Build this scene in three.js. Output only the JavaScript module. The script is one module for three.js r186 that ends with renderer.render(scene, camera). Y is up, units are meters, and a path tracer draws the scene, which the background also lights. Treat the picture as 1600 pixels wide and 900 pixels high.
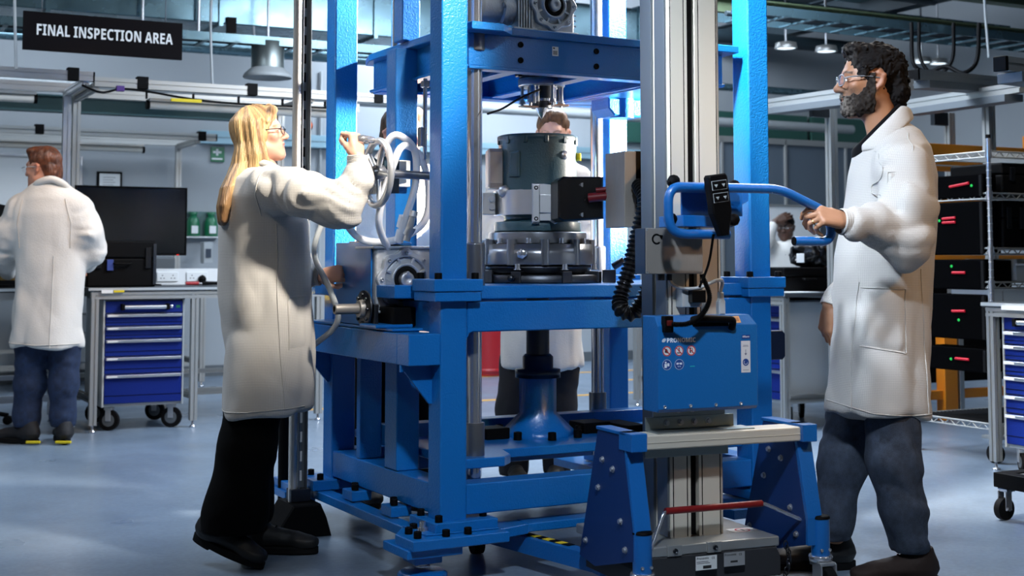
import * as THREE from 'three';
import { RoundedBoxGeometry } from 'three/addons/geometries/RoundedBoxGeometry.js';
import { mergeGeometries } from 'three/addons/utils/BufferGeometryUtils.js';
import { RectAreaLightUniformsLib } from 'three/addons/lights/RectAreaLightUniformsLib.js';
import { TextGeometry } from 'three/addons/geometries/TextGeometry.js';
import { FontLoader } from 'three/addons/loaders/FontLoader.js';

// ---------- camera, light, exposure ----------
const scene = new THREE.Scene();
const FOC = 2115, PITCH = 4 * Math.PI / 180, EYE = 1.06, HORIZON = 408;
const YPP = HORIZON - FOC * Math.tan(PITCH);
const camera = new THREE.PerspectiveCamera(2 * Math.atan(450 / FOC) * 180 / Math.PI, 16 / 9, 0.1, 60);
camera.position.set(0, EYE, 0);
camera.rotation.set(PITCH, 0, 0);
camera.setViewOffset(1600, 900, 0, 450 - YPP, 1600, 900);
camera.focus = 4.75;
camera.userData.fStop = 4.2;
scene.add(camera);
scene.background = new THREE.Color(0x0a1016);
const renderer = new THREE.WebGLRenderer({ antialias: true });
renderer.toneMapping = THREE.LinearToneMapping;
renderer.toneMappingExposure = 1.0;
renderer.shadowMap.enabled = true;
RectAreaLightUniformsLib.init();
const COOL = 0xdfedff, WHITE = 0xfff4e6, WARM = 0xffc98a, TEAL = 0x9fd8e6;
// ceiling panels: [x, y, z, width, depth, aim, colour, radiance]
const PANELS = [
  [1.75, 3.15, -6.35, 1.3, 0.8, [-0.3, 1.1, -5.5], WHITE, 20, 'tilted white work light panel above the right end of the blue press'],
  [0.7, 3.35, -8.1, 2.4, 1.2, [0.7, 0, -8.25], COOL, 30, 'wide cool ceiling panel over the aisle behind the blue press'],
  [2.2, 3.5, -10.2, 1.6, 1.0, [2.0, 0, -10.6], COOL, 9, 'cool ceiling panel near the back wall on the right side'],
  [-3.2, 3.6, -10.3, 2.4, 1.2, [-3.2, 0, -11], COOL, 8, 'cool ceiling panel above the far left workbench'],
  [-2.9, 3.4, -5.4, 2.0, 0.8, [-2.4, 0, -5.8], COOL, 15, 'cool ceiling panel over the open floor at left'],
  [0.3, 3.8, -12.2, 3.0, 1.0, [0.4, 1.3, -15.0], COOL, 27, 'cool ceiling panel washing the back wall behind the press'],
  [2.6, 3.4, -4.6, 1.4, 0.7, [2.3, 0, -5.0], COOL, 2.2, 'dim cool ceiling panel over the floor at right'],
];
// ceiling spots: [x, y, z, target, colour, candela, cone, label]
const SPOTS = [
  [0.6, 2.85, -3.55, [-0.85, 1.35, -4.92], WHITE, 60, 0.26, 'small ceiling spotlight turned to the woman with blonde hair'],
  [-0.9, 2.95, -3.05, [1.28, 1.25, -4.6], COOL, 52, 0.24, 'small ceiling spotlight turned to the bearded man'],
  [3.2, 2.9, -2.2, [1.35, 1.3, -4.6], WARM, 13, 0.3, 'warm ceiling spotlight behind the viewer at right'],
  [-1.9, 3.1, -2.4, [-0.75, 1.2, -4.8], WHITE, 5, 0.34, 'neutral ceiling spotlight behind the viewer at left'],
  [0.3, 3.1, -1.6, [0.4, 0.75, -4.4], COOL, 30, 0.34, 'cool ceiling spotlight behind the viewer in the middle'],
  [1.95, 3.35, -5.5, [2.85, 1.75, -7.7], WHITE, 55, 0.2, 'white ceiling spotlight turned to the chrome wire rack'],
  [-1.6, 3.1, -6.6, [-2.75, 1.2, -8.0], WARM, 11, 0.3, 'warm ceiling spotlight turned to the man at the left bench'],
  [2.0, 3.05, -5.95, [-0.1, 2.0, -5.6], WHITE, 420, 0.36, 'white ceiling spotlight right of the press turned to its rear columns'],
  [0.15, 3.25, -4.3, [0.92, 1.95, -5.25], WHITE, 130, 0.27, 'white ceiling spotlight above the press turned to its right column'],
  [2.55, 1.62, -6.02, [-0.2, 1.45, -5.74], WHITE, 760, 0.25, 'low hung white spotlight right of the press turned to its left columns'],
];

// ---------- helpers ----------
let seed = 7;
const rnd = () => { seed = (seed * 1664525 + 1013904223) >>> 0; return seed / 4294967296; };
const V = (x, y, z) => new THREE.Vector3(x, y, z);
const clamp = (x, a, b) => Math.min(b, Math.max(a, x));
const lerp = (a, b, t) => a + (b - a) * t;
const sstep = (a, b, x) => { const t = clamp((x - a) / (b - a), 0, 1); return t * t * (3 - 2 * t); };
function P(px, py, d) {                        // a point of the photo at a distance from the camera plane
  const x = (px - 800) / FOC, y = -(py - YPP) / FOC, c = Math.cos(PITCH), s = Math.sin(PITCH);
  const ry = y * c + s, rz = y * s - c, t = d / -rz;
  return V(x * t, EYE + ry * t, -d);
}
function hash3(x, y, z) { let h = (x * 374761393 + y * 668265263 + z * 2147483647) | 0; h = Math.imul(h ^ (h >>> 13), 1274126177); h ^= h >>> 16; return (h >>> 0) / 4294967296; }
function noise(x, y, z) {
  const i = Math.floor(x), j = Math.floor(y), k = Math.floor(z); let u = x - i, v = y - j, w = z - k;
  u = u * u * (3 - 2 * u); v = v * v * (3 - 2 * v); w = w * w * (3 - 2 * w);
  const a = lerp(lerp(hash3(i, j, k), hash3(i + 1, j, k), u), lerp(hash3(i, j + 1, k), hash3(i + 1, j + 1, k), u), v);
  const b = lerp(lerp(hash3(i, j, k + 1), hash3(i + 1, j, k + 1), u), lerp(hash3(i, j + 1, k + 1), hash3(i + 1, j + 1, k + 1), u), v);
  return lerp(a, b, w) * 2 - 1;
}
const taken = {};
function numbered(n) { const k = taken[n] = (taken[n] || 0) + 1; return k > 1 ? n + '_' + String(k - 1).padStart(3, '0') : n; }
function thing(name, label, category, pos = [0, 0, 0], turn = 0, group) {
  const o = new THREE.Group(); o.name = numbered(name); scene.add(o);
  o.position.set(...(pos.isVector3 ? [pos.x, pos.y, pos.z] : pos)); o.rotation.y = turn;
  o.userData = { label, category }; if (group) o.userData.group = group;
  return o;
}
function copyOf(o, label, pos, turn) {
  const c = o.clone(); c.name = numbered(o.name.replace(/_\d{3}$/, '')); c.userData = { ...o.userData, label };
  if (pos) c.position.set(...(pos.isVector3 ? [pos.x, pos.y, pos.z] : pos)); if (turn !== undefined) c.rotation.y = turn;
  scene.add(c); return c;
}
function boxUV(g) {                            // uv in metres, by each triangle's main axis
  const p = g.attributes.position.array, n = p.length / 9, uv = new Float32Array(n * 6);
  for (let t = 0; t < n; t++) {
    const o = t * 9, ax = p[o + 3] - p[o], ay = p[o + 4] - p[o + 1], az = p[o + 5] - p[o + 2], bx = p[o + 6] - p[o], by = p[o + 7] - p[o + 1], bz = p[o + 8] - p[o + 2];
    const nx = Math.abs(ay * bz - az * by), ny = Math.abs(az * bx - ax * bz), nz = Math.abs(ax * by - ay * bx);
    for (let k = 0; k < 3; k++) {
      const x = p[o + k * 3], y = p[o + k * 3 + 1], z = p[o + k * 3 + 2];
      const [u, v] = nx >= ny && nx >= nz ? [z, y] : ny >= nz ? [x, z] : [x, y];
      uv[t * 6 + k * 2] = u; uv[t * 6 + k * 2 + 1] = v;
    }
  }
  g.setAttribute('uv', new THREE.BufferAttribute(uv, 2)); return g;
}
function joined(list) {
  const gs = list.flat(3).filter(Boolean).map((g) => {
    const q = g.index ? g.toNonIndexed() : g.clone();
    for (const k of Object.keys(q.attributes)) if (!['position', 'normal', 'uv', 'color'].includes(k)) q.deleteAttribute(k);
    q.clearGroups(); if (!g.userData.keepUV) boxUV(q); return q;
  });
  return gs.length > 1 ? mergeGeometries(gs) : gs[0];
}
function M(name, geo, mat, parent, data) {     // one named mesh from one or several geometries
  const m = new THREE.Mesh(joined([geo]), mat); m.name = parent && parent !== scene ? name : numbered(name);
  (parent || scene).add(m); if (data) m.userData = data; return m;
}
const Ms = (name, list, mat, parent) => list.map((g) => M(name, g, mat, parent));
const solo = (name, geo, mat, label, category, group) => M(name, geo, mat, scene, group ? { label, category, group } : { label, category });
const part = (name, parent) => { const o = new THREE.Group(); o.name = name; parent.add(o); return o; };
const B = (x0, x1, y0, y1, z0, z1, r = 0.003) => { const w = x1 - x0, h = y1 - y0, d = z1 - z0; const g = r > 0 ? new RoundedBoxGeometry(w, h, d, 1, Math.min(r, w / 2.1, h / 2.1, d / 2.1)) : new THREE.BoxGeometry(w, h, d); return g.translate((x0 + x1) / 2, (y0 + y1) / 2, (z0 + z1) / 2); };
const Bc = (w, h, d, x = 0, y = 0, z = 0, r = 0.003) => B(x - w / 2, x + w / 2, y - h / 2, y + h / 2, z - d / 2, z + d / 2, r);
const vec = (a) => a.isVector3 ? a.clone() : V(...a);
function C(a, b, r, r2 = r, seg = 20, open = false) {      // a cylinder from a to b
  a = vec(a); b = vec(b); const d = b.clone().sub(a), L = d.length();
  return new THREE.CylinderGeometry(r2, r, L, seg, 1, open).applyQuaternion(new THREE.Quaternion().setFromUnitVectors(V(0, 1, 0), d.divideScalar(L))).translate((a.x + b.x) / 2, (a.y + b.y) / 2, (a.z + b.z) / 2);
}
const tube = (pts, r, seg = 40, rad = 10, closed = false, tension = 0.5) => new THREE.TubeGeometry(new THREE.CatmullRomCurve3(pts.map(vec), closed, 'centripetal', tension), seg, r, rad, closed);
function bent(pts, rad, r, rs = 12) {          // a tube with rounded corners
  const p = pts.map(vec), path = new THREE.CurvePath(); let last = p[0];
  for (let i = 1; i < p.length - 1; i++) {
    const a = p[i].clone().add(p[i - 1].clone().sub(p[i]).setLength(Math.min(rad, p[i].distanceTo(p[i - 1]) * 0.49))), b = p[i].clone().add(p[i + 1].clone().sub(p[i]).setLength(Math.min(rad, p[i].distanceTo(p[i + 1]) * 0.49)));
    path.add(new THREE.LineCurve3(last, a)); path.add(new THREE.QuadraticBezierCurve3(a, p[i], b)); last = b;
  }
  path.add(new THREE.LineCurve3(last, p[p.length - 1]));
  return new THREE.TubeGeometry(path, p.length * 14, r, rs, false);
}
const lathe = (prof, seg = 32) => new THREE.LatheGeometry(prof.map(([r, y]) => new THREE.Vector2(r, y)), seg);
function along(g, at, dir) { return g.applyQuaternion(new THREE.Quaternion().setFromUnitVectors(V(0, 1, 0), vec(dir).normalize())).translate(...vec(at).toArray()); }
function ext(pts, depth, bevel = 0.002, holes = []) {      // outline in x,y extruded along +z
  const s = new THREE.Shape(pts.map(([x, y]) => new THREE.Vector2(x, y)));
  for (const h of holes) s.holes.push(new THREE.Path(h.map(([x, y]) => new THREE.Vector2(x, y))));
  return new THREE.ExtrudeGeometry(s, { depth: depth - 2 * bevel, bevelEnabled: bevel > 0, bevelThickness: bevel, bevelSize: bevel, bevelOffset: -bevel, bevelSegments: 1, steps: 1, curveSegments: 10 }).translate(0, 0, bevel);
}
const ring = (cx, cy, r, n = 20, a0 = 0) => Array.from({ length: n }, (_, i) => [cx + r * Math.cos(a0 + i / n * 6.28318), cy + r * Math.sin(a0 + i / n * 6.28318)]);
const flat = (g) => g.rotateX(-Math.PI / 2);   // outline x,y -> floor plan x,-z, extruded upwards
const hexBolt = (at, dir, r = 0.011, h = 0.014, seg = 6) => [along(new THREE.CylinderGeometry(r * 0.94, r, h, seg).translate(0, h / 2, 0), at, dir), along(new THREE.CylinderGeometry(r * 1.3, r * 1.3, 0.003, 14).translate(0, 0.0015, 0), at, dir)];
const capBolt = (at, dir, r = 0.011, h = 0.018) => along(lathe([[0, h * 0.45], [r * 0.5, h * 0.45], [r * 0.5, h], [r * 0.9, h], [r, h * 0.9], [r, 0]], 14), at, dir);

// ---------- textures and materials ----------
function dataTex(n, fn, srgb, size = 1) {
  const d = new Uint8Array(n * n * 4);
  for (let y = 0; y < n; y++) for (let x = 0; x < n; x++) { const c = fn(x / n, y / n), i = (y * n + x) * 4; const a = Array.isArray(c) ? c : [c, c, c]; d[i] = clamp(a[0], 0, 1) * 255; d[i + 1] = clamp(a[1], 0, 1) * 255; d[i + 2] = clamp(a[2], 0, 1) * 255; d[i + 3] = 255; }
  const t = new THREE.DataTexture(d, n, n); t.wrapS = t.wrapT = THREE.RepeatWrapping; t.magFilter = THREE.LinearFilter; t.minFilter = THREE.LinearMipmapLinearFilter; t.generateMipmaps = true;
  if (srgb) t.colorSpace = THREE.SRGBColorSpace; t.repeat.set(1 / size, 1 / size); t.needsUpdate = true; return t;
}
const tnoise = (x, y, f, s = 0) => {           // tiling noise
  const a = x * f, b = y * f, i = Math.floor(a), j = Math.floor(b); let u = a - i, v = b - j; u = u * u * (3 - 2 * u); v = v * v * (3 - 2 * v);
  const h = (p, q) => hash3(((p % f) + f) % f, ((q % f) + f) % f, s); return lerp(lerp(h(i, j), h(i + 1, j), u), lerp(h(i, j + 1), h(i + 1, j + 1), u), v);
};
const fbm = (x, y, f, s, o = 4) => { let a = 0, w = 0.5, t = 0; for (let k = 0; k < o; k++) { a += tnoise(x, y, f << k, s + k) * w; t += w; w *= 0.5; } return a / t; };
function canvasTex(w, h, draw) { const c = document.createElement('canvas'); c.width = w; c.height = h; draw(c.getContext('2d'), w, h); const t = new THREE.CanvasTexture(c); t.colorSpace = THREE.SRGBColorSpace; return t; }
const peel = dataTex(256, (x, y) => fbm(x, y, 32, 3, 3), false, 0.16);
const smudge = dataTex(256, (x, y) => 0.35 + 0.45 * fbm(x, y, 5, 11, 5), false, 0.7);
const brush = dataTex(256, (x, y) => 0.4 + 0.35 * tnoise(x, y * 0.06, 128, 5) + 0.25 * fbm(x, y, 6, 8, 3), false, 0.25);
const weaveH = dataTex(128, (x, y) => { const a = (x * 8) % 1, b = (y * 8) % 1; return (a < 0.16 ? 1 : 0.35) * 0.5 + (b < 0.2 ? 1 : 0.3) * 0.5 + 0.12 * tnoise(x, y, 64, 2); }, false, 0.044);
const weaveC = dataTex(128, (x, y) => { const a = (x * 8) % 1, b = (y * 8) % 1; const l = (a < 0.16 ? 0.07 : 0) + (b < 0.2 ? 0.11 : 0); const v = 0.98 - l - 0.04 * tnoise(x, y, 64, 2); return [v, v, v]; }, true, 0.044);
const denimC = dataTex(256, (x, y) => { const t = 0.5 + 0.5 * Math.sin((x * 2 + y) * 6.28318 * 40), v = 0.55 + 0.25 * t + 0.3 * (fbm(x, y, 8, 21, 5) - 0.5) + 0.15 * (tnoise(x, y, 128, 9) - 0.5); return [v, v, v]; }, true, 0.16);
const S = (p) => new THREE.MeshStandardMaterial(p), PH = (p) => new THREE.MeshPhysicalMaterial(p);
const lin = (r, g, b) => new THREE.Color().setRGB(r, g, b);
const metal = (c, rough, extra) => S({ color: c, metalness: 1, roughness: rough, ...extra });
const paint = (c, rough = 0.35, extra) => PH({ color: c, roughness: rough, clearcoat: 0.35, clearcoatRoughness: 0.18, bumpMap: peel, bumpScale: 0.0006, ...extra });
const X = {
  blue: paint(lin(0.003, 0.14, 0.45), 0.34, { bumpScale: 0.0011 }), liftBlue: paint(lin(0.004, 0.125, 0.42), 0.4), drawerBlue: paint(lin(0.003, 0.016, 0.16), 0.5, { clearcoat: 0, specularIntensity: 0.35 }),
  chrome: S({ color: 0xdfe1e6, metalness: 0.86, roughness: 0.13 }), steel: S({ color: 0xb9bcc0, metalness: 0.75, roughnessMap: smudge, roughness: 0.65 }), brushed: S({ color: 0x9a958e, metalness: 0.45, roughness: 0.6, roughnessMap: brush, bumpMap: brush, bumpScale: 0.0002 }), alu: metal(0xd2d4d6, 0.34), aluDull: S({ color: 0xb2b3b0, metalness: 0.7, roughness: 0.42 }),
  castAlu: S({ color: 0xc0c5ca, metalness: 0.6, roughness: 0.45, bumpMap: peel, bumpScale: 0.0008 }), darkMetal: metal(0x4a4d52, 0.38), gunmetal: S({ color: 0x83868b, metalness: 0.8, roughness: 0.28 }), galv: metal(0x9fa8a6, 0.38, { roughnessMap: smudge, roughness: 0.8 }),
  black: PH({ color: 0x040405, roughness: 0.6, specularIntensity: 0.22 }), blackGloss: PH({ color: 0x040405, roughness: 0.3, specularIntensity: 0.6, clearcoat: 0.25, clearcoatRoughness: 0.15 }), rubber: PH({ color: 0x08080a, roughness: 0.8, specularIntensity: 0.4 }), grey: S({ color: 0x5c6266, roughness: 0.5 }), lightGrey: S({ color: 0xaab0b2, roughness: 0.5 }), caseBlack: PH({ color: 0x030304, roughness: 0.85, specularIntensity: 0.05 }), white: S({ color: 0xdfe2e2, roughness: 0.55 }),
  beige: S({ color: 0xd2cbbb, metalness: 0.2, roughness: 0.45 }), beigeDark: S({ color: 0x6f6c66, metalness: 0.4, roughness: 0.45 }),
  teal: paint(lin(0.02, 0.062, 0.08), 0.42, { clearcoat: 0.15 }), red: paint(0xa3141c, 0.4), orange: paint(0xe08414, 0.5), yellow: S({ color: 0xd9c21a, roughness: 0.5 }), green: paint(0x0c6a44, 0.4),
  clearHose: PH({ color: 0xf4f8ff, roughness: 0.25, transmission: 0.3, thickness: 0.004, ior: 1.4 }), glass: PH({ color: 0xffffff, roughness: 0.02, transmission: 1, thickness: 0, ior: 1.45 }),
  wall: S({ color: 0xa3a9ad, roughness: 0.85, bumpMap: peel, bumpScale: 0.0006 }), teal2: S({ color: 0x456468, roughness: 0.55, metalness: 0.3 }), duct: S({ color: 0x5f7c86, metalness: 0.6, roughness: 0.45, roughnessMap: smudge }), darkPipe: S({ color: 0x1d2c33, roughness: 0.6 }),
};

// ---------- the room: its walls follow the grid of the benches and the press ----------
const GT = 27.5 * Math.PI / 180, GC = Math.cos(GT), GS = Math.sin(GT);
const gw = (u, y, v) => V(u * GC - v * GS, y, -u * GS - v * GC);       // grid (along the wall, up, away) to world
const depthAt = (px, v) => v / (GC - GS * (px - 800) / FOC);            // how far a grid plane v is at a photo column
const onV = (px, py, v) => P(px, py, depthAt(px, v));
const uOf = (q) => q.x * GC - q.z * GS;
const onG = (px, py, v) => { const q = onV(px, py, v); return [uOf(q), q.y]; };
const BG = (u0, u1, y0, y1, v0, v1, r = 0.003) => B(u0, u1, y0, y1, -v1, -v0, r);   // box in a group turned by GT at the origin
let GTURN = GT;
const gthing = (name, label, category, group) => thing(name, label, category, [0, 0, 0], GTURN, group);
const ROOM = { u0: -6.5, u1: 11.5, v0: -3.5, v1: 12.47 };
const floorTex = dataTex(512, (x, y) => { const v = 0.52 + 0.1 * (fbm(x, y, 6, 31, 5) - 0.5) + 0.05 * (tnoise(x, y, 256, 4) - 0.5); return [v * 0.87, v * 0.99, v * 1.12]; }, true, 2.6);
const floorRough = dataTex(256, (x, y) => 0.6 + 0.5 * (fbm(x, y, 8, 41, 4) - 0.5), false, 1.9);
const floorBump = dataTex(256, (x, y) => fbm(x, y, 24, 51, 3), false, 1.3);
const structure = (name, geo, mat) => { const m = M(name, geo, mat, scene, { kind: 'structure' }); m.rotation.y = GT; return m; };
structure('floor', BG(ROOM.u0, ROOM.u1, -0.2, 0, ROOM.v0, ROOM.v1, 0), PH({ map: floorTex, roughness: 0.6, roughnessMap: floorRough, bumpMap: floorBump, bumpScale: 0.0008, clearcoat: 0.25, clearcoatRoughness: 0.22 }));
structure('wall_back', BG(ROOM.u0, ROOM.u1, 0, 4.1, ROOM.v1, ROOM.v1 + 0.2, 0), X.wall);
structure('wall_left', BG(ROOM.u0 - 0.2, ROOM.u0, 0, 4.1, ROOM.v0, ROOM.v1, 0), X.wall);
structure('wall_right', BG(ROOM.u1, ROOM.u1 + 0.2, 0, 4.1, ROOM.v0, ROOM.v1, 0), X.wall);
structure('wall_front', BG(ROOM.u0, ROOM.u1, 0, 4.1, ROOM.v0 - 0.2, ROOM.v0, 0), X.wall);
structure('ceiling', BG(ROOM.u0, ROOM.u1, 4.1, 4.3, ROOM.v0, ROOM.v1, 0), S({ color: 0x34454c, roughness: 0.9 }));
structure('baseboard_back', BG(ROOM.u0, ROOM.u1, 0, 0.1, ROOM.v1 - 0.015, ROOM.v1, 0), X.grey);
for (const [x, y, z, w, d, aim, col, rad, label] of PANELS) {
  const t = thing('ceiling_light_panel', label, 'light', [x, y, z], 0, 'ceiling light panels'); t.lookAt(...aim);
  const n = V(...aim).sub(V(x, y, z)).normalize();
  M('frame', [B(-w / 2 - 0.03, w / 2 + 0.03, -d / 2 - 0.03, d / 2 + 0.03, -0.06, -0.012)], X.white, t);
  M('diffuser', [B(-w / 2, w / 2, -d / 2, d / 2, -0.012, -0.002, 0)], S({ color: 0xffffff, emissive: col, emissiveIntensity: 1.2 }), t);
  for (const k of [-1, 1]) M('hanger', [C([k * w / 2.4, 0, -0.06], [k * w / 2.4, 0, -0.2], 0.006)], X.steel, t);
  const l = new THREE.RectAreaLight(col, rad, w, d); l.position.set(x, y, z).addScaledVector(n, 0.02); l.lookAt(...aim); scene.add(l);
}
for (const [x, y, z, aim, col, cd, cone, label] of SPOTS) {
  const t = thing('ceiling_spotlight', label, 'light', [x, y, z], 0, 'ceiling spotlights'); t.lookAt(...aim);
  M('housing', [along(lathe([[0.02, -0.2], [0.06, -0.19], [0.085, 0], [0.08, 0], [0.055, -0.17], [0, -0.17]], 20), [0, 0, 0], [0, 0, 1])], X.black, t);
  M('lens', [along(new THREE.CylinderGeometry(0.07, 0.07, 0.004, 20), [0, 0, -0.03], [0, 0, 1])], S({ color: 0xffffff, emissive: col, emissiveIntensity: 2 }), t);
  M('bracket', [B(-0.1, 0.1, -0.02, 0.02, -0.3, -0.29), B(-0.1, -0.09, -0.02, 0.02, -0.3, -0.05), B(0.09, 0.1, -0.02, 0.02, -0.3, -0.05)], X.black, t);
  if (y < 2.5) M('drop_pole', C([0, 0.02, -0.2], V(0, 4.08 - y, -0.2).applyQuaternion(t.quaternion.clone().invert()), 0.015), X.black, t);
  const l = new THREE.SpotLight(col, cd, 14, cone, 0.55, 2); l.position.set(x, y, z); l.target.position.set(...aim); l.shadow.radius = 5; scene.add(l, l.target);
  l.position.addScaledVector(V(...aim).sub(l.position).normalize(), 0.03);
}
// yellow lines on the floor behind the press
for (const [v, u0, u1] of [[11.2, 4.4, 9.5], [9.3, 3.2, 8.0], [10.3, 6.4, 9.6]]) structure('floor_marking', BG(u0, u1, 0.0005, 0.003, v, v + 0.07, 0), S({ color: 0xd9a445, roughness: 0.6 }));
// overhead services
{
  const along_u = (name, label, cat, geo, mat, group) => { const m = M(name, geo, mat, scene, group ? { label, category: cat, group } : { label, category: cat }); m.rotation.y = GT; return m; };
  const duct = gthing('air_duct', 'long grey rectangular air duct under the ceiling at left', 'air duct');
  M('duct_body', BG(-1.5, 6.4, 2.78, 3.2, 9.6, 10.2, 0.01), X.duct, duct);
  for (let u = -1; u < 6.4; u += 1.2) M('duct_flange', BG(u, u + 0.03, 2.76, 3.22, 9.58, 10.22, 0), X.duct, duct);
  { const [u, y] = onG(360, 43, 9.6); M('vent', BG(u - 0.035, u + 0.035, y - 0.07, y + 0.07, 9.57, 9.6, 0), X.black, duct); }
  const d2 = gthing('air_duct', 'wide sloping duct under the ceiling at far right', 'air duct');
  M('duct_body', BG(8.7, 9.5, 3.56, 3.9, 2.5, 10, 0.01), X.teal2, d2);
  for (let v = 3; v < 10; v += 1.2) M('duct_flange', BG(8.68, 9.52, 3.54, 3.92, v, v + 0.03, 0), X.duct, d2);
  const pipes = [[9.0, 3.42, 0.05, -2, 9, X.darkPipe, 'dark pipe high under the ceiling, nearest of the ceiling pipes'], [9.2, 3.25, 0.025, -2, 9, X.steel, 'thin bright conduit high under the ceiling'], [11.6, 2.9, 0.04, -3, 10, X.duct, 'grey pipe along the top of the back wall'], [11.8, 2.55, 0.05, -3, 10.5, X.lightGrey, 'thick pale pipe running along the back wall behind the press'], [10.9, 3.3, 0.07, 2, 10, X.darkPipe, 'thick dark pipe above the pale wall pipe'], [8.2, 3.0, 0.03, 4.8, 10, X.red, 'red sprinkler pipe under the ceiling at right']];
  for (const [v, y, r, u0, u1, m, l] of pipes) along_u('ceiling_pipe', l, 'pipe', [C([u0, y, -v], [u1, y, -v], r, r, 14)], m);
  const tr = (label, v0, y, u0, u1, w) => { const t = gthing('cable_tray', label, 'cable tray'); for (const v of [v0, v0 + w]) M('side_rail', BG(u0, u1, y, y + 0.06, v, v + 0.012, 0), X.duct, t); for (let u = u0 + 0.1; u < u1; u += 0.22) M('rung', BG(u, u + 0.03, y, y + 0.012, v0, v0 + w, 0), X.duct, t); M('cables', [0.2, 0.4, 0.6].map((k) => C([u0, y + 0.03, -v0 - w * k], [u1, y + 0.03, -v0 - w * k], 0.018, 0.018, 8)), X.darkPipe, t); };
  tr('metal cable tray below the air duct at left', 9.3, 2.6, -1.2, 5.2, 0.3);
  tr('metal cable tray high above the bearded man', 6.8, 2.62, 5.2, 9.8, 0.35);
  tr('metal cable tray far behind the right column of the press', 9.4, 3.3, 6.5, 10.4, 0.4);
  const beams = [[8.6, 3.35, 0.16, 'olive', -2, 10.5, 'long dull green roof beam crossing under the ceiling'], [7.6, 2.78, 0.1, 'olive', 5.4, 10.5, 'dull green beam above the head of the bearded man'], [10.8, 2.2, 0.12, 'teal', -3, 3.4, 'flat teal trunking on the left side above the far bench'], [5.9, 3.2, 0.2, 'dark', 5.2, 10, 'dark steel roof beam at the top right']];
  for (const [v, y, h, c, u0, u1, l] of beams) along_u('roof_beam', l, 'beam', [BG(u0, u1, y, y + 0.012, v - 0.06, v + 0.06, 0), BG(u0, u1, y + h, y + h + 0.012, v - 0.06, v + 0.06, 0), BG(u0, u1, y, y + h, v - 0.006, v + 0.006, 0)], c === 'olive' ? S({ color: 0x5c6a50, roughness: 0.5 }) : c === 'teal' ? X.teal2 : X.darkPipe);
  for (const [u, y, l] of [[-0.6, 3.5, 'leftmost dark joist under the ceiling'], [2.2, 3.5, 'dark joist under the ceiling behind the hanging sign'], [4.6, 3.55, 'dark joist under the ceiling behind the press'], [9.0, 3.4, 'dark joist under the ceiling at right']]) along_u('roof_joist', l, 'beam', [BG(u - 0.08, u + 0.08, y, y + 0.015, 3, 12.4, 0), BG(u - 0.08, u + 0.08, y + 0.25, y + 0.265, 3, 12.4, 0), BG(u - 0.008, u + 0.008, y, y + 0.25, 3, 12.4, 0)], X.darkPipe);
  // green wall panels behind the man at right, glazed partition with posts
  for (let k = 0; k < 4; k++) along_u('green_panel', ['green panel high on the back wall nearest the press', 'second green panel high on the back wall from the press', 'third green panel high on the back wall from the press', 'green panel high on the back wall farthest right'][k], 'panel', BG(7.55 + k * 0.95, 8.44 + k * 0.95, 2.35, 2.75, 12.38, 12.44), S({ color: 0x2f5a50, roughness: 0.5 }));
  const pt = gthing('partition', 'grey partition wall with aluminium posts behind the bearded man', 'partition');
  for (let k = 0; k < 5; k++) { M('panel', BG(7.3 + k * 0.8, 8.07 + k * 0.8, 0.05, 2.25, 11.0, 11.04), S({ color: 0x55606a, roughness: 0.35 }), pt); M('post', BG(8.07 + k * 0.8, 8.1 + k * 0.8, 0, 2.3, 10.98, 11.06), X.aluDull, pt); }
  M('top_rail', BG(7.3, 11.3, 2.25, 2.31, 10.98, 11.06), X.aluDull, pt);
  const q = onG(1206, 322, 10.9), q2 = onG(1284, 450, 10.9); const wb = gthing('whiteboard', 'white board on the partition behind the far man', 'whiteboard'); M('board', BG(q[0] - 0.2, q2[0], q2[1], q[1], 10.94, 10.97), X.white, wb); M('board_frame', [BG(q[0] - 0.2, q2[0], q[1], q[1] + 0.02, 10.93, 10.98), BG(q[0] - 0.2, q2[0], q2[1] - 0.02, q2[1], 10.93, 10.98), BG(q2[0], q2[0] + 0.02, q2[1], q[1], 10.93, 10.98)], X.aluDull, wb);
  for (const [px, py, v, l] of [[1228, 76, 9.3, 'bright round downlight left of the bearded man, near the press column'], [1291, 81, 9.3, 'small bright downlight just left of the dark curly hair'], [1440, 98, 10, 'bright downlight just right of the dark curly hair'], [1466, 100, 10.4, 'second bright downlight right of the dark curly hair']]) {
    const t = thing('downlight', l, 'light', onV(px, py, v)); M('rim', along(lathe([[0.05, 0.06], [0.09, 0.05], [0.1, 0], [0.085, 0.0], [0.05, 0.04]], 20), [0, 0, 0], [0, 1, 0]), X.aluDull, t); M('lamp', along(lathe([[0, 0.004], [0.084, 0.004], [0.084, 0.02], [0, 0.02]], 20), [0, 0, 0], [0, 1, 0]), S({ color: 0xffffff, emissive: 0xe6f6ff, emissiveIntensity: 1.6 }), t);
    M('stem', C([0, 0.05, 0], [0, 4.09 - t.position.y, 0], 0.01, 0.01, 8), X.steel, t);
  }
  for (const [px, py, v, top, l] of [[25, 108, 8.2, 4.08, 'grey cable dropping from the ceiling at the left edge'], [332, 145, 9.0, 4.08, 'pale cable dropping to the bench gantry left of the blonde hair'], [398, 80, 9.6, 4.08, 'cable dropping near the bell shaped lamp'], [1545, 90, 6.6, 4.08, 'curved grey conduit dropping from the ceiling at right']]) {
    const a = onV(px, py, v); solo('hanging_cable', [tube([[a.x, top, a.z], [a.x + 0.02, a.y + (top - a.y) * 0.6, a.z], [a.x - 0.02, a.y + (top - a.y) * 0.3, a.z], [a.x, a.y, a.z]], 0.009, 30, 8)], X.lightGrey, l, 'cable');
  }
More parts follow.
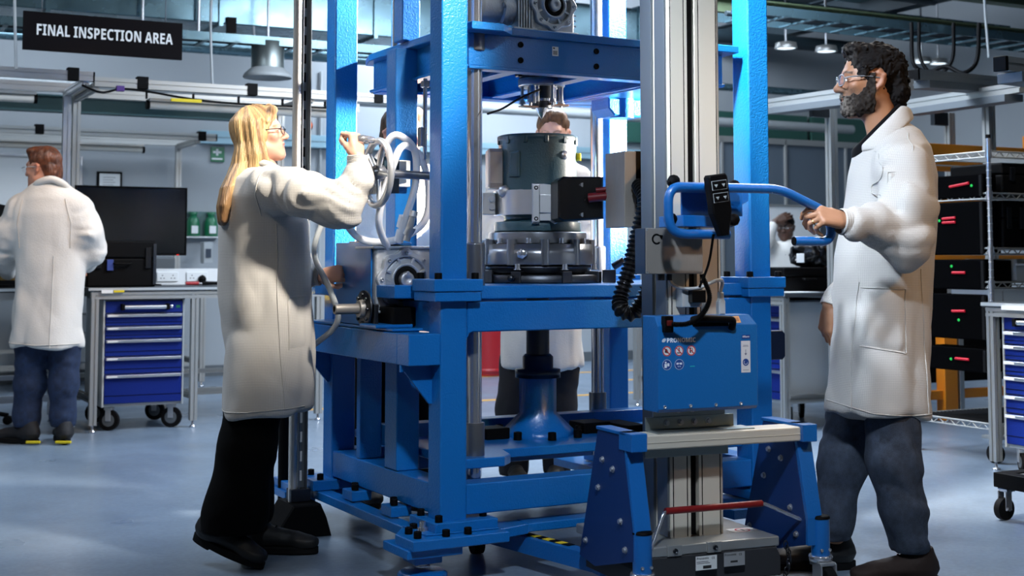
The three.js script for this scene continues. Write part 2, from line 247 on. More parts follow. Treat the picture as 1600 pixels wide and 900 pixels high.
  for (const [px, l] of [[222, 'first threaded hanger rod of the air duct from the left'], [310, 'second threaded hanger rod of the air duct from the left']]) { const a = onV(px, 60, 9.55); solo('hanger_rod', [C([a.x, 2.7, a.z], [a.x, 4.09, a.z], 0.012, 0.012, 8)], X.steel, l, 'rod'); }
  // bell lamp
  const bl = thing('air_diffuser', 'round galvanised air diffuser with flared rim above the blonde hair', 'air diffuser', onV(418, 122, 9.4));
  M('flared_rim', along(lathe([[0.172, 0], [0.176, 0.012], [0.165, 0.03], [0.12, 0.07], [0.112, 0.07], [0.155, 0.025], [0.165, 0]], 40), [0, 0, 0], [0, 1, 0]), X.lightGrey, bl); M('collar', along(lathe([[0.112, 0.06], [0.118, 0.06], [0.118, 0.26], [0.0, 0.26]], 40), [0, 0, 0], [0, 1, 0]), X.galv, bl);
  M('stem', C([0, 0.3, 0], [0, 4.09 - bl.position.y, 0], 0.01), X.steel, bl);
}

// ---------- the blue press ----------
const PT = 28.75 * Math.PI / 180, PO = V(-0.218, 0, -4.62);
const pressW = (u, y, v) => V(u, y, -v).applyAxisAngle(V(0, 1, 0), PT).add(PO);
const press = thing('test_press', 'large blue four column press frame with chrome guide rods in the middle', 'press', PO, PT);
{
  const b = X.blue, cols = [[0, 0], [1.31, 0], [0, 0.99], [1.31, 0.99]];
  // Bu: box by u range, height range, v range (v runs away from the viewer)
  const Bu = (u0, u1, y0, y1, v0, v1, r = 0.004) => B(u0, u1, y0, y1, -v1, -v0, r);
  for (const [u, v] of cols) {
    M('column', Bu(u - 0.05, u + 0.05, 0.195, 2.9, v - 0.05, v + 0.05, 0.008), b, press);
    M('flange', [Bu(u - 0.093, u + 0.09, 0.958, 1.0, v - 0.09, v + 0.09), Bu(u - 0.088, u + 0.085, 0.925, 0.958, v - 0.085, v + 0.085)], b, press);
    for (const [a, c] of [[-0.07, -0.07], [-0.07, 0.07], [0.068, -0.07], [0.068, 0.07]]) M('bolt', capBolt([u + a, 1.0, -(v + c)], [0, 1, 0], 0.013, 0.021), X.black, press);
    M('foot_plate', [Bu(u - 0.085, u + 0.15, 0.168, 0.2, v - 0.085, v + 0.12)], b, press);
  }
  // rails
  M('rail', Bu(0.05, 1.26, 0.211, 0.313, -0.046, 0.05, 0.006), b, press);
  M('rail', Bu(0.05, 1.26, 0.211, 0.313, 0.94, 1.036, 0.006), b, press);
  M('rail', Bu(-0.046, 0.05, 0.211, 0.313, 0.05, 0.94, 0.006), b, press);
  M('rail', Bu(1.26, 1.356, 0.211, 0.313, 0.05, 0.94, 0.006), b, press);
  const arch = [[0.05, 0.922], [0.05, 0.80], [0.058, 0.815], [0.07, 0.82], [1.19, 0.82], [1.26, 0.75], [1.26, 0.922]];
  M('table_beam', ext(arch, 0.1, 0.004).translate(0, 0, -0.05), b, press);
  M('table_beam', Bu(0.05, 1.26, 0.82, 0.922, 0.94, 1.036), b, press);
  M('table_beam', Bu(-0.046, 0.05, 0.82, 0.922, 0.05, 0.94), b, press);
  M('table_beam', Bu(1.26, 1.356, 0.82, 0.922, 0.05, 0.94), b, press);
  const tp = [[0.08, -0.045], [1.235, -0.045], [1.235, 0.09], [1.4, 0.09], [1.4, 0.9], [1.235, 0.9], [1.235, 1.03], [0.08, 1.03], [0.08, 0.9], [-0.14, 0.9], [-0.14, 0.13], [0.08, 0.1]];
  M('table_plate', flat(ext(tp, 0.045, 0.003)).translate(0, 0.931, 0), b, press);
  // bracket at the right column and lower tab
  M('bracket', ext([[1.36, 0.79], [1.455, 0.79], [1.468, 0.777], [1.468, 0.69], [1.455, 0.677], [1.36, 0.677]], 0.03, 0.003).translate(0, 0, -0.03), S({ color: 0x05142e, roughness: 0.5 }), press);
  // left side: outrigger shelf, posts and gusset
  M('shelf_beam', [Bu(-0.166, -0.05, 0.713, 0.818, -0.048, 0.05), Bu(-0.166, -0.066, 0.713, 0.818, 0.05, 1.06)], b, press);
  M('shelf_plate', [Bu(-0.16, 0.04, 0.82, 0.83, 0.1, 0.93)], b, press);
  M('side_post', Bu(-0.045, 0.045, 0.313, 0.82, 0.32, 0.43, 0.006), b, press);
  M('side_post', Bu(-0.045, 0.045, 0.313, 0.82, 0.66, 0.7, 0.006), b, press);
  Ms('gusset', [ext([[-0.166, 0.713], [-0.045, 0.713], [-0.045, 0.58], [-0.06, 0.58], [-0.15, 0.69], [-0.166, 0.69]], 0.012, 0.001).translate(0, 0, -0.03), ext([[-0.166, 0.713], [-0.045, 0.713], [-0.045, 0.58], [-0.06, 0.58], [-0.15, 0.69], [-0.166, 0.69]], 0.012, 0.001).translate(0, 0, -0.98)], b, press);
  M('cross_rail', Bu(0.045, 1.26, 0.36, 0.44, 0.62, 0.7), b, press);
  // base: strips, blocks, levelling feet
  M('base_plate', [flat(ext([[-0.19, -0.145], [0.16, -0.145], [0.16, -0.09], [0.28, -0.06], [0.28, 0.03], [-0.06, 0.03], [-0.06, 0.98], [0.16, 0.98], [0.16, 1.1], [0.02, 1.12], [0.0, 1.34], [-0.15, 1.34], [-0.16, 1.12], [-0.12, 0.95], [-0.12, 0.1], [-0.19, 0.0]], 0.034, 0.003)).translate(0, 0.13, 0), Bu(-0.12, 0.15, 0.164, 0.17, -0.09, 0.1)], b, press);
  Ms('base_plate', [Bu(0.28, 1.05, 0.135, 0.165, -0.06, 0.03), Bu(1.05, 1.55, 0.13, 0.164, -0.2, 0.1), Bu(1.15, 1.55, 0.13, 0.164, 0.9, 1.25)], b, press);
  Ms('clamp_block', [Bu(-0.1, -0.02, 0.168, 0.205, 0.24, 0.33), Bu(-0.1, -0.02, 0.168, 0.205, 0.6, 0.7), Bu(-0.14, -0.03, 0.165, 0.205, 0.9, 1.1), Bu(-0.12, -0.03, 0.16, 0.19, 1.18, 1.32)], b, press);
  for (const [u, v, y] of [[-0.075, 0.27, .205], [-0.06, 0.31, .205], [-0.075, 0.63, .205], [-0.06, 0.67, .205], [-0.1, 0.93, .205], [-0.09, 1.06, .205], [-0.1, 1.28, .19], [-0.06, 1.22, .19], [-0.06, -0.06, .2], [-0.06, 0.08, .2], [0.12, -0.03, .2], [-0.15, -0.02, .164], [-0.155, -0.1, .164], [0.02, -0.115, .164], [-0.06, -0.115, .164], [-0.11, 0.03, .164]])
    M('bolt', capBolt([u, y, -v], [0, 1, 0], 0.013, 0.022), X.black, press);
  for (const [u, v] of [[-0.1, -0.02], [1.42, -0.1], [-0.07, 1.24], [1.42, 1.15]]) {
    const f = part('levelling_foot', press);
    M('pad', along(lathe([[0, 0], [0.083, 0], [0.083, 0.032], [0.07, 0.042], [0.02, 0.046], [0, 0.046]], 32), [u, 0.001, -v], [0, 1, 0]), b, f);
    M('block', [Bu(u - 0.05, u + 0.05, 0.07, 0.103, v - 0.05, v + 0.05), Bu(u - 0.1, u + 0.1, 0.101, 0.1315, v - 0.1, v + 0.1)], b, f);
    M('spindle', [C([u, 0.04, -v], [u, 0.2, -v], 0.011), ...hexBolt([u, 0.055, -v], [0, 1, 0], 0.02, 0.018), ...hexBolt([u, 0.165, -v], [0, 1, 0], 0.02, 0.016)], X.chrome, f);
  }
  // guide rods
  for (const [u, v] of [[0.142, 0.08], [1.168, 0.08], [0.15, 0.77], [1.1, 0.79]]) {
    M('guide_rod', C([u, 0.24, -v], [u, 2.8, -v], 0.0268, 0.0268, 40), X.chrome, press);
    Ms('rod_collar', [along(lathe([[0.0268, 0.95], [0.037, 0.95], [0.037, 1.118], [0.034, 1.124], [0.0268, 1.124]], 36), [u, 0, -v], [0, 1, 0]), along(lathe([[0.0268, 0.37], [0.037, 0.37], [0.037, 0.5], [0.0268, 0.5]], 36), [u, 0, -v], [0, 1, 0])], X.gunmetal, press);
    Ms('rod_bushing', [along(lathe([[0.0268, 1.8], [0.04, 1.8], [0.041, 1.806], [0.041, 1.862], [0.0268, 1.862]], 36), [u, 0, -v], [0, 1, 0]), along(lathe([[0.027, 1.888], [0.05, 1.888], [0.05, 1.898], [0.027, 1.9]], 36), [u, 0, -v], [0, 1, 0])], X.gunmetal, press);
  }
  // lower moving plate and ram
  M('lower_plate', flat(ext([[0.06, 0.0], [0.22, 0.0], [0.27, 0.05], [0.3, 0.16], [1.0, 0.16], [1.05, 0.05], [1.1, 0.0], [1.25, 0.0], [1.25, 0.97], [0.06, 0.97]], 0.033, 0.003)).translate(0, 0.355, 0), b, press);
  const ram = part('ram', press), c = [0.61, -0.45];
  M('shaft', C([c[0], 0.68, c[1]], [c[0], 0.93, c[1]], 0.045, 0.045, 32), X.darkMetal, ram);
  M('collar', along(lathe([[0, 0.61], [0.088, 0.61], [0.088, 0.642], [0.06, 0.645], [0.06, 0.69], [0.05, 0.7], [0, 0.7]], 36), [c[0], 0, c[1]], [0, 1, 0]), X.darkMetal, ram);
  M('housing', [along(lathe([[0.073, 0.61], [0.073, 0.475], [0.14, 0.41], [0.14, 0.388]], 8).rotateY(0.39), [c[0], 0, c[1]], [0, 1, 0])], b, ram);
  for (let k = 0; k < 8; k++) { const a = k * 0.785 + 0.2; M('bolt', capBolt([c[0] + 0.17 * Math.cos(a), 0.388, c[1] + 0.17 * Math.sin(a)], [0, 1, 0], 0.016, 0.03), X.black, ram); }
  Ms('clamp', [Bu(0.36, 0.46, 0.388, 0.43, 0.4, 0.5), Bu(0.78, 0.9, 0.388, 0.43, 0.38, 0.5), Bu(0.93, 1.02, 0.388, 0.42, 0.3, 0.5)], X.black, ram);
  // crosshead
  const ch = part('crosshead', press);
  M('top_plate', flat(ext([[0.06, 0.85], [0.06, 0.14], [0.075, -0.03], [0.2, -0.03], [0.265, 0.03], [1.04, 0.03], [1.1, -0.03], [1.23, -0.03], [1.25, 0.14], [1.25, 0.85], [1.2, 0.98], [0.1, 0.98]], 0.028, 0.003)).translate(0, 1.861, 0), b, ch);
  M('web', Bu(0.1, 1.21, 1.745, 1.862, 0.045, 0.065), b, ch);
  M('web', Bu(0.1, 1.21, 1.745, 1.862, 0.88, 0.9), b, ch);
  for (const u of [0.1, 0.3, 0.62, 0.95, 1.19]) M('rib', [Bu(u, u + 0.016, 1.745, 1.862, 0.065, 0.88, 0.002), Bu(u - 0.02, u + 0.036, 1.74, 1.75, 0.05, 0.89, 0.002)], b, ch);
  Ms('lower_flange', [Bu(0.1, 1.21, 1.735, 1.746, 0.04, 0.1, 0.002), Bu(0.1, 1.21, 1.735, 1.746, 0.82, 0.9, 0.002), Bu(0.95, 1.2, 1.735, 1.746, 0.1, 0.82, 0.002)], b, ch);
  for (const u of [0.308, 0.628]) for (const y of [1.777, 1.833]) M('bolt', capBolt([u, y, -0.046], [0, 0, 1], 0.011, 0.006), X.black, ch);
  Ms('guide_block', [ext([[0.99, 1.735], [1.19, 1.735], [1.19, 1.68], [1.16, 1.66], [1.02, 1.66], [0.99, 1.69]], 0.14, 0.006).translate(0, 0, -0.66), C([1.08, 1.655, -0.56], [1.08, 1.735, -0.56], 0.05)], b, ch);
  M('hanging_post', Bu(0.012, 0.104, 1.06, 1.86, 0.475, 0.565, 0.005), b, ch);
  M('upper_post', Bu(0.035, 0.11, 1.89, 2.6, 0.47, 0.55, 0.005), b, ch);
  const lab = new THREE.PlaneGeometry(0.026, 0.034).translate(0.452, 1.82, -0.0435); lab.userData.keepUV = true;
  M('rating_label', lab, S({ map: canvasTex(64, 80, (g, w, h) => { g.fillStyle = '#dfe7ea'; g.fillRect(0, 0, w, h); g.fillStyle = '#333'; for (let i = 0; i < 7; i++) g.fillRect(8, 36 + i * 5, 46, 3); g.fillRect(8, 8, 20, 12); }), roughness: 0.5 }), ch);
  // gear unit on top of the crosshead
  function gear(u, y, v, r, parent, fins = true) {
    const g = new THREE.Group(); g.name = 'gear_unit'; parent.add(g); g.position.set(u, y, -v);
    const lobes = []; for (let i = 0; i < 96; i++) { const a = i / 96 * 6.28318, q = r * (0.94 + 0.06 * Math.cos(a * 8)); lobes.push([q * Math.cos(a), q * Math.sin(a)]); }
    M('gear_case', [Bc(r * 2.02, r * 2.05, r * 1.4, 0, 0, -r * 0.75, 0.012), B(-r * 1.1, r * 1.1, -r * 1.05, -r * 0.97, -r * 1.5, 0.006), B(-r * 1.1, r * 1.1, r * 0.97, r * 1.05, -r * 1.5, 0.006), ...(fins ? [-0.7, -0.5, -0.3, 0.3, 0.5, 0.7] : []).map((k) => B(-r * 1.08, -r, k * r - 0.004, k * r + 0.004, -r * 1.4, -0.01, 0)), ...(fins ? [-0.7, -0.5, -0.3, 0.3, 0.5, 0.7] : []).map((k) => B(r, r * 1.08, k * r - 0.004, k * r + 0.004, -r * 1.4, -0.01, 0))], X.castAlu, g);
    M('front_flange', [ext(lobes, 0.022, 0.003, [ring(0, 0, r * 0.72, 32).reverse()]).translate(0, 0, -0.01), along(lathe([[r * 0.42, 0.012], [r * 0.46, 0.016], [r * 0.5, 0.016], [r * 0.56, 0.004], [r * 0.72, -0.006]], 40), [0, 0, 0], [0, 0, 1])], X.castAlu, g);
    for (let k = 0; k < 8; k++) { const a = k * 0.7854 + 0.3927; M('spoke', along(Bc(r * 0.09, r * 0.2, 0.016, 0, r * 0.63, 0, 0.002), [0, 0, 0], [0, 1, 0]).rotateZ(a), X.castAlu, g); M('bolt', capBolt([r * 0.84 * Math.cos(k * 0.7854), r * 0.84 * Math.sin(k * 0.7854), 0.012], [0, 0, 1], r * 0.055, 0.008), X.steel, g); }
    M('seal', along(lathe([[r * 0.26, 0.006], [r * 0.28, 0.012], [r * 0.4, 0.012], [r * 0.43, 0.004]], 36), [0, 0, 0], [0, 0, 1]), X.rubber, g);
    M('output_shaft', [along(lathe([[0, 0.018], [r * 0.07, 0.018], [r * 0.09, 0.026], [r * 0.2, 0.026], [r * 0.24, 0.02], [r * 0.24, -0.01]], 32), [0, 0, 0], [0, 0, 1]), B(-0.006, 0.006, r * 0.16, r * 0.26, 0, 0.027)], X.steel, g);
    return g;
  }
  gear(0.475, 2.0, 0.1, 0.098, press);
  const motor = part('drive_motor', press);
  M('motor_case', [C([0.2, 1.985, -0.17], [0.38, 1.985, -0.17], 0.062, 0.062, 32), ...Array.from({ length: 6 }, (_, i) => B(0.33 + i * 0.011, 0.335 + i * 0.011, 1.9, 2.09, -0.27, -0.1, 0)), B(0.3, 0.4, 1.89, 1.905, -0.26, -0.08)], X.castAlu, motor);
  M('end_flange', [C([0.275, 1.985, -0.17], [0.29, 1.985, -0.17], 0.082, 0.082, 32), ...[0, 1, 2, 3, 4, 5].flatMap((k) => hexBolt([0.275, 1.985 + 0.07 * Math.sin(k), -0.17 + 0.07 * Math.cos(k)], [-1, 0, 0], 0.009, 0.008))], X.castAlu, motor);
  M('fan_cover', [along(lathe([[0.03, 0.06], [0.055, 0.05], [0.062, 0]], 28), [0.2, 1.985, -0.17], [-1, 0, 0])], X.lightGrey, motor);
  // spindle under the crosshead
  const sp = part('spindle', press); sp.position.set(0.6, 0, -0.4);
  M('spindle_shaft', [C([0, 1.69, 0], [0, 1.8, 0], 0.055, 0.055, 28), C([0, 1.655, 0], [0, 1.7, 0], 0.04, 0.04, 24)], X.darkMetal, sp);
  M('clamp_ring', along(lathe([[0.05, 1.738], [0.088, 1.738], [0.092, 1.742], [0.092, 1.768], [0.05, 1.77]], 40), [0, 0, 0], [0, 1, 0]), X.steel, sp);
  M('clamp_ring', [C([0.0, 1.772, 0], [0, 1.795, 0], 0.088, 0.088, 32), ...[0.3, 1.2, 2.4, 3.3, 4.4, 5.5].map((a) => Bc(0.034, 0.03, 0.03, 0.088 * Math.cos(a), 1.79, 0.088 * Math.sin(a)))], X.darkMetal, sp);
  M('collet', [C([-0.005, 1.68, 0.02], [-0.005, 1.738, 0.02], 0.032, 0.032, 20), ...[-0.06, -0.045, 0.03, 0.062].map((x, i) => C([x, 1.668 + 0.008 * (i % 2), 0.04], [x, 1.74, 0.04], 0.011))], X.chrome, sp);
  for (const a of [0.4, 1.5, 2.7, 3.6, 4.8, 5.8]) M('guide_pin', [C([0.076 * Math.cos(a), 1.66, 0.076 * Math.sin(a)], [0.076 * Math.cos(a), 1.74, 0.076 * Math.sin(a)], 0.006), ...hexBolt([0.076 * Math.cos(a), 1.672, 0.076 * Math.sin(a)], [0, 1, 0], 0.012, 0.014)], X.steel, sp);
  M('probe_tip', along(lathe([[0, 1.612], [0.006, 1.62], [0.026, 1.655], [0.026, 1.672], [0.016, 1.68], [0, 1.68]], 28), [0, 0, 0], [0, 1, 0]), X.chrome, sp);
  Ms('copper_shoe', [Bc(0.09, 0.008, 0.05, 0.055, 1.668, 0.02), Bc(0.07, 0.006, 0.04, -0.07, 1.656, 0.02)], metal(0xb08f7c, 0.35), sp);
  M('probe_cable', tube([[-0.04, 1.72, 0.06], [-0.1, 1.7, 0.1], [-0.22, 1.655, 0.2], [-0.36, 1.6, 0.34], [-0.5, 1.56, 0.5]], 0.004), X.black, sp);
  M('thin_rod', [C([0.005, 1.42, -0.2], [0.005, 1.71, -0.2], 0.0075, 0.0075, 16), Bc(0.024, 0.024, 0.03, 0.005, 1.69, -0.2), Bc(0.02, 0.07, 0.03, -0.008, 1.5, -0.2)], X.chrome, press);
  // gear drive at left: blue cover box, gear unit, flanged output shaft
  const gd = part('gear_drive', press);
  M('cover_panel', [Bu(-0.155, -0.148, 0.832, 1.128, 0.305, 0.645), Bu(-0.148, 0.03, 1.12, 1.128, 0.36, 0.645)], PH({ color: lin(0.004, 0.11, 0.36), roughness: 0.3, clearcoat: 0.5, clearcoatRoughness: 0.12 }), gd);
  M('drive_housing', [Bu(-0.146, 0.03, 0.83, 1.118, 0.36, 0.64), Bu(-0.13, 0.06, 0.835, 0.9, 0.16, 0.5)], X.black, gd);
  M('brass_strip', Bu(-0.12, -0.02, 1.128, 1.133, 0.4, 0.6), metal(0xc08a2c, 0.35), gd);
  const gu = gear(-0.033, 0.995, 0.28, 0.113, press, false); gu.name = 'side_gear_unit';
  M('flange_plate', [along(lathe([[0.02, 0], [0.062, 0], [0.065, 0.003], [0.065, 0.012], [0.02, 0.014]], 40), [-0.17, 0.892, -0.31], [-1, 0, 0]), ...Array.from({ length: 8 }, (_, k) => capBolt([-0.184, 0.892 + 0.05 * Math.sin(k * 0.785), -0.31 + 0.05 * Math.cos(k * 0.785)], [-1, 0, 0], 0.007, 0.006)), Bu(-0.168, -0.15, 0.83, 0.91, 0.24, 0.34)], X.darkMetal, gd);
  M('output_stub', [C([-0.18, 0.892, -0.31], [-0.2, 0.892, -0.31], 0.034, 0.03, 28), along(lathe([[0.012, 0.1], [0.016, 0.1], [0.0185, 0.097], [0.0185, 0], [0, 0]], 28), [-0.19, 0.892, -0.31], [-1, 0, 0]), along(new THREE.CylinderGeometry(0.012, 0.012, 0.09, 20), [-0.235, 0.892, -0.31], [1, 0, 0])], X.brushed, gd);
  M('mount_rail', [Bu(-0.2, -0.06, 0.83, 0.842, 0.15, 0.3)], b, gd);
  // handwheel on its plate
  const hw = part('handwheel', press); const HW = V(-0.185, 1.365, -0.18);
  M('mount_plate', [Bu(-0.06, 0.062, 1.335, 1.435, 0.445, 0.475), Bu(-0.1, -0.02, 1.34, 1.42, 0.3, 0.47)], X.white, hw);
  M('gauge_box', Bu(-0.13, -0.07, 1.3, 1.43, 0.25, 0.38), PH({ color: 0x2b3a44, roughness: 0.15 }), hw);
  X.wheelSteel = S({ color: 0xcdd0d3, metalness: 0.6, roughness: 0.28 });
  const wdir = V(-1, 0.02, 0.02).normalize();
  M('wheel_rim', along(new THREE.TorusGeometry(0.112, 0.0125, 14, 56).rotateX(Math.PI / 2), HW, wdir), X.wheelSteel, hw);
  for (let k = 0; k < 5; k++) { const a = k * 1.2566 + 0.4; M('spoke', along(C([0.02 * Math.cos(a), 0.0, 0.02 * Math.sin(a)], [0.108 * Math.cos(a), 0, 0.108 * Math.sin(a)], 0.011, 0.008, 12), HW, wdir), X.wheelSteel, hw); }
  M('hub', [along(lathe([[0, 0.03], [0.016, 0.03], [0.02, 0.024], [0.028, 0.01], [0.028, -0.02], [0.015, -0.03], [0.015, -0.2], [0, -0.2]], 28), HW, wdir)], X.gunmetal, hw);
  M('knob', along(lathe([[0, 0.058], [0.014, 0.056], [0.02, 0.046], [0.018, 0.034], [0.01, 0.028]], 20), HW, wdir), X.black, hw);
  const q = V(0.09, 0, 0.066); M('grip', along(lathe([[0, 0.075], [0.013, 0.073], [0.016, 0.05], [0.011, 0.01], [0, 0]], 16).translate(0, 0, 0).rotateY(0), HW.clone().add(V(0.0, 0.115, -0.01)), wdir), X.chrome, hw);
}
solo('air_hose', [tube([[-0.02, 1.1, -0.3], [-0.1, 1.2, -0.2], [-0.07, 1.38, -0.16], [-0.03, 1.46, -0.16], [0.05, 1.44, -0.2], [0.11, 1.32, -0.24], [0.1, 1.2, -0.26], [0.0, 1.135, -0.29], [-0.12, 1.14, -0.32], [-0.2, 1.24, -0.34]].map((p) => pressW(p[0] - 0.07, p[1], -p[2])), 0.013, 90, 12)], X.clearHose, 'looped clear plastic air hose behind the handwheel on the press', 'hose');
solo('air_hose', [tube([[-0.06, 1.128, -0.28], [-0.055, 1.2, -0.24], [-0.03, 1.34, -0.2], [-0.05, 1.46, -0.18], [-0.12, 1.5, -0.18], [-0.16, 1.42, -0.24]].map((p) => pressW(p[0], p[1], -p[2])), 0.013, 60, 12), ...[0, 1].map((k) => C(pressW(-0.06, 1.13 + k * 0.05, 0.28 - k * 0.02), pressW(-0.056, 1.17 + k * 0.05, 0.265 - k * 0.02), 0.017))], X.clearHose, 'short clear plastic air hose with a metal coupling below the handwheel', 'hose');
solo('hose_coupling', [C(pressW(-0.065, 1.13, 0.2), pressW(-0.045, 1.22, 0.19), 0.012, 0.012, 8), C(pressW(-0.062, 1.15, 0.2), pressW(-0.05, 1.18, 0.19), 0.017, 0.017, 8), C(pressW(-0.046, 1.215, 0.19), pressW(-0.04, 1.235, 0.19), 0.016, 0.016, 6)], X.steel, 'silver quick coupling on the clear hose above the gear drive', 'coupling');
solo('drain_hose', [tube([pressW(-0.2, 1.26, 0.6), pressW(-0.25, 1.1, 0.62), pressW(-0.23, 0.95, 0.5), pressW(-0.2, 0.85, 0.5), pressW(-0.24, 0.72, 0.72)], 0.011, 50)], X.lightGrey, 'pale grey hose running down beside the woman to the press shelf', 'hose');

// ---------- the lifting trolley ----------
const font = await new FontLoader().loadAsync('fonts/droid/droid_sans_bold.typeface.json');
const text = (s, size, depth = 0.002) => { const g = new TextGeometry(s, { font, size, depth, curveSegments: 4, bevelEnabled: false }); g.computeBoundingBox(); return g; };
function sticker(w, h, draw, px = 128) { const g = new THREE.PlaneGeometry(w, h); g.userData.keepUV = true; return [g, S({ map: canvasTex(px, Math.round(px * h / w), draw), roughness: 0.5 })]; }
function disc(r, draw) { const g = new THREE.CircleGeometry(r, 28); g.userData.keepUV = true; return [g, S({ map: canvasTex(96, 96, draw), roughness: 0.5 })]; }
function sweep(pts, rf, seg, rad = 12) {       // a tube whose radius follows rf(t)
  const c = new THREE.CatmullRomCurve3(pts.map(vec), false, 'centripetal'), g = new THREE.TubeGeometry(c, seg, 1, rad, false), p = g.attributes.position, q = V(0, 0, 0);
  for (let i = 0; i <= seg; i++) { c.getPointAt(i / seg, q); for (let j = 0; j <= rad; j++) { const k = i * (rad + 1) + j, r = rf(i / seg); p.setXYZ(k, q.x + (p.getX(k) - q.x) * r, q.y + (p.getY(k) - q.y) * r, q.z + (p.getZ(k) - q.z) * r); } }
  g.computeVertexNormals(); return g;
}
const corrugated = (pts, r, n) => sweep(pts, (t) => r * (0.84 + 0.16 * Math.sin(t * n * 6.28318)), n * 8, 14);
const LT = 23 * Math.PI / 180, LO = V(0.39, 0, -4.12);
const liftW = (u, y, v) => V(u, y, -v).applyAxisAngle(V(0, 1, 0), LT).add(LO);
const lift = thing('lift_trolley', 'blue lifting trolley with tall aluminium mast and tubular push handle', 'lift trolley', LO, LT);
{
  const b = X.liftBlue, Bu = (u0, u1, y0, y1, v0, v1, r = 0.003) => B(u0, u1, y0, y1, -v1, -v0, r);
  // mast: extrusion with grooves
  const mast = part('mast', lift), prof = [[0.165, -0.12], [0.172, -0.115], [0.172, -0.123], [0.176, -0.123], [0.176, -0.115], [0.222, -0.115], [0.222, -0.123], [0.226, -0.123], [0.226, -0.115], [0.236, -0.115], [0.236, -0.14], [0.266, -0.14], [0.266, -0.115], [0.276, -0.115], [0.276, -0.123], [0.28, -0.123], [0.28, -0.115], [0.342, -0.115], [0.342, -0.123], [0.346, -0.123], [0.346, -0.115], [0.356, -0.12], [0.356, -0.29], [0.166, -0.29], [0.166, -0.215], [0.172, -0.21], [0.172, -0.195], [0.164, -0.19]];
  M('extrusion', flat(ext(prof.map(([u, z]) => [u, -z]), 2.45, 0)).translate(0, 0.18, 0), X.beige, mast);
  Ms('side_panel', [Bu(0.158, 0.167, 0.2, 2.6, 0.125, 0.19, 0.001), Bu(0.158, 0.167, 0.2, 2.6, 0.213, 0.286, 0.001)], S({ color: 0x6a7178, metalness: 0.5, roughness: 0.45 }), mast);
  M('slot_belt', Bu(0.238, 0.264, 0.2, 2.6, 0.132, 0.142, 0.001), X.black, mast);
  for (const u of [0.174, 0.224, 0.278, 0.344]) M('groove', Bu(u - 0.0025, u + 0.0025, 0.2, 2.6, 0.116, 0.124, 0), X.black, mast);
  // base
  const base = part('base', lift);
  M('base_block', [Bu(0.0, 0.5, 0.166, 0.197, 0.02, 0.46, 0.005)], X.aluDull, base);
  M('base_cover', [ext([[0.01, 0.166], [0.49, 0.166], [0.505, 0.13], [0.505, 0.075], [-0.005, 0.075], [-0.005, 0.13]], 0.4, 0.004).translate(0, 0, -0.42)], S({ color: 0x2a2b2e, roughness: 0.6 }), base);
  for (const u of [0.12, 0.26]) { M('screw_plate', Bu(u - 0.025, u + 0.025, 0.166, 0.199, 0.014, 0.03, 0.002), X.aluDull, base); M('bolt', capBolt([u, 0.182, -0.013], [0, 0, 1], 0.008, 0.006), X.darkMetal, base); }
  const [g1, m1] = sticker(0.075, 0.042, (g, w, h) => { g.fillStyle = '#d6d8d6'; g.fillRect(0, 0, w, h); g.fillStyle = '#222'; g.font = 'bold 16px sans-serif'; g.fillText('Pronomic', 6, 18); g.fillText('CE', 96, 20); g.fillRect(6, 28, 70, 3); g.fillRect(6, 36, 80, 3); g.fillRect(44, 50, 50, 16); });
  M('type_plate', g1.translate(0.22, 0.142, 0.0015).rotateX(-0.0), m1, base);
  const [g2, m2] = sticker(0.075, 0.042, (g, w, h) => { g.fillStyle = '#8d8f90'; g.fillRect(0, 0, w, h); g.fillStyle = '#222'; g.font = 'bold 16px sans-serif'; g.fillText('Pronomic', 4, 18); g.fillText('CE', 92, 20); g.fillRect(40, 44, 44, 10); });
  M('type_plate', g2.translate(0.32, 0.145, 0.0015), m2, base);
  const [g3, m3] = sticker(0.09, 0.06, (g, w, h) => { g.fillStyle = '#e8e8e6'; g.fillRect(0, 0, w, h); g.strokeStyle = '#c02030'; g.lineWidth = 8; g.beginPath(); g.arc(w / 2, h / 2, 32, 0, 7); g.stroke(); g.fillStyle = '#222'; g.fillRect(w / 2 - 6, h / 2 - 16, 12, 32); });
  M('warning_label', g3.rotateX(-Math.PI / 2).translate(0.44, 0.1985, -0.14), m3, base);
  Ms('floor_leg', [Bu(0.0, 0.06, 0.06, 0.12, 0.3, 0.42), ext([[0, 0], [0.06, 0], [0.06, 0.055], [0, 0.055]], 0.75, 0.004).rotateY(Math.PI + 0.25).translate(0.06, 0.06, -0.36)], b, base);
  M('floor_leg', [Bu(0.56, 0.62, 0.06, 0.115, 0.25, 1.0)], b, base);
  M('support_beam', [Bu(0.0, 0.62, 0.06, 0.1, 0.28, 0.42)], b, base);
  for (let i = 0; i < 9; i++) M('hazard_stripe', Bu(-0.012, 0.02, 0, 0.0015, i * 0.035, i * 0.035 + 0.033, 0).rotateY(0.25).translate(0.0, 0.116, -0.5), i % 2 ? X.yellow : X.black, base);
  for (const [u, v] of [[-0.13, 1.02], [0.59, 0.95]]) M('rear_roller', [C([u - 0.02, 0.035, -v], [u + 0.02, 0.035, -v], 0.035, 0.035, 20)], X.rubber, base);
  // side plates with front flange and bolts
  const plate = [[0.0, 0.165], [0.0, 0.24], [-0.07, 0.528], [-0.235, 0.528], [-0.37, 0.115], [-0.26, 0.1]];   // z, y
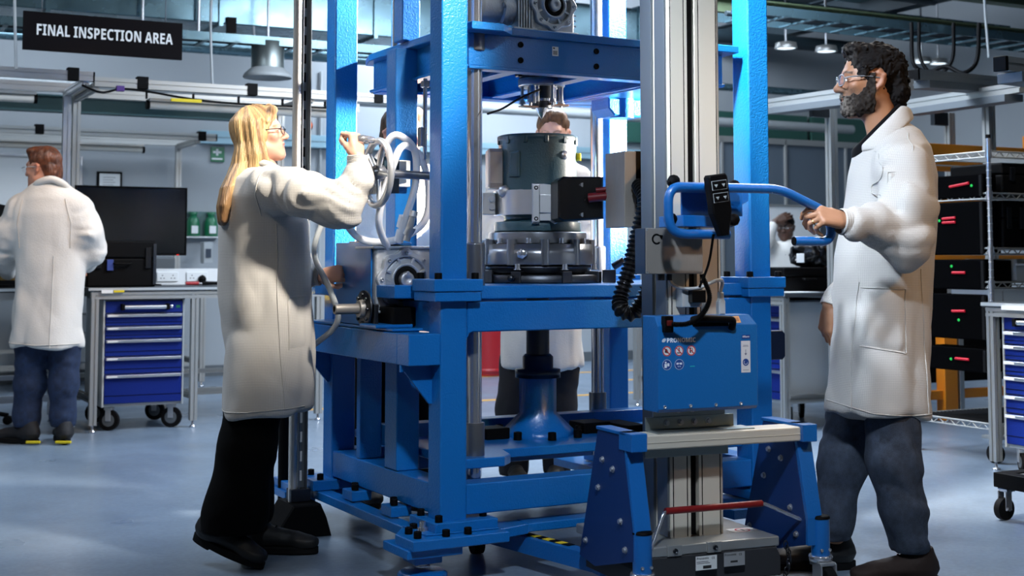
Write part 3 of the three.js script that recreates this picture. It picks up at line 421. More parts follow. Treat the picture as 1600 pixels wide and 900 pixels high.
  for (const [u, right] of [[-0.03, 0], [0.585, 1]]) {
    const s = part('side_plate', lift), w = 0.008;
    M('plate', ext(plate.map(([z, y]) => [-z, y]), w, 0.001).rotateY(Math.PI / 2).translate(u, 0, 0), S({ color: lin(0.002, 0.03, 0.15), roughness: 0.5, metalness: 0.1 }), s);
    const fl = [[0.0, 0.165], [0.012, 0.165], [0.012, 0.25], [-0.052, 0.528], [-0.066, 0.528], [0.0, 0.24]];
    M('front_flange', ext(fl.map(([z, y]) => [-z, y]), 0.055, 0.001).rotateY(Math.PI / 2).translate(u, 0, 0), b, s);
    M('top_bracket', [Bu(u - 0.004, u + 0.05, 0.486, 0.541, 0.0, 0.085), Bu(u - 0.004, u + 0.05, 0.53, 0.541, 0.04, 0.24)], b, s);
    for (const [v, y] of [[0.2, 0.44], [0.13, 0.42], [0.23, 0.35], [0.08, 0.27], [0.32, 0.17], [0.05, 0.19]]) M('bolt', [...hexBolt([u - 0.0, y, -v], [-1, 0, 0], 0.008, 0.009)], X.steel, s);
  }
  M('cross_beam', [Bu(0.0, 0.585, 0.488, 0.533, 0.014, 0.11, 0.006), Bu(0.0, 0.585, 0.509, 0.511, 0.0125, 0.02, 0)], X.beige, lift);
  M('angle_bracket', [Bu(0.07, 0.39, 0.533, 0.575, 0.105, 0.111, 0.001), Bu(0.07, 0.42, 0.533, 0.537, 0.03, 0.11, 0.001)], X.galv, lift);
  Ms('mount_plate', [Bu(0.1, 0.36, 0.575, 0.62, 0.108, 0.115, 0.001), Bu(0.06, 0.36, 0.452, 0.488, 0.09, 0.115, 0.002)], X.galv, lift);
  for (const u of [0.145, 0.195, 0.245, 0.295]) M('bolt', hexBolt([u, 0.556, -0.105], [0, 0, 1], 0.008, 0.01), X.steel, lift);
  for (const u of [0.19, 0.24]) M('bolt', hexBolt([u, 0.595, -0.108], [0, 0, 1], 0.008, 0.01), X.steel, lift);
  // casters
  for (const u of [0, 0.64]) {
    const c = part('caster', lift);
    M('socket_tube', [along(lathe([[0.02, 0.25], [0.028, 0.25], [0.0295, 0.246], [0.0295, 0.13], [0.02, 0.13]], 28), [u, 0, 0.0], [0, 1, 0])], b, c);
    M('end_cap', [along(lathe([[0, 0.257], [0.026, 0.255], [0.031, 0.25], [0.031, 0.245]], 24), [u, 0, 0], [0, 1, 0])], X.black, c);
    M('swivel', [along(lathe([[0, 0.132], [0.036, 0.132], [0.038, 0.126], [0.036, 0.112], [0.0, 0.11]], 28), [u, 0, 0], [0, 1, 0])], X.chrome, c);
    M('fork', [Bc(0.06, 0.012, 0.06, u, 0.107, 0.01), Bc(0.006, 0.075, 0.05, u - 0.027, 0.072, 0.02), Bc(0.006, 0.075, 0.05, u + 0.027, 0.072, 0.02)], X.steel, c);
    M('wheel', along(lathe([[0, -0.016], [0.042, -0.018], [0.049, -0.012], [0.05, 0.012], [0.042, 0.018], [0, 0.016]], 28), [u, 0.051, 0.028], [1, 0, 0]), X.rubber, c);
    M('axle', C([u - 0.035, 0.051, 0.028], [u + 0.035, 0.051, 0.028], 0.008), X.steel, c);
    for (const k of [-1, 1]) M('bolt', capBolt([u + k * 0.015, 0.15, 0.026], [0, 0, 1], 0.005, 0.005), X.steel, c);
  }
  // foot bar
  const fb = part('foot_bar', lift);
  M('bar_sleeve', C([0.105, 0.297, -0.045], [0.452, 0.297, -0.045], 0.0105, 0.0105, 20), S({ color: 0x7a0f12, roughness: 0.4 }), fb);
  M('bar_rod', [bent([[0.04, 0.19, -0.02], [0.1, 0.297, -0.045], [0.46, 0.297, -0.045], [0.64, 0.215, -0.02]], 0.02, 0.006)], X.chrome, fb);
  M('safety_chain', [Array.from({ length: 12 }, (_, i) => new THREE.TorusGeometry(0.008, 0.002, 6, 14).scale(1, 1.5, 1).rotateY(i % 2 ? 1.57 : 0).translate(0.53 + 0.012 * Math.sin(i * 0.5), 0.165 - i * 0.0135, -0.03))], X.darkMetal, lift);
  // control cover with print
  const box = part('control_cover', lift), bm = paint(lin(0.004, 0.13, 0.4), 0.42);
  M('cover', [ext([[0, 0.61], [0, 0.862], [0.022, 0.892], [0.1, 0.892], [0.1, 0.6], [0.01, 0.6]], 0.355, 0.003).rotateY(Math.PI / 2).translate(0.06, 0, -0.0)].map((g) => { const p = g.attributes.position; for (let i = 0; i < p.count; i++) if (p.getY(i) > 0.87) p.setX(i, clamp(p.getX(i), 0.06, 0.398)); return g; }), bm, box);
  M('cover_handle', [bent([[0.18, 0.88, 0.002], [0.185, 0.885, 0.028], [0.31, 0.88, 0.028], [0.318, 0.852, 0.004]], 0.015, 0.011), Bc(0.13, 0.03, 0.012, 0.245, 0.873, -0.004)], X.black, box);
  for (const u of [0.075, 0.165, 0.255, 0.345]) M('screw', capBolt([u + 0.005, 0.618, 0.0], [0, 0, 1], 0.005, 0.004), X.steel, box);
  M('logo_text', text('PRONOMIC', 0.0135, 0.001).translate(0.088, 0.812, 0.0002), S({ color: 0xeef4f8, roughness: 0.5 }), box);
  M('logo_mark', [ext(ring(0, 0, 0.006, 14).map(([x, y]) => [x * 1.1 + y * 0.5, y]), 0.001, 0).translate(0.079, 0.819, 0.0002)], S({ color: 0xc9d4dc, roughness: 0.5 }), box);
  const ban = (k) => (g, w, h) => { g.fillStyle = '#d9dcdf'; g.fillRect(0, 0, w, h); g.fillStyle = '#23262c'; if (k === 0) { g.beginPath(); g.moveTo(30, 22); g.lineTo(52, 30); g.lineTo(66, 70); g.lineTo(26, 60); g.fill(); } if (k === 1) { g.beginPath(); g.arc(48, 24, 8, 0, 7); g.fill(); g.fillRect(40, 34, 16, 22); g.fillRect(24, 62, 48, 10); } if (k === 2) { g.beginPath(); g.arc(40, 26, 8, 0, 7); g.fill(); g.fillRect(30, 36, 14, 34); g.fillRect(56, 22, 8, 50); } g.strokeStyle = '#b01822'; g.lineWidth = 9; g.beginPath(); g.arc(48, 48, 42, 0, 7); g.stroke(); g.beginPath(); g.moveTo(18, 18); g.lineTo(78, 78); g.stroke(); };
  [0, 1, 2].forEach((k) => { const [g, m] = disc(0.0155, ban(k)); M('warning_sign', g.translate(0.0885 + k * 0.043, 0.786, 0.0008), m, box); });
  const must = (k) => (g, w, h) => { g.fillStyle = '#c9d6e2'; g.fillRect(0, 0, w, h); g.fillStyle = '#0d3f8a'; g.beginPath(); g.arc(48, 48, 44, 0, 7); g.fill(); g.fillStyle = '#e8eef4'; if (k === 0) { g.beginPath(); g.arc(36, 28, 10, 0, 7); g.fill(); g.fillRect(22, 40, 26, 36); g.fillRect(52, 34, 22, 28); } else { g.fillRect(18, 32, 24, 18); g.fillRect(54, 32, 24, 18); g.fillRect(40, 36, 16, 5); g.font = 'bold 14px sans-serif'; g.fillText('kg kg', 30, 70); } };
  [0, 1].forEach((k) => { const [g, m] = disc(0.016, must(k)); M('instruction_sign', g.translate(0.0885 + k * 0.043, 0.745, 0.0008), m, box); });
  const [ga, ma] = sticker(0.017, 0.003, (g, w, h) => { g.fillStyle = '#27b7c4'; g.fillRect(0, 0, w, h); }); M('small_label', ga.translate(0.178, 0.738, 0.0008), ma, box);
  const [gb, mb] = sticker(0.034, 0.098, (g, w, h) => { g.fillStyle = '#d3d6da'; g.fillRect(0, 0, w, h); g.fillStyle = '#2a3b66'; g.fillRect(28, 50, 70, 4); g.fillRect(24, 62, 80, 4); g.fillRect(61, 100, 6, 50); g.beginPath(); g.moveTo(48, 146); g.lineTo(80, 146); g.lineTo(64, 168); g.fill(); g.fillStyle = '#123f88'; g.beginPath(); g.arc(64, 250, 42, 0, 7); g.fill(); g.strokeStyle = '#e8eef4'; g.lineWidth = 5; g.beginPath(); g.arc(64, 250, 24, 0, 4); g.stroke(); g.fillStyle = '#2a3b66'; g.fillRect(26, 338, 78, 4); }, 128);
  M('inspection_label', gb.translate(0.37, 0.762, 0.0008), mb, box);
  const [gd, md] = sticker(0.03, 0.012, (g, w, h) => { g.fillStyle = '#123a86'; g.fillRect(0, 0, w, h); g.fillStyle = '#eee'; g.font = 'bold 34px sans-serif'; g.fillText('Allianz', 6, 36); }, 128); M('maker_label', gd.translate(0.372, 0.824, 0.0008), md, box);
  const [gc, mc] = sticker(0.024, 0.025, (g, w, h) => { g.fillStyle = '#d9a06a'; g.fillRect(0, 0, w, h); g.fillStyle = '#8a3d16'; for (let i = 0; i < 5; i++) g.fillRect(24, 34 + i * 14, 80, 8); }, 128); M('orange_label', gc.rotateX(-0.62).translate(0.345, 0.878, -0.0095), mc, box);
  M('switch', [Bc(0.03, 0.05, 0.026, 0.088, 0.868, 0.006)], X.black, box); M('switch_rocker', Bc(0.02, 0.018, 0.01, 0.088, 0.872, 0.02), S({ color: 0x5a1512, roughness: 0.4 }), box);
  M('mains_plug', [ext([[-0.012, 0], [0.012, 0], [0.012, 0.04], [0.007, 0.05], [0.007, 0.07], [-0.007, 0.07], [-0.007, 0.05], [-0.012, 0.04]], 0.022, 0.003).translate(0.318, 0.892, -0.07)], X.lightGrey, box);
  // handle and its bracket
  const hd = part('push_handle', lift), hz = 0.1;
  M('handle_tube', [bent([[0.25, 1.141, hz], [0.066, 1.141, hz], [0.04, 1.175, hz], [0.043, 1.283, hz], [0.44, 1.283, hz], [0.62, 1.21, hz], [0.634, 1.122, hz], [0.487, 1.122, hz]], 0.045, 0.0145, 20)], X.liftBlue, hd);
  Ms('tube_plug', [C([0.251, 1.141, hz], [0.249, 1.141, hz], 0.012), C([0.486, 1.122, hz], [0.489, 1.122, hz], 0.0125)], X.black, hd);
  M('handle_bracket', [Bu(0.14, 0.36, 1.2, 1.29, -0.01, 0.0), Bu(0.12, 0.3, 1.165, 1.2, -0.05, 0.1), ext([[0.2, 1.29], [0.4, 1.29], [0.4, 1.25], [0.37, 1.235], [0.3, 1.2], [0.2, 1.2]], 0.012, 0.002).translate(0, 0, -0.03), Bu(0.1, 0.26, 1.27, 1.295, -0.1, -0.0)], X.liftBlue, hd);
  for (const [u, y, z] of [[0.08, 1.3, 0.06], [0.29, 1.185, 0.06], [0.3, 1.29, 0.05], [0.075, 1.185, 0.05]]) M('clamp_knob', [along(lathe([[0, 0.02], [0.016, 0.018], [0.02, 0.008], [0.016, -0.01], [0, -0.012]], 10), [u, y, z], [0, 0.3, 1])], X.black, hd);
  // remote control on the handle
  // gripper carriage and arm behind the mast
  const ga2 = part('gripper_arm', lift);
  M('motor_box', [Bu(0.315, 0.4, 1.185, 1.452, 0.62, 0.622), Bu(0.315, 0.4, 1.187, 1.45, 0.622, 0.75)], X.blackGloss, ga2);
  M('side_cover', [Bu(0.268, 0.316, 1.18, 1.45, 0.61, 0.76)], X.brushed, ga2);
  Ms('guide_rail', [Bu(0.385, 0.41, 1.1, 1.62, 0.55, 0.62), Bu(0.36, 0.4, 1.22, 1.42, 0.3, 0.62)], X.black, ga2);
  for (const y of [1.48, 1.54]) M('bolt', hexBolt([0.397, y, -0.55], [0, 0, 1], 0.009, 0.008), X.steel, ga2);
  M('gripper_body', [ext([[-0.0, 1.217], [0.0, 1.355], [0.02, 1.37], [0.17, 1.37], [0.17, 1.215], [0.02, 1.205]], 0.15, 0.006).rotateY(-0.25).translate(0.16, 0, -1.0)], X.blackGloss, ga2);
  M('red_stripe', [ext([[0.012, 1.225], [0.012, 1.36], [0.032, 1.36], [0.032, 1.225]], 0.004, 0).rotateY(-0.25).translate(0.16 + 0.037, 0, -0.852)], S({ color: 0x9a1420, roughness: 0.35 }), ga2);
  Ms('motor_tube', [C([0.22, 1.29, -0.8], [0.34, 1.305, -0.72], 0.017), C([0.24, 1.318, -0.78], [0.34, 1.33, -0.72], 0.009)], S({ color: 0x5e0d14, roughness: 0.4 }), ga2);
  for (const [u, y] of [[0.21, 1.34], [0.21, 1.23], [0.225, 1.285], [0.26, 1.235]]) M('bolt', hexBolt([u, y, -0.84], [0.2, 0, 1], 0.009, 0.009), X.steel, ga2);
}
const remote = thing('remote_control', 'black hand remote with four buttons clipped on the blue push handle', 'remote control', liftW(0.185, 1.225, -0.135), LT);
remote.rotation.set(0, LT, 0.14, 'YXZ');
M('body', [ext([[-0.012, -0.09], [0.014, -0.09], [0.034, -0.02], [0.034, 0.085], [0.028, 0.095], [-0.026, 0.095], [-0.032, 0.088], [-0.032, -0.02]], 0.034, 0.004)], X.black, remote);
for (const y of [0.025, 0.062]) { M('button_frame', [B(-0.026, 0.026, y - 0.014, y + 0.014, 0.034, 0.0352, 0)], X.lightGrey, remote); M('button_pad', B(-0.0245, 0.0245, y - 0.0125, y + 0.0125, 0.0345, 0.0365, 0), X.black, remote); for (const x of [-0.013, 0.013]) M('button', C([x, y, 0.036], [x, y, 0.039], 0.006, 0.006, 3), X.lightGrey, remote); }
solo('remote_cable', [tube([liftW(0.185, 1.14, -0.12), liftW(0.19, 1.05, -0.08), liftW(0.17, 0.98, -0.06)], 0.004, 20)], X.black, 'thin black cable below the hand remote', 'cable');
solo('spiral_cable', [corrugated([liftW(0.185, 1.02, -0.05), liftW(0.205, 0.95, -0.06), liftW(0.18, 0.9, -0.06), liftW(0.13, 0.872, -0.06), liftW(0.09, 0.868, -0.03)], 0.009, 50)], X.black, 'black ribbed cable curving down to the switch on the blue control cover', 'cable');
solo('mains_cable', [tube([liftW(0.15, 1.02, 0.1), liftW(0.16, 0.985, 0.08), liftW(0.22, 0.975, 0.05), liftW(0.29, 1.0, 0.03), liftW(0.32, 0.995, 0.05), liftW(0.318, 0.96, 0.06)], 0.0055, 40)], X.lightGrey, 'pale grey mains cable looping to the plug above the control cover', 'cable');
const sb = thing('control_box', 'grey metal control box with black turning arrow on the lift mast', 'control box', LO, LT);
M('housing', B(0.045, 0.25, 1.02, 1.162, -0.115, -0.05, 0.003), X.brushed, sb);
M('side_skin', B(0.043, 0.0452, 1.021, 1.161, -0.114, -0.051, 0), S({ color: 0x3a5068, metalness: 0.7, roughness: 0.4 }), sb);
M('arrow_mark', [new THREE.TorusGeometry(0.014, 0.003, 6, 24, 4.6).scale(1, 1, 0.3).rotateZ(0.9).translate(0.084, 1.128, -0.0495), ext([[0.09, 1.142], [0.106, 1.14], [0.102, 1.126]], 0.002, 0).translate(0, 0, -0.05)], X.black, sb);
for (const [x, y] of [[0.05, 1.025], [0.245, 1.025], [0.05, 1.157], [0.245, 1.157]]) M('screw', capBolt([x, y, -0.05], [0, 0, 1], 0.004, 0.002), X.steel, sb);
Ms('cable_gland', [C([0.115, 1.0, -0.08], [0.115, 1.022, -0.08], 0.012), C([0.145, 1.0, -0.08], [0.145, 1.022, -0.08], 0.009)], X.darkMetal, sb);
M('lower_switch', [Bc(0.075, 0.06, 0.05, 0.225, 0.945, -0.1)], X.lightGrey, sb); M('switch_cover', Bc(0.05, 0.04, 0.03, 0.235, 0.95, -0.065), X.blackGloss, sb);
solo('corrugated_hose', [corrugated([liftW(0.31, 1.33, 0.58), liftW(0.29, 1.27, 0.5), liftW(0.25, 1.15, 0.48), liftW(0.205, 1.03, 0.46), liftW(0.165, 0.93, 0.45), liftW(0.155, 0.895, 0.42), liftW(0.185, 0.885, 0.4), liftW(0.215, 0.93, 0.38), liftW(0.235, 0.99, 0.36), liftW(0.25, 1.02, 0.3)], 0.029, 44)], X.blackGloss, 'thick black corrugated hose hanging in a loop beside the lift mast', 'hose');

// ---------- the workpiece on its fixture, with the clamp ----------
const WP = pressW(0.61, 0, 0.45);
const fx = thing('clamping_fixture', 'round steel clamping fixture with bolts on the press table', 'fixture', [WP.x, 0.977, WP.z], 0);
M('base_disc', lathe([[0, 0], [0.245, 0], [0.248, 0.004], [0.248, 0.028], [0.235, 0.032], [0.15, 0.034], [0.15, 0.07], [0, 0.07]], 64), X.darkMetal, fx);
M('middle_ring', lathe([[0.1, 0.068], [0.216, 0.068], [0.22, 0.072], [0.22, 0.108], [0.217, 0.11], [0.217, 0.148], [0.1, 0.15]], 64), X.gunmetal, fx);
M('lower_ring', lathe([[0.1, 0.034], [0.19, 0.034], [0.2, 0.04], [0.21, 0.056], [0.21, 0.068], [0.1, 0.068]], 64), X.darkMetal, fx);
M('upper_ring', lathe([[0.08, 0.15], [0.19, 0.15], [0.192, 0.153], [0.192, 0.19], [0.188, 0.195], [0.08, 0.195]], 64), X.gunmetal, fx);
for (let k = 0; k < 10; k++) { const a = k * 0.6283 + 0.2; M('standoff', C([0.206 * Math.cos(a), 0.068, 0.206 * Math.sin(a)], [0.206 * Math.cos(a), 0.165, 0.206 * Math.sin(a)], 0.019, 0.019, 18), X.gunmetal, fx); M('clamp_bolt', hexBolt([0.2 * Math.cos(a + 0.3), 0.15, 0.2 * Math.sin(a + 0.3)], [0, 1, 0], 0.011, 0.02), X.chrome, fx); }
for (let k = 0; k < 8; k++) { const a = k * 0.7854 + 0.35, c = Math.cos(a), s = Math.sin(a); M('toe_clamp', Bc(0.06, 0.045, 0.04, 0.225, 0.022, 0, 0.004).rotateY(-a), X.darkMetal, fx); M('clamp_bolt', hexBolt([0.232 * c, 0.05, 0.232 * s], [0, 1, 0], 0.012, 0.022), X.chrome, fx); }
Ms('side_clamp', [Bc(0.05, 0.05, 0.05, 0.275, 0.025, 0.06), along(lathe([[0, 0.05], [0.014, 0.05], [0.014, 0], [0, 0]], 12), [0.29, 0.06, 0.06], [0.8, 0.5, 0])], X.darkMetal, fx);
Ms('side_clamp', [Bc(0.05, 0.05, 0.05, -0.2, 0.025, 0.16), along(lathe([[0, 0.03], [0.013, 0.03], [0.013, 0], [0, 0]], 8), [-0.1, 0.02, 0.24], [-0.2, 0, 1])], X.darkMetal, fx);
M('hex_plug', [along(lathe([[0, 0.03], [0.018, 0.03], [0.02, 0.02], [0.022, 0], [0, 0]], 6), [-0.06, 0.11, 0.21], [-0.2, 0, 1])], X.chrome, fx);
const wp = thing('gearbox_housing', 'dark teal cylindrical gearbox housing clamped upright on the press table', 'gearbox housing', [WP.x, 1.172, WP.z], 0);
M('drum', lathe([[0, 0.002], [0.168, 0.002], [0.17, 0.006], [0.17, 0.036], [0.166, 0.04], [0.135, 0.042], [0.13, 0.06], [0.15, 0.07], [0.153, 0.08], [0.153, 0.355], [0.158, 0.358], [0.158, 0.374], [0.15, 0.378], [0.12, 0.378], [0.11, 0.36], [0, 0.36]], 72), X.teal, wp);
for (let k = 0; k < 12; k++) M('rib', Bc(0.018, 0.03, 0.02, 0, 0.356, 0.15, 0.004).rotateY(k * 0.5236 + 0.2), X.teal, wp);
M('inspection_cover', [Bc(0.05, 0.1, 0.012, 0, 0.26, 0.154, 0.004).rotateY(-0.62), Bc(0.036, 0.086, 0.014, 0, 0.26, 0.155, 0.003).rotateY(-0.62)], X.teal, wp);
M('side_cover', [ext([[-0.055, 0.17], [0.055, 0.17], [0.06, 0.19], [0.06, 0.31], [0.04, 0.325], [-0.055, 0.325], [-0.06, 0.31], [-0.06, 0.18]], 0.06, 0.006).translate(0, 0, 0.14).rotateY(-1.45)], S({ color: 0xa39a92, metalness: 0.4, roughness: 0.5 }), wp);
M('lifting_eye', [along(lathe([[0, 0.03], [0.014, 0.03], [0.024, 0.02], [0.026, 0.006], [0.018, 0], [0, 0]], 8), [-0.125, 0.155, 0.09], [-0.6, 0, 0.8]), C([-0.13, 0.155, 0.09], [-0.06, 0.155, 0.15], 0.007)], X.steel, wp);
M('oil_plug', along(lathe([[0, 0.012], [0.007, 0.012], [0.009, 0.008], [0.016, 0.008], [0.018, 0], [0, 0]], 24), [0.1, 0.295, 0.112], [0.55, 0, 0.8]), X.steel, wp);
M('yellow_plug', along(lathe([[0, 0.02], [0.014, 0.018], [0.016, 0], [0, 0]], 20), [0.152, 0.295, 0.02], [1, 0, 0.1]), X.yellow, wp);
const cb = thing('clamp_band', 'silver aluminium clamp band with V block around the teal housing', 'clamp', [WP.x, 1.172, WP.z], 0);
{
  const band = []; for (let i = 0; i <= 40; i++) { const a = 3.3 - i / 40 * 2.0; band.push([0.172 * Math.cos(a), 0.172 * Math.sin(a)]); } for (let i = 40; i >= 0; i--) { const a = 3.3 - i / 40 * 2.0; band.push([0.1555 * Math.cos(a), 0.1555 * Math.sin(a)]); }
  M('band', flat(ext(band.map(([x, z]) => [x, -z]), 0.095, 0.001)).translate(0, 0.065, 0), X.alu, cb);
  M('end_block', Bc(0.05, 0.085, 0.05, -0.19, 0.11, 0.05), X.aluDull, cb);
  for (const y of [0.095, 0.127]) M('bolt', hexBolt([-0.178, y, 0.075], [0, 0, 1], 0.011, 0.01), X.steel, cb);
  M('v_block', ext([[-0.025, 0.03], [-0.0, 0.03], [0.0, 0.04], [0.04, 0.04], [0.062, 0.028], [0.085, 0.04], [0.125, 0.04], [0.125, 0.175], [0.09, 0.18], [0.065, 0.155], [0.045, 0.178], [0.02, 0.182], [-0.025, 0.182]], 0.03, 0.002).translate(0, 0, 0.155), X.alu, cb);
  Ms('v_block_face', [B(0.004, 0.118, 0.07, 0.14, 0.183, 0.192, 0.002), B(-0.022, 0.004, 0.035, 0.178, 0.183, 0.196, 0.002)], X.alu, cb);
  for (const [x, y] of [[-0.009, 0.165], [-0.009, 0.048], [0.07, 0.12], [0.07, 0.088]]) M('bolt', capBolt([x, y, 0.19], [0, 0, 1], x < 0 ? 0.008 : 0.004, 0.007), X.black, cb);
  Ms('jaw_pin', [C([0.1, 0.175, 0.17], [0.15, 0.175, 0.17], 0.009), C([0.1, 0.045, 0.17], [0.15, 0.045, 0.17], 0.009), Bc(0.01, 0.13, 0.02, 0.125, 0.11, 0.18)], X.chrome, cb);
}

// ---------- people: implicit surfaces meshed with surface nets ----------
function sdfMesh(f, lo, hi, h, colour, slack = 0.012) {
  const nx = Math.ceil((hi[0] - lo[0]) / h) + 1, ny = Math.ceil((hi[1] - lo[1]) / h) + 1, nz = Math.ceil((hi[2] - lo[2]) / h) + 1, v = new Float32Array(nx * ny * nz), K = 4, R = K * h * 0.9 + slack;
  for (let bz = 0; bz < nz; bz += K) for (let by = 0; by < ny; by += K) for (let bx = 0; bx < nx; bx += K) {
    const d = f(lo[0] + (bx + (K - 1) / 2) * h, lo[1] + (by + (K - 1) / 2) * h, lo[2] + (bz + (K - 1) / 2) * h), skip = Math.abs(d) > R;
    for (let z = bz; z < Math.min(bz + K, nz); z++) for (let y = by; y < Math.min(by + K, ny); y++) for (let x = bx; x < Math.min(bx + K, nx); x++) v[(z * ny + y) * nx + x] = skip ? d : f(lo[0] + x * h, lo[1] + y * h, lo[2] + z * h);
  }
  const pos = [], idx = [], at = new Int32Array(nx * ny * nz).fill(-1), sx = 1, sy = nx, sz = nx * ny;
  for (let z = 0; z < nz - 1; z++) for (let y = 0; y < ny - 1; y++) for (let x = 0; x < nx - 1; x++) {
    const o = (z * ny + y) * nx + x; let m = 0;
    for (let c = 0; c < 8; c++) if (v[o + (c & 1) * sx + (c >> 1 & 1) * sy + (c >> 2) * sz] < 0) m |= 1 << c;
    if (m === 0 || m === 255) continue;
    let px = 0, py = 0, pz = 0, n = 0;
    for (let a = 0; a < 8; a++) for (let q = 0; q < 3; q++) { const b = a | 1 << q; if (b === a || (m >> a & 1) === (m >> b & 1)) continue; const va = v[o + (a & 1) * sx + (a >> 1 & 1) * sy + (a >> 2) * sz], vb = v[o + (b & 1) * sx + (b >> 1 & 1) * sy + (b >> 2) * sz], t = va / (va - vb); px += (a & 1) + (q === 0 ? t : 0); py += (a >> 1 & 1) + (q === 1 ? t : 0); pz += (a >> 2) + (q === 2 ? t : 0); n++; }
    at[o] = pos.length / 3; pos.push(lo[0] + (x + px / n) * h, lo[1] + (y + py / n) * h, lo[2] + (z + pz / n) * h);
  }
  const quad = (a, b, c, d, flip) => { if (a < 0 || b < 0 || c < 0 || d < 0) return; if (flip) idx.push(a, c, b, a, d, c); else idx.push(a, b, c, a, c, d); };
  for (let z = 1; z < nz - 1; z++) for (let y = 1; y < ny - 1; y++) for (let x = 1; x < nx - 1; x++) {
    const o = (z * ny + y) * nx + x, s = v[o] < 0;
    if (s !== v[o + sx] < 0) quad(at[o - sy - sz], at[o - sz], at[o], at[o - sy], !s);
    if (s !== v[o + sy] < 0) quad(at[o - sx - sz], at[o - sx], at[o], at[o - sz], !s);
    if (s !== v[o + sz] < 0) quad(at[o - sx - sy], at[o - sy], at[o], at[o - sx], !s);
  }
  const g = new THREE.BufferGeometry(); g.setAttribute('position', new THREE.Float32BufferAttribute(pos, 3)); g.setIndex(idx); g.computeVertexNormals();
  if (colour) { const c = new Float32Array(pos.length); for (let i = 0; i < pos.length; i += 3) { const k = colour(pos[i], pos[i + 1], pos[i + 2]); c[i] = k[0]; c[i + 1] = k[1]; c[i + 2] = k[2]; } g.setAttribute('color', new THREE.BufferAttribute(c, 3)); }
  return g;
}
const smin = (a, b, k) => { const h = Math.max(k - Math.abs(a - b), 0) / k; return Math.min(a, b) - h * h * k * 0.25; };
const smax = (a, b, k) => -smin(-a, -b, k);
function cap(a, b, ra, rb = ra) {
  a = vec(a); b = vec(b); const { x: ax, y: ay, z: az } = a, bx = b.x - ax, by = b.y - ay, bz = b.z - az, L = bx * bx + by * by + bz * bz || 1e-9;
  const f = (x, y, z) => { const px = x - ax, py = y - ay, pz = z - az, h = clamp((px * bx + py * by + pz * bz) / L, 0, 1); return Math.sqrt((px - bx * h) ** 2 + (py - by * h) ** 2 + (pz - bz * h) ** 2) - (ra + (rb - ra) * h); };
  f.par = (x, y, z) => clamp(((x - ax) * bx + (y - ay) * by + (z - az) * bz) / L, 0, 1); return f;
}
const ell = (c, r) => { const [cx, cy, cz] = c, [rx, ry, rz] = r, m = Math.min(rx, ry, rz); return (x, y, z) => { const a = (x - cx) / rx, b = (y - cy) / ry, d = (z - cz) / rz, k0 = Math.sqrt(a * a + b * b + d * d), k1 = Math.sqrt((a / rx) ** 2 + (b / ry) ** 2 + (d / rz) ** 2); return k1 > 1e-6 ? k0 * (k0 - 1) / k1 : -m; }; };
const blend = (k, ...fs) => (x, y, z) => { let d = fs[0](x, y, z); for (let i = 1; i < fs.length; i++) d = smin(d, fs[i](x, y, z), k); return d; };
function loft(sec) {                            // stacked ellipses [y, cx, cz, rx, rz], top first or bottom first
  const s = [...sec].sort((a, b) => a[0] - b[0]), n = s.length;
  return (x, y, z) => {
    let i = 0; const yc = clamp(y, s[0][0], s[n - 1][0]); while (i < n - 2 && yc > s[i + 1][0]) i++;
    const a = s[i], b = s[i + 1]; let t = (yc - a[0]) / (b[0] - a[0]);
    const cx = lerp(a[1], b[1], t), cz = lerp(a[2], b[2], t), rx = lerp(a[3], b[3], t), rz = lerp(a[4], b[4], t), p = (x - cx) / rx, q = (z - cz) / rz;
    const k0 = Math.sqrt(p * p + q * q), k1 = Math.sqrt((p / rx) ** 2 + (q / rz) ** 2), d = k1 > 1e-6 ? k0 * (k0 - 1) / k1 : -Math.min(rx, rz);
    return smax(d, Math.max(s[0][0] - y, y - s[n - 1][0]), 0.02);
  };
}
const ridge = (x, y, z) => { const n = noise(x, y, z); return 1 - 2 * Math.abs(n); };
// cloth folds: long soft vertical folds on the body, cross folds on the sleeves
const folds = (s, up) => (x, y, z) => {
  const wx = 0.35 * noise(x * 3 + s, y * 2, z * 3), a = ridge(x * 7 + wx + s, y * 1.7 + wx, z * 7), b = noise(x * 15 + s, y * 6 + wx * 3, z * 15), c = ridge((x + y * 0.6) * 9 + s, (y - x * 0.4) * 5 + s, z * 8);
  return up * (a * 0.0095 + b * 0.004) + c * 0.004;
};
const sleeveFold = (s) => (x, y, z) => ridge((x + z) * 12 + s, y * 13 + 2 * noise(x * 6, y * 6, z * 6 + s), z * 9) * 0.011 + noise(x * 24 + s, y * 24, z * 24) * 0.0022;
function frame(at, yaw, pitch = 0, roll = 0, k = 1) {
  const m = new THREE.Matrix4().makeRotationFromEuler(new THREE.Euler(pitch, yaw, roll, 'YXZ')).scale(V(k, k, k)).setPosition(vec(at)); return { m, inv: m.clone().invert() };
}
const inFrame = (fr, f, k = 1) => { const e = fr.inv.elements; return (x, y, z) => f(e[0] * x + e[4] * y + e[8] * z + e[12], e[1] * x + e[5] * y + e[9] * z + e[13], e[2] * x + e[6] * y + e[10] * z + e[14]) * k; };
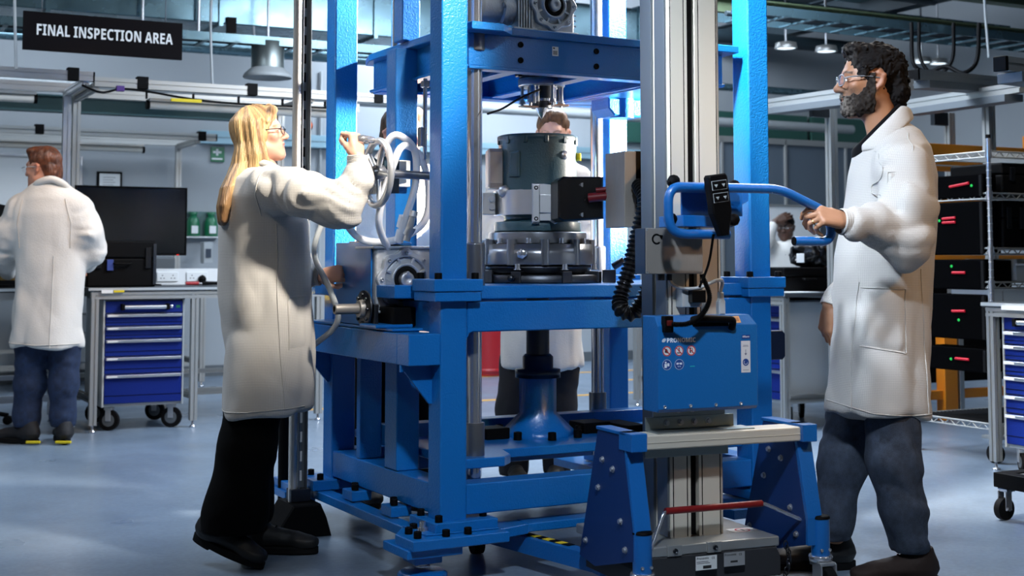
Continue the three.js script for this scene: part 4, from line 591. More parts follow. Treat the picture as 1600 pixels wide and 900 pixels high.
// a head in its own space: +z is where it looks, +x its left, origin between the ears
function headShape(o = {}) {
  const j = o.jaw ?? 1, nose = o.nose ?? 1;
  let base = blend(0.035, ell([0, 0.036, -0.014], [0.077, 0.088, 0.098]), ell([0, -0.032, 0.028], [0.058 * j, 0.085, 0.062]), cap([-0.05 * j, -0.06, 0.008], [-0.012, -0.1, 0.07], 0.018, 0.017), cap([0.05 * j, -0.06, 0.008], [0.012, -0.1, 0.07], 0.018, 0.017), cap([0, -0.07, -0.02], [0, -0.19, -0.045], 0.055, 0.058));
  base = blend(0.02, base, ell([0, -0.099, 0.077], [0.02, 0.016, 0.016]), ell([0.043, -0.018, 0.06], [0.022, 0.018, 0.02]), ell([-0.043, -0.018, 0.06], [0.022, 0.018, 0.02]), cap([-0.034, 0.028, 0.076], [0.034, 0.028, 0.076], 0.012), ell([0, -0.063, 0.078], [0.026, 0.022, 0.016]));
  const sock = [ell([0.032, 0.004, 0.1], [0.019, 0.012, 0.016]), ell([-0.032, 0.004, 0.1], [0.019, 0.012, 0.016])];
  const nb = blend(0.012, cap([0, 0.018, 0.088], [0, -0.02, 0.108 + 0.004 * nose], 0.0075, 0.0095), ell([0, -0.026, 0.107 + 0.004 * nose], [0.0115, 0.01, 0.011]), ell([0.0125, -0.029, 0.096], [0.008, 0.008, 0.011]), ell([-0.0125, -0.029, 0.096], [0.008, 0.008, 0.011]));
  const lids = [ell([0.032, 0.004, 0.078], [0.017, 0.0125, 0.0145]), ell([-0.032, 0.004, 0.078], [0.017, 0.0125, 0.0145])];
  const lips = blend(0.005, cap([-0.017, -0.058, 0.087], [0, -0.0555, 0.0945], 0.0045, 0.0062), cap([0.017, -0.058, 0.087], [0, -0.0555, 0.0945], 0.0045, 0.0062), cap([-0.014, -0.067, 0.087], [0.014, -0.067, 0.087], 0.0068));
  const slit = cap([-0.019, -0.0612, 0.097], [0.019, -0.0612, 0.097], 0.0024);
  const ears = [1, -1].map((s) => { const rim = blend(0.008, cap([s * 0.077, 0.022, -0.016], [s * 0.083, 0.012, -0.03], 0.006), cap([s * 0.083, 0.012, -0.03], [s * 0.079, -0.016, -0.022], 0.007, 0.006), cap([s * 0.079, -0.016, -0.022], [s * 0.073, -0.032, -0.006], 0.006, 0.0065), cap([s * 0.077, 0.022, -0.016], [s * 0.073, 0.014, 0.0], 0.006, 0.0045), ell([s * 0.072, -0.002, -0.012], [0.007, 0.024, 0.015])); return rim; });
  return (x, y, z) => {
    let d = base(x, y, z);
    if (z > 0.02) { for (const s of sock) d = smax(d, -s(x, y, z), 0.014); d = smin(d, nb(x, y, z), 0.012); for (const l of lids) d = smin(d, l(x, y, z), 0.004); d = smin(d, lips(x, y, z), 0.006); d = smax(d, -slit(x, y, z), 0.004); }
    if (Math.abs(x) > 0.04) for (const e of ears) d = smin(d, e(x, y, z), 0.009);
    return d;
  };
}
function headColour(o) {
  const [r, g, b] = o.skin;
  return (x, y, z) => {
    let c = [r, g, b]; const mix = (q, t) => { t = clamp(t, 0, 1); c = [lerp(c[0], q[0], t), lerp(c[1], q[1], t), lerp(c[2], q[2], t)]; };
    mix([r * 1.05, g * 0.72, b * 0.7], 0.5 * sstep(0.03, 0.0, Math.hypot(Math.abs(x) - 0.045, y + 0.018, z - 0.075)) + 0.45 * sstep(0.022, 0.006, Math.hypot(x, y + 0.026, z - 0.112)) + 0.4 * sstep(0.074, 0.08, Math.abs(x)));
    if (z > 0.078) mix(o.lips || [r * 0.85, g * 0.5, b * 0.5], 0.8 * sstep(0.012, 0.008, Math.abs(y + 0.0615)) * sstep(0.023, 0.019, Math.abs(x)));
    if (z > 0.05) { const by = 0.026 + 0.006 * Math.sin(clamp((Math.abs(x) - 0.012) / 0.04, 0, 1) * 3.14); if (Math.abs(x) > 0.01 && Math.abs(x) < 0.052) mix(o.brow || [0.05, 0.03, 0.02], (o.browAmt ?? 0.8) * sstep(0.0055, 0.0025, Math.abs(y - by))); }
    if (z > 0.07) { const e = Math.hypot((Math.abs(x) - 0.032) / 0.0135, (y - 0.0035) / 0.0052); if (e < 1) { const q = Math.abs(Math.abs(x) - 0.031); mix(q < 0.0055 ? (q < 0.0025 ? [0.01, 0.01, 0.01] : o.iris || [0.08, 0.05, 0.03]) : [0.72, 0.7, 0.67], 1); } else if (e < 1.28) mix([r * 0.35, g * 0.25, b * 0.22], y > 0.0035 ? 0.85 : 0.4); }
    if (o.beard) { const m = sstep(0.012, -0.03, y - (-0.03 + 0.02 * sstep(0.05, 0.08, z))) * sstep(-0.12, -0.1, y) * sstep(-0.025, 0.012, z), n = 0.7 + 0.3 * noise(x * 300, y * 300, z * 300); mix(o.beard, m * n * (o.beardAmt ?? 0.9) * (z > 0.08 && Math.abs(y + 0.0615) < 0.008 && Math.abs(x) < 0.02 ? 0.15 : 1)); }
    return c;
  };
}
// a hand: w wrist, f finger direction, n where the palm faces, side 1 left hand / -1 right hand; curl per finger in degrees
function handShape(w, f, n, side, curl, thumb, k = 1, spread = 0.08) {
  w = vec(w); f = vec(f).normalize(); n = vec(n); n.addScaledVector(f, -n.dot(f)).normalize(); const s = n.clone().cross(f).multiplyScalar(side);
  const q = (a, b, c) => w.clone().addScaledVector(f, a * k).addScaledVector(s, b * k).addScaledVector(n, c * k);
  const kn = [[0.088, 0.028], [0.092, 0.008], [0.088, -0.011], [0.08, -0.028]], len = [[0.042, 0.026, 0.021], [0.046, 0.03, 0.022], [0.043, 0.027, 0.021], [0.034, 0.021, 0.019]], rad = [0.0098, 0.01, 0.0095, 0.0085];
  const palm = [cap(q(0, 0.012, 0), q(0.05, 0.018, 0.002), 0.017 * k, 0.015 * k), cap(q(0, -0.012, 0), q(0.05, -0.016, 0.002), 0.016 * k, 0.0145 * k), cap(w.clone().addScaledVector(f, -0.02 * k), w, 0.022 * k, 0.023 * k)], fingers = [];
  kn.forEach(([a, b], i) => {
    palm.push(cap(q(0.03, b * 0.7, 0.001), q(a, b, 0), 0.014 * k, 0.0118 * k));
    let p = q(a, b, 0), ang = 0; const chain = []; let d;
    for (let j = 0; j < 3; j++) { ang += (curl[i][j] ?? 30) * Math.PI / 180; d = f.clone().multiplyScalar(Math.cos(ang)).addScaledVector(n, Math.sin(ang)).addScaledVector(s, (1.5 - i) * spread * (j === 0 ? 1 : 0.4)).normalize(); const e = p.clone().addScaledVector(d, len[i][j] * k); chain.push(cap(p, e, (rad[i] - j * 0.0009) * k, (rad[i] - (j + 1) * 0.0009) * k)); p = e; }
    fingers.push(blend(0.003, ...chain));
  });
  const tb = q(0.02, 0.024, 0.008), t1 = q(...thumb[0]), t2 = q(...thumb[1]), t3 = q(...thumb[2]);
  const th = blend(0.006, cap(tb, t1, 0.0165 * k, 0.0125 * k), cap(t1, t2, 0.0115 * k, 0.0105 * k), cap(t2, t3, 0.0105 * k, 0.0085 * k)), pm = blend(0.012, ...palm);
  const F = (x, y, z) => { let d = pm(x, y, z); let m = 1; for (const g of fingers) m = Math.min(m, g(x, y, z)); d = smin(d, m, 0.006); return smin(d, th(x, y, z), 0.008); };
  const c = q(0.06, 0, 0.02), R = 0.125 * k; F.lo = [c.x - R, c.y - R, c.z - R]; F.hi = [c.x + R, c.y + R, c.z + R]; return F;
}
const skinMat = PH({ color: 0xffffff, vertexColors: true, roughness: 0.48, sheen: 0.3, sheenRoughness: 0.5, sheenColor: lin(0.5, 0.25, 0.18) });
const strand = dataTex(256, (x, y) => 0.5 + 0.5 * (tnoise(x, y * 0.05, 64, 7) - 0.5) + 0.5 * (tnoise(x, y * 0.05, 128, 17) - 0.5), false, 0.12);
const hairMat = S({ color: 0xffffff, vertexColors: true, roughness: 0.42, bumpMap: strand, bumpScale: 0.003 });
const curlMat = PH({ color: 0xffffff, vertexColors: true, roughness: 0.8, specularIntensity: 0.3 });
const coatMat = S({ color: 0xcdcac4, map: weaveC, bumpMap: weaveH, bumpScale: 0.0006, roughness: 0.8 });
const plainCoat = S({ color: 0xd0cec8, roughness: 0.8, bumpMap: peel, bumpScale: 0.0008 });
const denim = (c) => S({ color: c, map: denimC, bumpMap: denimC, bumpScale: 0.0006, roughness: 0.85 });
const blackCloth = PH({ color: 0x060608, roughness: 0.9, specularIntensity: 0.3 });
// skin of a whole figure: hidden trunk and limbs, neck, head and hands in one mesh
function bodySkin(p, head, hands, bones, tint) {
  const gs = [];
  if (bones.length) { const bx = new THREE.Box3(); bones.forEach(([a, b, ra, rb]) => { bx.expandByPoint(vec(a)); bx.expandByPoint(vec(b)); }); bx.expandByScalar(0.12); gs.push(sdfMesh(blend(0.04, ...bones.map((q) => cap(...q))), bx.min.toArray(), bx.max.toArray(), 0.016, () => tint)); }
  if (head) { const k = head.k || 1, f = inFrame(head.fr, head.shape, k), e = 0.2 * k, c = vec(head.at); const hc = head.colour, il = head.fr.inv.elements; gs.push(sdfMesh(f, [c.x - e, c.y - e * 1.05, c.z - e], [c.x + e, c.y + e * 0.8, c.z + e], head.cell || 0.0032, (x, y, z) => hc(il[0] * x + il[4] * y + il[8] * z + il[12], il[1] * x + il[5] * y + il[9] * z + il[13], il[2] * x + il[6] * y + il[10] * z + il[14]))); }
  for (const h of hands) gs.push(sdfMesh(h, h.lo, h.hi, h.cell || 0.003, () => tint));
  return M('body', gs, skinMat, p);
}
function garment(name, p, f, lo, hi, h, mat, colour) { return M(name, sdfMesh(f, lo, hi, h, colour, 0.02), mat, p); }
function shoe(p, at, heading, pitch, mat, soleMat, k = 1) {
  const fr = frame(at, heading, pitch, 0, k), g = part('shoe', p);
  const up = blend(0.03, ell([0, 0.055, -0.035], [0.041, 0.05, 0.055]), cap([0, 0.06, 0.0], [0, 0.045, 0.12], 0.044, 0.036), ell([0, 0.038, 0.165], [0.044, 0.03, 0.05]), cap([0, 0.07, -0.03], [0, 0.115, -0.03], 0.038, 0.04)), cut = (x, y, z) => smax(smax(up(x, y, z), 0.02 - y, 0.004), y - 0.125, 0.01) - 0.0015 * (Math.abs(y - 0.05) < 0.004 ? 1 : 0) + 0.001 * ridge(x * 40, y * 40, z * 40);
  M('upper', sdfMesh(cut, [-0.08, 0, -0.12], [0.08, 0.14, 0.24], 0.006).applyMatrix4(fr.m), mat, g);
  const out = []; for (let i = 0; i < 36; i++) { const a = i / 36 * 6.28318, c = Math.cos(a), s = Math.sin(a); out.push([c * (0.043 + 0.006 * s), 0.062 + s * 0.152]); }
  M('sole', [flat(ext(out, 0.026, 0.003)).rotateY(Math.PI), flat(ext(out.filter(([, y]) => y < -0.0).concat([[-0.036, 0.0], [0.036, 0]].reverse()), 0.012, 0.001)).rotateY(Math.PI).translate(0, -0.006, 0)].map((q) => q.applyMatrix4(fr.m)), soleMat, g);
  M('laces', [0, 1, 2, 3].map((i) => tube([[-0.022, 0.078 - i * 0.005, 0.045 + i * 0.02], [0, 0.098 - i * 0.009, 0.05 + i * 0.02], [0.022, 0.078 - i * 0.005, 0.045 + i * 0.02]], 0.0028, 8, 5).applyMatrix4(fr.m)), mat === X.shoeA ? X.yellow : X.black, g);
}
function glasses(p, fr, rimMat, w = 0.026, style = 0) {
  const g = part('safety_glasses', p), tf = (q) => q.applyMatrix4(fr.m);
  const lens = (s) => { const o = []; for (let i = 0; i < 24; i++) { const a = i / 24 * 6.28318, c = Math.cos(a), n = Math.sin(a), e = (t) => Math.sign(t) * Math.pow(Math.abs(t), 0.65); const x = s * 0.034 + e(c) * w, y = 0.003 + e(n) * 0.018; o.push([x, y, 0.108 - 2.2 * x * x]); } return o; };
  for (const s of [1, -1]) {
    if (rimMat) M('rim', tf(tube(lens(s), 0.0019, 40, 7, true)), rimMat, g);
    M('lens', tf2(lens(s), fr), X.glass, g);
    M('temple', tf(tube([[s * 0.062, 0.008, 0.1], [s * 0.076, 0.01, 0.08], [s * 0.08, 0.01, 0.02], [s * 0.08, 0.004, -0.015]], 0.0022, 16, 7)), rimMat || X.lensEdge, g);
  }
  M('bridge', tf(tube([[-0.01, 0.006, 0.109], [0, 0.01, 0.113], [0.01, 0.006, 0.109]], 0.0022, 8, 7)), rimMat || X.lensEdge, g);
}
function tf2(loop, fr) {                        // a thin curved lens
  const n = loop.length, c = [0, 0, 0]; loop.forEach((p) => { c[0] += p[0] / n; c[1] += p[1] / n; }); c[2] = 0.108 - 2.2 * c[0] * c[0] + 0.002; const pos = [];
  for (let i = 0; i < n; i++) pos.push(...loop[i], ...loop[(i + 1) % n], ...c);
  const g = new THREE.BufferGeometry(); g.setAttribute('position', new THREE.Float32BufferAttribute(pos, 3)); g.computeVertexNormals(); g.setAttribute('uv', new THREE.Float32BufferAttribute(new Float32Array(n * 6), 2)); return g.applyMatrix4(fr.m);
}
X.lensEdge = PH({ color: 0xdfe8ee, roughness: 0.1, transmission: 0.6, thickness: 0.002 });
X.shoeA = S({ color: 0x16161a, roughness: 0.7 }); X.shoeBrown = S({ color: 0x2b1d17, roughness: 0.75 }); X.shoeBlack = S({ color: 0x09090a, roughness: 0.6 });
// a strip of cloth laid on a garment: rays go along dir onto the surface f
function patch(f, outline, depth0, dz, t = 0.004, nx = 10, ny = 10) {
  let last; const pos = [], idx = [], hit = (x, y) => { let z = depth0; for (let i = 0; i < 60; i++) { const d = f(x, y, z); if (d < 0.0005 || (z - depth0) * dz > 0.75) break; z += dz * Math.max(d * 0.7, 0.0005); } return (z - depth0) * dz > 0.75 ? (last ?? depth0 + 0.4 * dz) : (last = z - dz * t); };
  const [a, b, c, d] = outline.map((q) => [q.x, q.y]); for (let j = 0; j <= ny; j++) for (let i = 0; i <= nx; i++) { const u = i / nx, v = j / ny, x = lerp(lerp(a[0], b[0], u), lerp(d[0], c[0], u), v), y = lerp(lerp(a[1], b[1], u), lerp(d[1], c[1], u), v), edge = i === 0 || j === 0 || i === nx || j === ny; pos.push(x, y, hit(x, y) + (edge ? dz * (t + 0.003) : 0)); }
  for (let j = 0; j < ny; j++) for (let i = 0; i < nx; i++) { const k = j * (nx + 1) + i; idx.push(k, k + nx + 1, k + 1, k + 1, k + nx + 1, k + nx + 2); }
  const g = new THREE.BufferGeometry(); g.setAttribute('position', new THREE.Float32BufferAttribute(pos, 3)); g.setIndex(idx); g.computeVertexNormals(); return g;
}
function seam(p, F, d, pts, name = 'seam', r = 0.0017, mat = seamMat) {   // a stitched line that follows a garment, given in photo pixels
  const q = []; for (let i = 0; i < pts.length - 1; i++) { const n = Math.max(2, Math.round(Math.hypot(pts[i + 1][0] - pts[i][0], pts[i + 1][1] - pts[i][1]) / 8)); for (let k = 0; k < n; k++) q.push([lerp(pts[i][0], pts[i + 1][0], k / n), lerp(pts[i][1], pts[i + 1][1], k / n)]); } q.push(pts[pts.length - 1]);
  const line = []; for (const [px, py] of q) { const a = P(px, py, d); let z = -d + 0.5; for (let k = 0; k < 90; k++) { const e = F(a.x, a.y, z); if (e < 0.0008) break; z -= Math.max(e * 0.7, 0.0008); if (z < -d - 0.2) break; } if (z > -d - 0.2) line.push(V(a.x, a.y, z + 0.0008)); }
  if (line.length > 1) M(name, tube(line, r, line.length * 4, 5), mat, p);
}
const seamMat = S({ color: 0xc2bfb8, roughness: 0.85 });

// ---------- the people of the photo ----------
const SKIN = { fair: [0.6, 0.335, 0.24], tan: [0.36, 0.175, 0.095], ruddy: [0.52, 0.25, 0.165], dark: [0.085, 0.042, 0.027] };
const at = (d) => (px, py, near = 0) => P(px, py, d - near);
const arr = (v) => v.toArray();
const FIST = [[75, 85, 50], [78, 88, 50], [80, 88, 50], [82, 85, 50]];
function coatOf(p, o) {                          // body sections in photo pixels [py, left, right, half depth], sleeves as joints
  const J = at(o.d), sec = o.sec.map(([py, l, r, rz, oz = 0]) => { const a = J(l, py), b = J(r, py); return [a.y, (a.x + b.x) / 2, -o.d + oz, (b.x - a.x) / 2, rz]; });
  const bodyF = loft(sec), hem = Math.min(...sec.map((q) => q[0])), fold = folds(o.seed, 1), sf = sleeveFold(o.seed + 3);
  const arms = o.arms.map(({ pts, r }) => blend(0.035, ...pts.slice(1).map((q, i) => cap(pts[i], q, r[i], r[i + 1])))), extra = o.extra || [];
  const top = Math.max(...sec.map((q) => q[0]));
  const F = (x, y, z) => {
    let d = bodyF(x, y, z) + (Math.abs(d0(y)) < 9 ? fold(x, y, z) * (0.35 + 1.25 * sstep(top - 0.15, hem, y)) : 0), a = 1;
    for (const g of arms) a = Math.min(a, g(x, y, z));
    if (a < 0.1) { a += sf(x, y, z); d = smin(d, a, o.k || 0.05); }
    if (o.cut) d = smax(d, o.cut(x, y, z), 0.004);
    for (const e of extra) d = smin(d, e(x, y, z), 0.015);
    return d;
  };
  function d0(y) { return y; }
  const bx = new THREE.Box3(); sec.forEach(([y, cx, cz, rx, rz]) => { bx.expandByPoint(V(cx - rx, y, cz - rz)); bx.expandByPoint(V(cx + rx, y, cz + rz)); });
  o.arms.forEach(({ pts, r }) => pts.forEach((q, i) => { bx.expandByPoint(q.clone().addScalar(r[i])); bx.expandByPoint(q.clone().addScalar(-r[i])); })); bx.expandByScalar(0.04);
  garment('lab_coat', p, F, arr(bx.min), arr(bx.max), o.h || 0.009, o.mat || coatMat);
  return F;
}
function cuff(p, a, b, r, mat = coatMat) { const d = b.clone().sub(a); M('cuff', sweep([a, a.clone().addScaledVector(d, 0.5), b], (t) => r * (1 + 0.03 * Math.sin(t * 50)) * (t > 0.97 || t < 0.03 ? 0.94 : 1), 24, 28), mat, p); }
function trousersOf(p, legs, mat, seed, name = 'trousers', h = 0.009, wave = 0.006) {
  const fs = legs.map(({ pts, r }) => blend(0.04, ...pts.slice(1).map((q, i) => cap(pts[i], q, r[i], r[i + 1])))), b = blend(0.05, ...fs), bx = new THREE.Box3();
  legs.forEach(({ pts, r, end }) => pts.forEach((q, i) => { bx.expandByPoint(q.clone().addScalar(r[i])); bx.expandByPoint(q.clone().addScalar(-r[i])); })); bx.expandByScalar(0.03);
  const lowest = legs.map(({ pts }) => pts[pts.length - 1]);
  const cutF = (x, y, z) => { let d = b(x, y, z) + wave * (ridge(x * 9 + seed, y * 14 + 2 * noise(x * 5, y * 5, z * 5), z * 9) * 0.8 + 0.5 * noise(x * 20, y * 20 + seed, z * 20)); let m = Math.min(...lowest.map((q) => q.y)); return smax(d, m - 0.01 - y, 0.006); };
  return garment(name, p, cutF, arr(bx.min), arr(bx.max), h, mat);
}
const hairColour = (a, b, f, fy) => (x, y, z) => { const t = clamp(0.5 + 0.6 * noise(x * f, y * fy, z * f) + 0.25 * noise(x * f * 2.3, y * fy * 2, z * f * 2.3), 0, 1); return a.map((q, i) => lerp(q, b[i], t)); };

{ // the woman with long blonde hair
  const d = 4.92, J = at(d), p = thing('person', 'woman with long blonde hair in a white lab coat turning the handwheel', 'person', [0, 0, 0]);
  const fr = frame(J(407, 211), 1.62, -0.15, 0, 0.82), head = { at: J(407, 211), fr, k: 0.82, shape: headShape({ jaw: 0.93, nose: 0.9 }), colour: headColour({ skin: SKIN.fair, brow: [0.25, 0.13, 0.06], browAmt: 0.6, lips: [0.5, 0.17, 0.15], iris: [0.12, 0.16, 0.2] }) };
  const sh = J(424, 292, 0.17), el = J(532, 322, 0.27), wr = J(559, 252, 0.26), hw = J(559, 246, 0.26);
  const sh2 = J(415, 290, -0.17), el2 = J(445, 390, -0.26), wr2 = J(497, 432, -0.12);
  const hand = handShape(hw, [-0.12, 0.98, -0.1], [-0.75, -0.1, -0.62], -1, FIST.map((c) => [c[0] - 8, c[1], c[2]]), [[0.05, 0.038, 0.02], [0.075, 0.036, 0.04], [0.085, 0.02, 0.052]], 0.86);
  const hand2 = handShape(J(500, 431, -0.12), [0.95, 0.12, 0.05], [0.1, -0.35, -0.9], 1, [[25, 40, 25], [35, 50, 30], [40, 55, 30], [45, 55, 30]], [[0.04, 0.045, 0.015], [0.07, 0.048, 0.03], [0.09, 0.04, 0.04]], 0.86);
  bodySkin(p, head, [hand, hand2], [[J(408, 262), J(414, 420), 0.05, 0.1], [J(414, 420), J(412, 560), 0.1, 0.1], [sh, el, 0.045, 0.038], [el, wr, 0.036, 0.026], [sh2, el2, 0.045, 0.038], [el2, wr2, 0.036, 0.026], [J(420, 300), J(400, 280), 0.08, 0.08], [J(400, 560, 0.08), J(372, 800, 0.1), 0.07, 0.045], [J(402, 560, -0.08), J(390, 780, -0.05), 0.06, 0.045]], SKIN.fair);
  const F = coatOf(p, { d, seed: 2.3, k: 0.045, sec: [[254, 382, 428, 0.07], [266, 372, 441, 0.115], [282, 358, 456, 0.18], [310, 349, 472, 0.205], [350, 344, 484, 0.2], [400, 345, 487, 0.19], [450, 345, 489, 0.195], [545, 347, 494, 0.22], [600, 347, 498, 0.235], [646, 349, 494, 0.24]], arms: [{ pts: [sh, J(480, 305, 0.25), el, J(556, 284, 0.26), J(559, 262, 0.26)], r: [0.088, 0.083, 0.078, 0.058, 0.046] }, { pts: [sh2, el2, J(490, 431, -0.13)], r: [0.088, 0.075, 0.045] }] });
  cuff(p, J(559, 262, 0.26), J(559, 243, 0.26), 0.0375); cuff(p, J(484, 431, -0.13), J(501, 431, -0.12), 0.036);
  M('collar', [tube([J(384, 262, 0.02), J(392, 254, 0.085), J(414, 255, 0.095), J(433, 263, 0.05), J(437, 268, 0)], 0.012, 24, 8)], coatMat, p);
  M('pocket', patch(F, [J(462, 462), J(483, 462), J(484, 540), J(464, 542)], -d + 0.5, -1, 0.006), coatMat, p);
  seam(p, F, d, [[445, 352], [447, 450], [452, 540], [460, 630]], 'side_seam'); seam(p, F, d, [[462, 462], [483, 462]], 'pocket_seam'); seam(p, F, d, [[462, 462], [464, 542]], 'pocket_seam');
  seam(p, F, d, [[437, 262], [424, 282], [419, 310], [424, 340]], 'armhole_seam', 0.002); seam(p, F, d, [[352, 636], [400, 634], [450, 630], [490, 630]], 'hem_seam');
  // hair in head space
  const cut = ell([0, -0.045, 0.105], [0.105, 0.118, 0.085]), capF = ell([0, 0.04, -0.016], [0.092, 0.101, 0.114]), fringe = blend(0.025, cap([0.02, 0.122, 0.052], [-0.05, 0.098, 0.075], 0.014, 0.015), cap([-0.05, 0.098, 0.075], [-0.084, 0.05, 0.045], 0.015, 0.014), cap([0.02, 0.122, 0.052], [0.076, 0.06, 0.06], 0.014, 0.014));
  const back = loft([[0.07, 0, -0.03, 0.098, 0.085], [-0.03, 0, -0.038, 0.106, 0.078], [-0.12, 0, -0.08, 0.12, 0.07], [-0.22, -0.02, -0.14, 0.19, 0.062], [-0.3, -0.04, -0.168, 0.2, 0.052], [-0.38, -0.07, -0.185, 0.15, 0.034]]);
  const side = blend(0.04, cap([-0.086, 0.04, -0.006], [-0.096, -0.1, -0.012], 0.026, 0.03), cap([-0.096, -0.1, -0.012], [-0.125, -0.23, -0.07], 0.03, 0.022), cap([0.086, 0.03, 0.0], [0.088, -0.12, -0.02], 0.026, 0.03)), lock = blend(0.02, cap([-0.088, 0.0, 0.012], [-0.098, -0.13, 0.025], 0.012, 0.012), cap([-0.098, -0.13, 0.025], [-0.14, -0.22, -0.02], 0.012, 0.007));
  const hf = (x, y, z) => { let q = capF(x, y, z); q = smax(q, -cut(x, y, z), 0.02); q = smin(q, back(x, y, z), 0.04); q = smin(q, side(x, y, z), 0.03); q = smin(q, fringe(x, y, z), 0.015); q = smin(q, lock(x, y, z), 0.008); const a = Math.atan2(x, z + 0.05); return q + 0.0045 * ridge(a * 7, y * 3, 3) + 0.0025 * noise(a * 22, y * 6, 7); };
  const il = fr.inv.elements, hl = (f) => (x, y, z) => f(il[0] * x + il[4] * y + il[8] * z + il[12], il[1] * x + il[5] * y + il[9] * z + il[13], il[2] * x + il[6] * y + il[10] * z + il[14]), c0 = head.at;
  garment('hair', p, inFrame(fr, hf, 0.82), [c0.x - 0.29, c0.y - 0.38, c0.z - 0.2], [c0.x + 0.12, c0.y + 0.15, c0.z + 0.24], 0.0042, hairMat, hl((x, y, z) => { const a = Math.atan2(x, z + 0.05), t = clamp(0.55 + 0.5 * noise(a * 9, y * 4, 1) + 0.4 * noise(a * 26, y * 7, 2) - 0.35 * sstep(-0.12, -0.36, y), 0, 1); return [lerp(0.2, 0.66, t), lerp(0.105, 0.43, t), lerp(0.045, 0.19, t)]; }));
  glasses(p, fr, S({ color: 0x23262c, roughness: 0.3 }));
  trousersOf(p, [{ pts: [J(400, 600, 0.08), J(386, 700, 0.09), J(369, 795, 0.1), J(363, 826, 0.1)], r: [0.105, 0.1, 0.108, 0.11] }, { pts: [J(402, 600, -0.08), J(392, 700, -0.06), J(390, 795, -0.05)], r: [0.1, 0.085, 0.09] }], PH({ color: 0x050506, roughness: 0.95, specularIntensity: 0.25 }), 4, 'trousers', 0.01, 0.004);
  shoe(p, J(334, 838, 0.1).setY(0.062), 1.2, 0.3, X.shoeBlack, X.rubber, 0.98);
  shoe(p, J(412, 838, -0.1).setY(0.004), 1.45, 0.0, X.shoeBlack, X.rubber, 0.96);
}
{ // the bearded man at the handle
  const d = 4.62, J = at(d), p = thing('person', 'bearded man with dark curly hair in a white lab coat holding the blue handle', 'person', [0, 0, 0]);
  const fr = frame(J(1359, 128), -1.6, 0.02, 0, 1), head = { at: J(1359, 128), fr, k: 1, shape: headShape({ jaw: 1.06, nose: 1.25 }), colour: headColour({ skin: SKIN.tan, brow: [0.02, 0.015, 0.012], lips: [0.25, 0.09, 0.07], iris: [0.03, 0.02, 0.01], beard: [0.055, 0.042, 0.034], beardAmt: 0.85 }) };
  const sh = J(1412, 262, 0.2), el = J(1416, 378, 0.27), wr = liftW(0.625, 1.213, -0.13), hwp = J(1326, 346, 0.392);
  const sh2 = J(1390, 260, -0.19), el2 = J(1385, 400, -0.26), wr2 = J(1298, 478, -0.13);
  const hand = handShape(hwp, [-0.97, 0.22, 0.05], [-0.32, -0.62, -0.7], 1, [[24, 46, 28], [40, 56, 32], [50, 60, 36], [58, 62, 36]], [[0.05, 0.05, 0.02], [0.08, 0.05, 0.042], [0.1, 0.04, 0.055]], 0.98, 0.06);
  const hand2 = handShape(J(1296, 478, -0.13), [-0.16, -0.98, 0.0], [0.9, -0.1, -0.4], -1, [[25, 40, 25], [32, 45, 30], [36, 48, 30], [40, 50, 30]], [[0.05, 0.045, 0.01], [0.075, 0.045, 0.03], [0.095, 0.035, 0.045]], 0.98);
  bodySkin(p, head, [hand, hand2], [[J(1382, 190), J(1388, 330), 0.05, 0.1], [J(1388, 330), J(1378, 560), 0.1, 0.1], [sh, el, 0.04, 0.03], [el, J(1368, 352, 0.32), 0.028, 0.026], [J(1368, 352, 0.32), hwp, 0.026, 0.026], [sh2, el2, 0.045, 0.035], [el2, wr2, 0.04, 0.028], [J(1395, 560, 0.1), J(1420, 840, 0.1), 0.08, 0.045], [J(1345, 560, -0.1), J(1305, 830, -0.1), 0.08, 0.045]], SKIN.tan);
  const neckLine = (x, y, z) => { const px = 800 + x / -z * FOC, py = YPP - FOC * Math.tan(Math.atan2(y - EYE, -z) - PITCH); return (168 + (1408 - px) * 0.98 - py) / 640; };
  const F = coatOf(p, { d, seed: 8.1, k: 0.05, cut: neckLine, sec: [[190, 1364, 1414, 0.085, 0.0], [206, 1350, 1436, 0.13], [232, 1336, 1452, 0.185], [275, 1326, 1461, 0.2], [330, 1318, 1461, 0.185], [400, 1303, 1456, 0.175], [450, 1301, 1454, 0.18], [510, 1299, 1453, 0.195], [580, 1291, 1452, 0.215], [628, 1283, 1453, 0.225], [648, 1282, 1452, 0.225]], arms: [{ pts: [sh, J(1418, 320, 0.25), el, J(1368, 352, 0.32), J(1336, 349, 0.382)], r: [0.094, 0.09, 0.084, 0.064, 0.052] }, { pts: [sh2, el2, J(1312, 462, -0.14)], r: [0.09, 0.078, 0.05] }] });
  cuff(p, J(1340, 349, 0.37), J(1312, 346, 0.39), 0.041); cuff(p, J(1306, 462, -0.14), J(1298, 480, -0.13), 0.04);
  // collar: stand and turned-down fall
  const col = (py, l, r, rz, oz) => { const a = J(l, py), b = J(r, py); return [a.y, (a.x + b.x) / 2, -d + oz, (b.x - a.x) / 2, rz]; };
  const outer = loft([col(168, 1379, 1420, 0.078, 0), col(180, 1358, 1424, 0.094, 0), col(200, 1342, 1429, 0.125, 0), col(240, 1328, 1428, 0.16, 0)]), inner = loft([col(150, 1368, 1414, 0.066, 0), col(205, 1348, 1412, 0.066, 0), col(250, 1330, 1412, 0.07, 0)]);
  const colF = (x, y, z) => { let q = smax(outer(x, y, z), -inner(x, y, z), 0.004); const px = 800 + x / -z * FOC, py = YPP - FOC * Math.tan(Math.atan2(y - EYE, -z) - PITCH); q = smax(q, neckLine(x, y, z), 0.004); q = smax(q, (py - (190 + (1426 - px) * 0.86)) / 600, 0.004); return smax(q, (1348 - px) / 460, 0.004); };
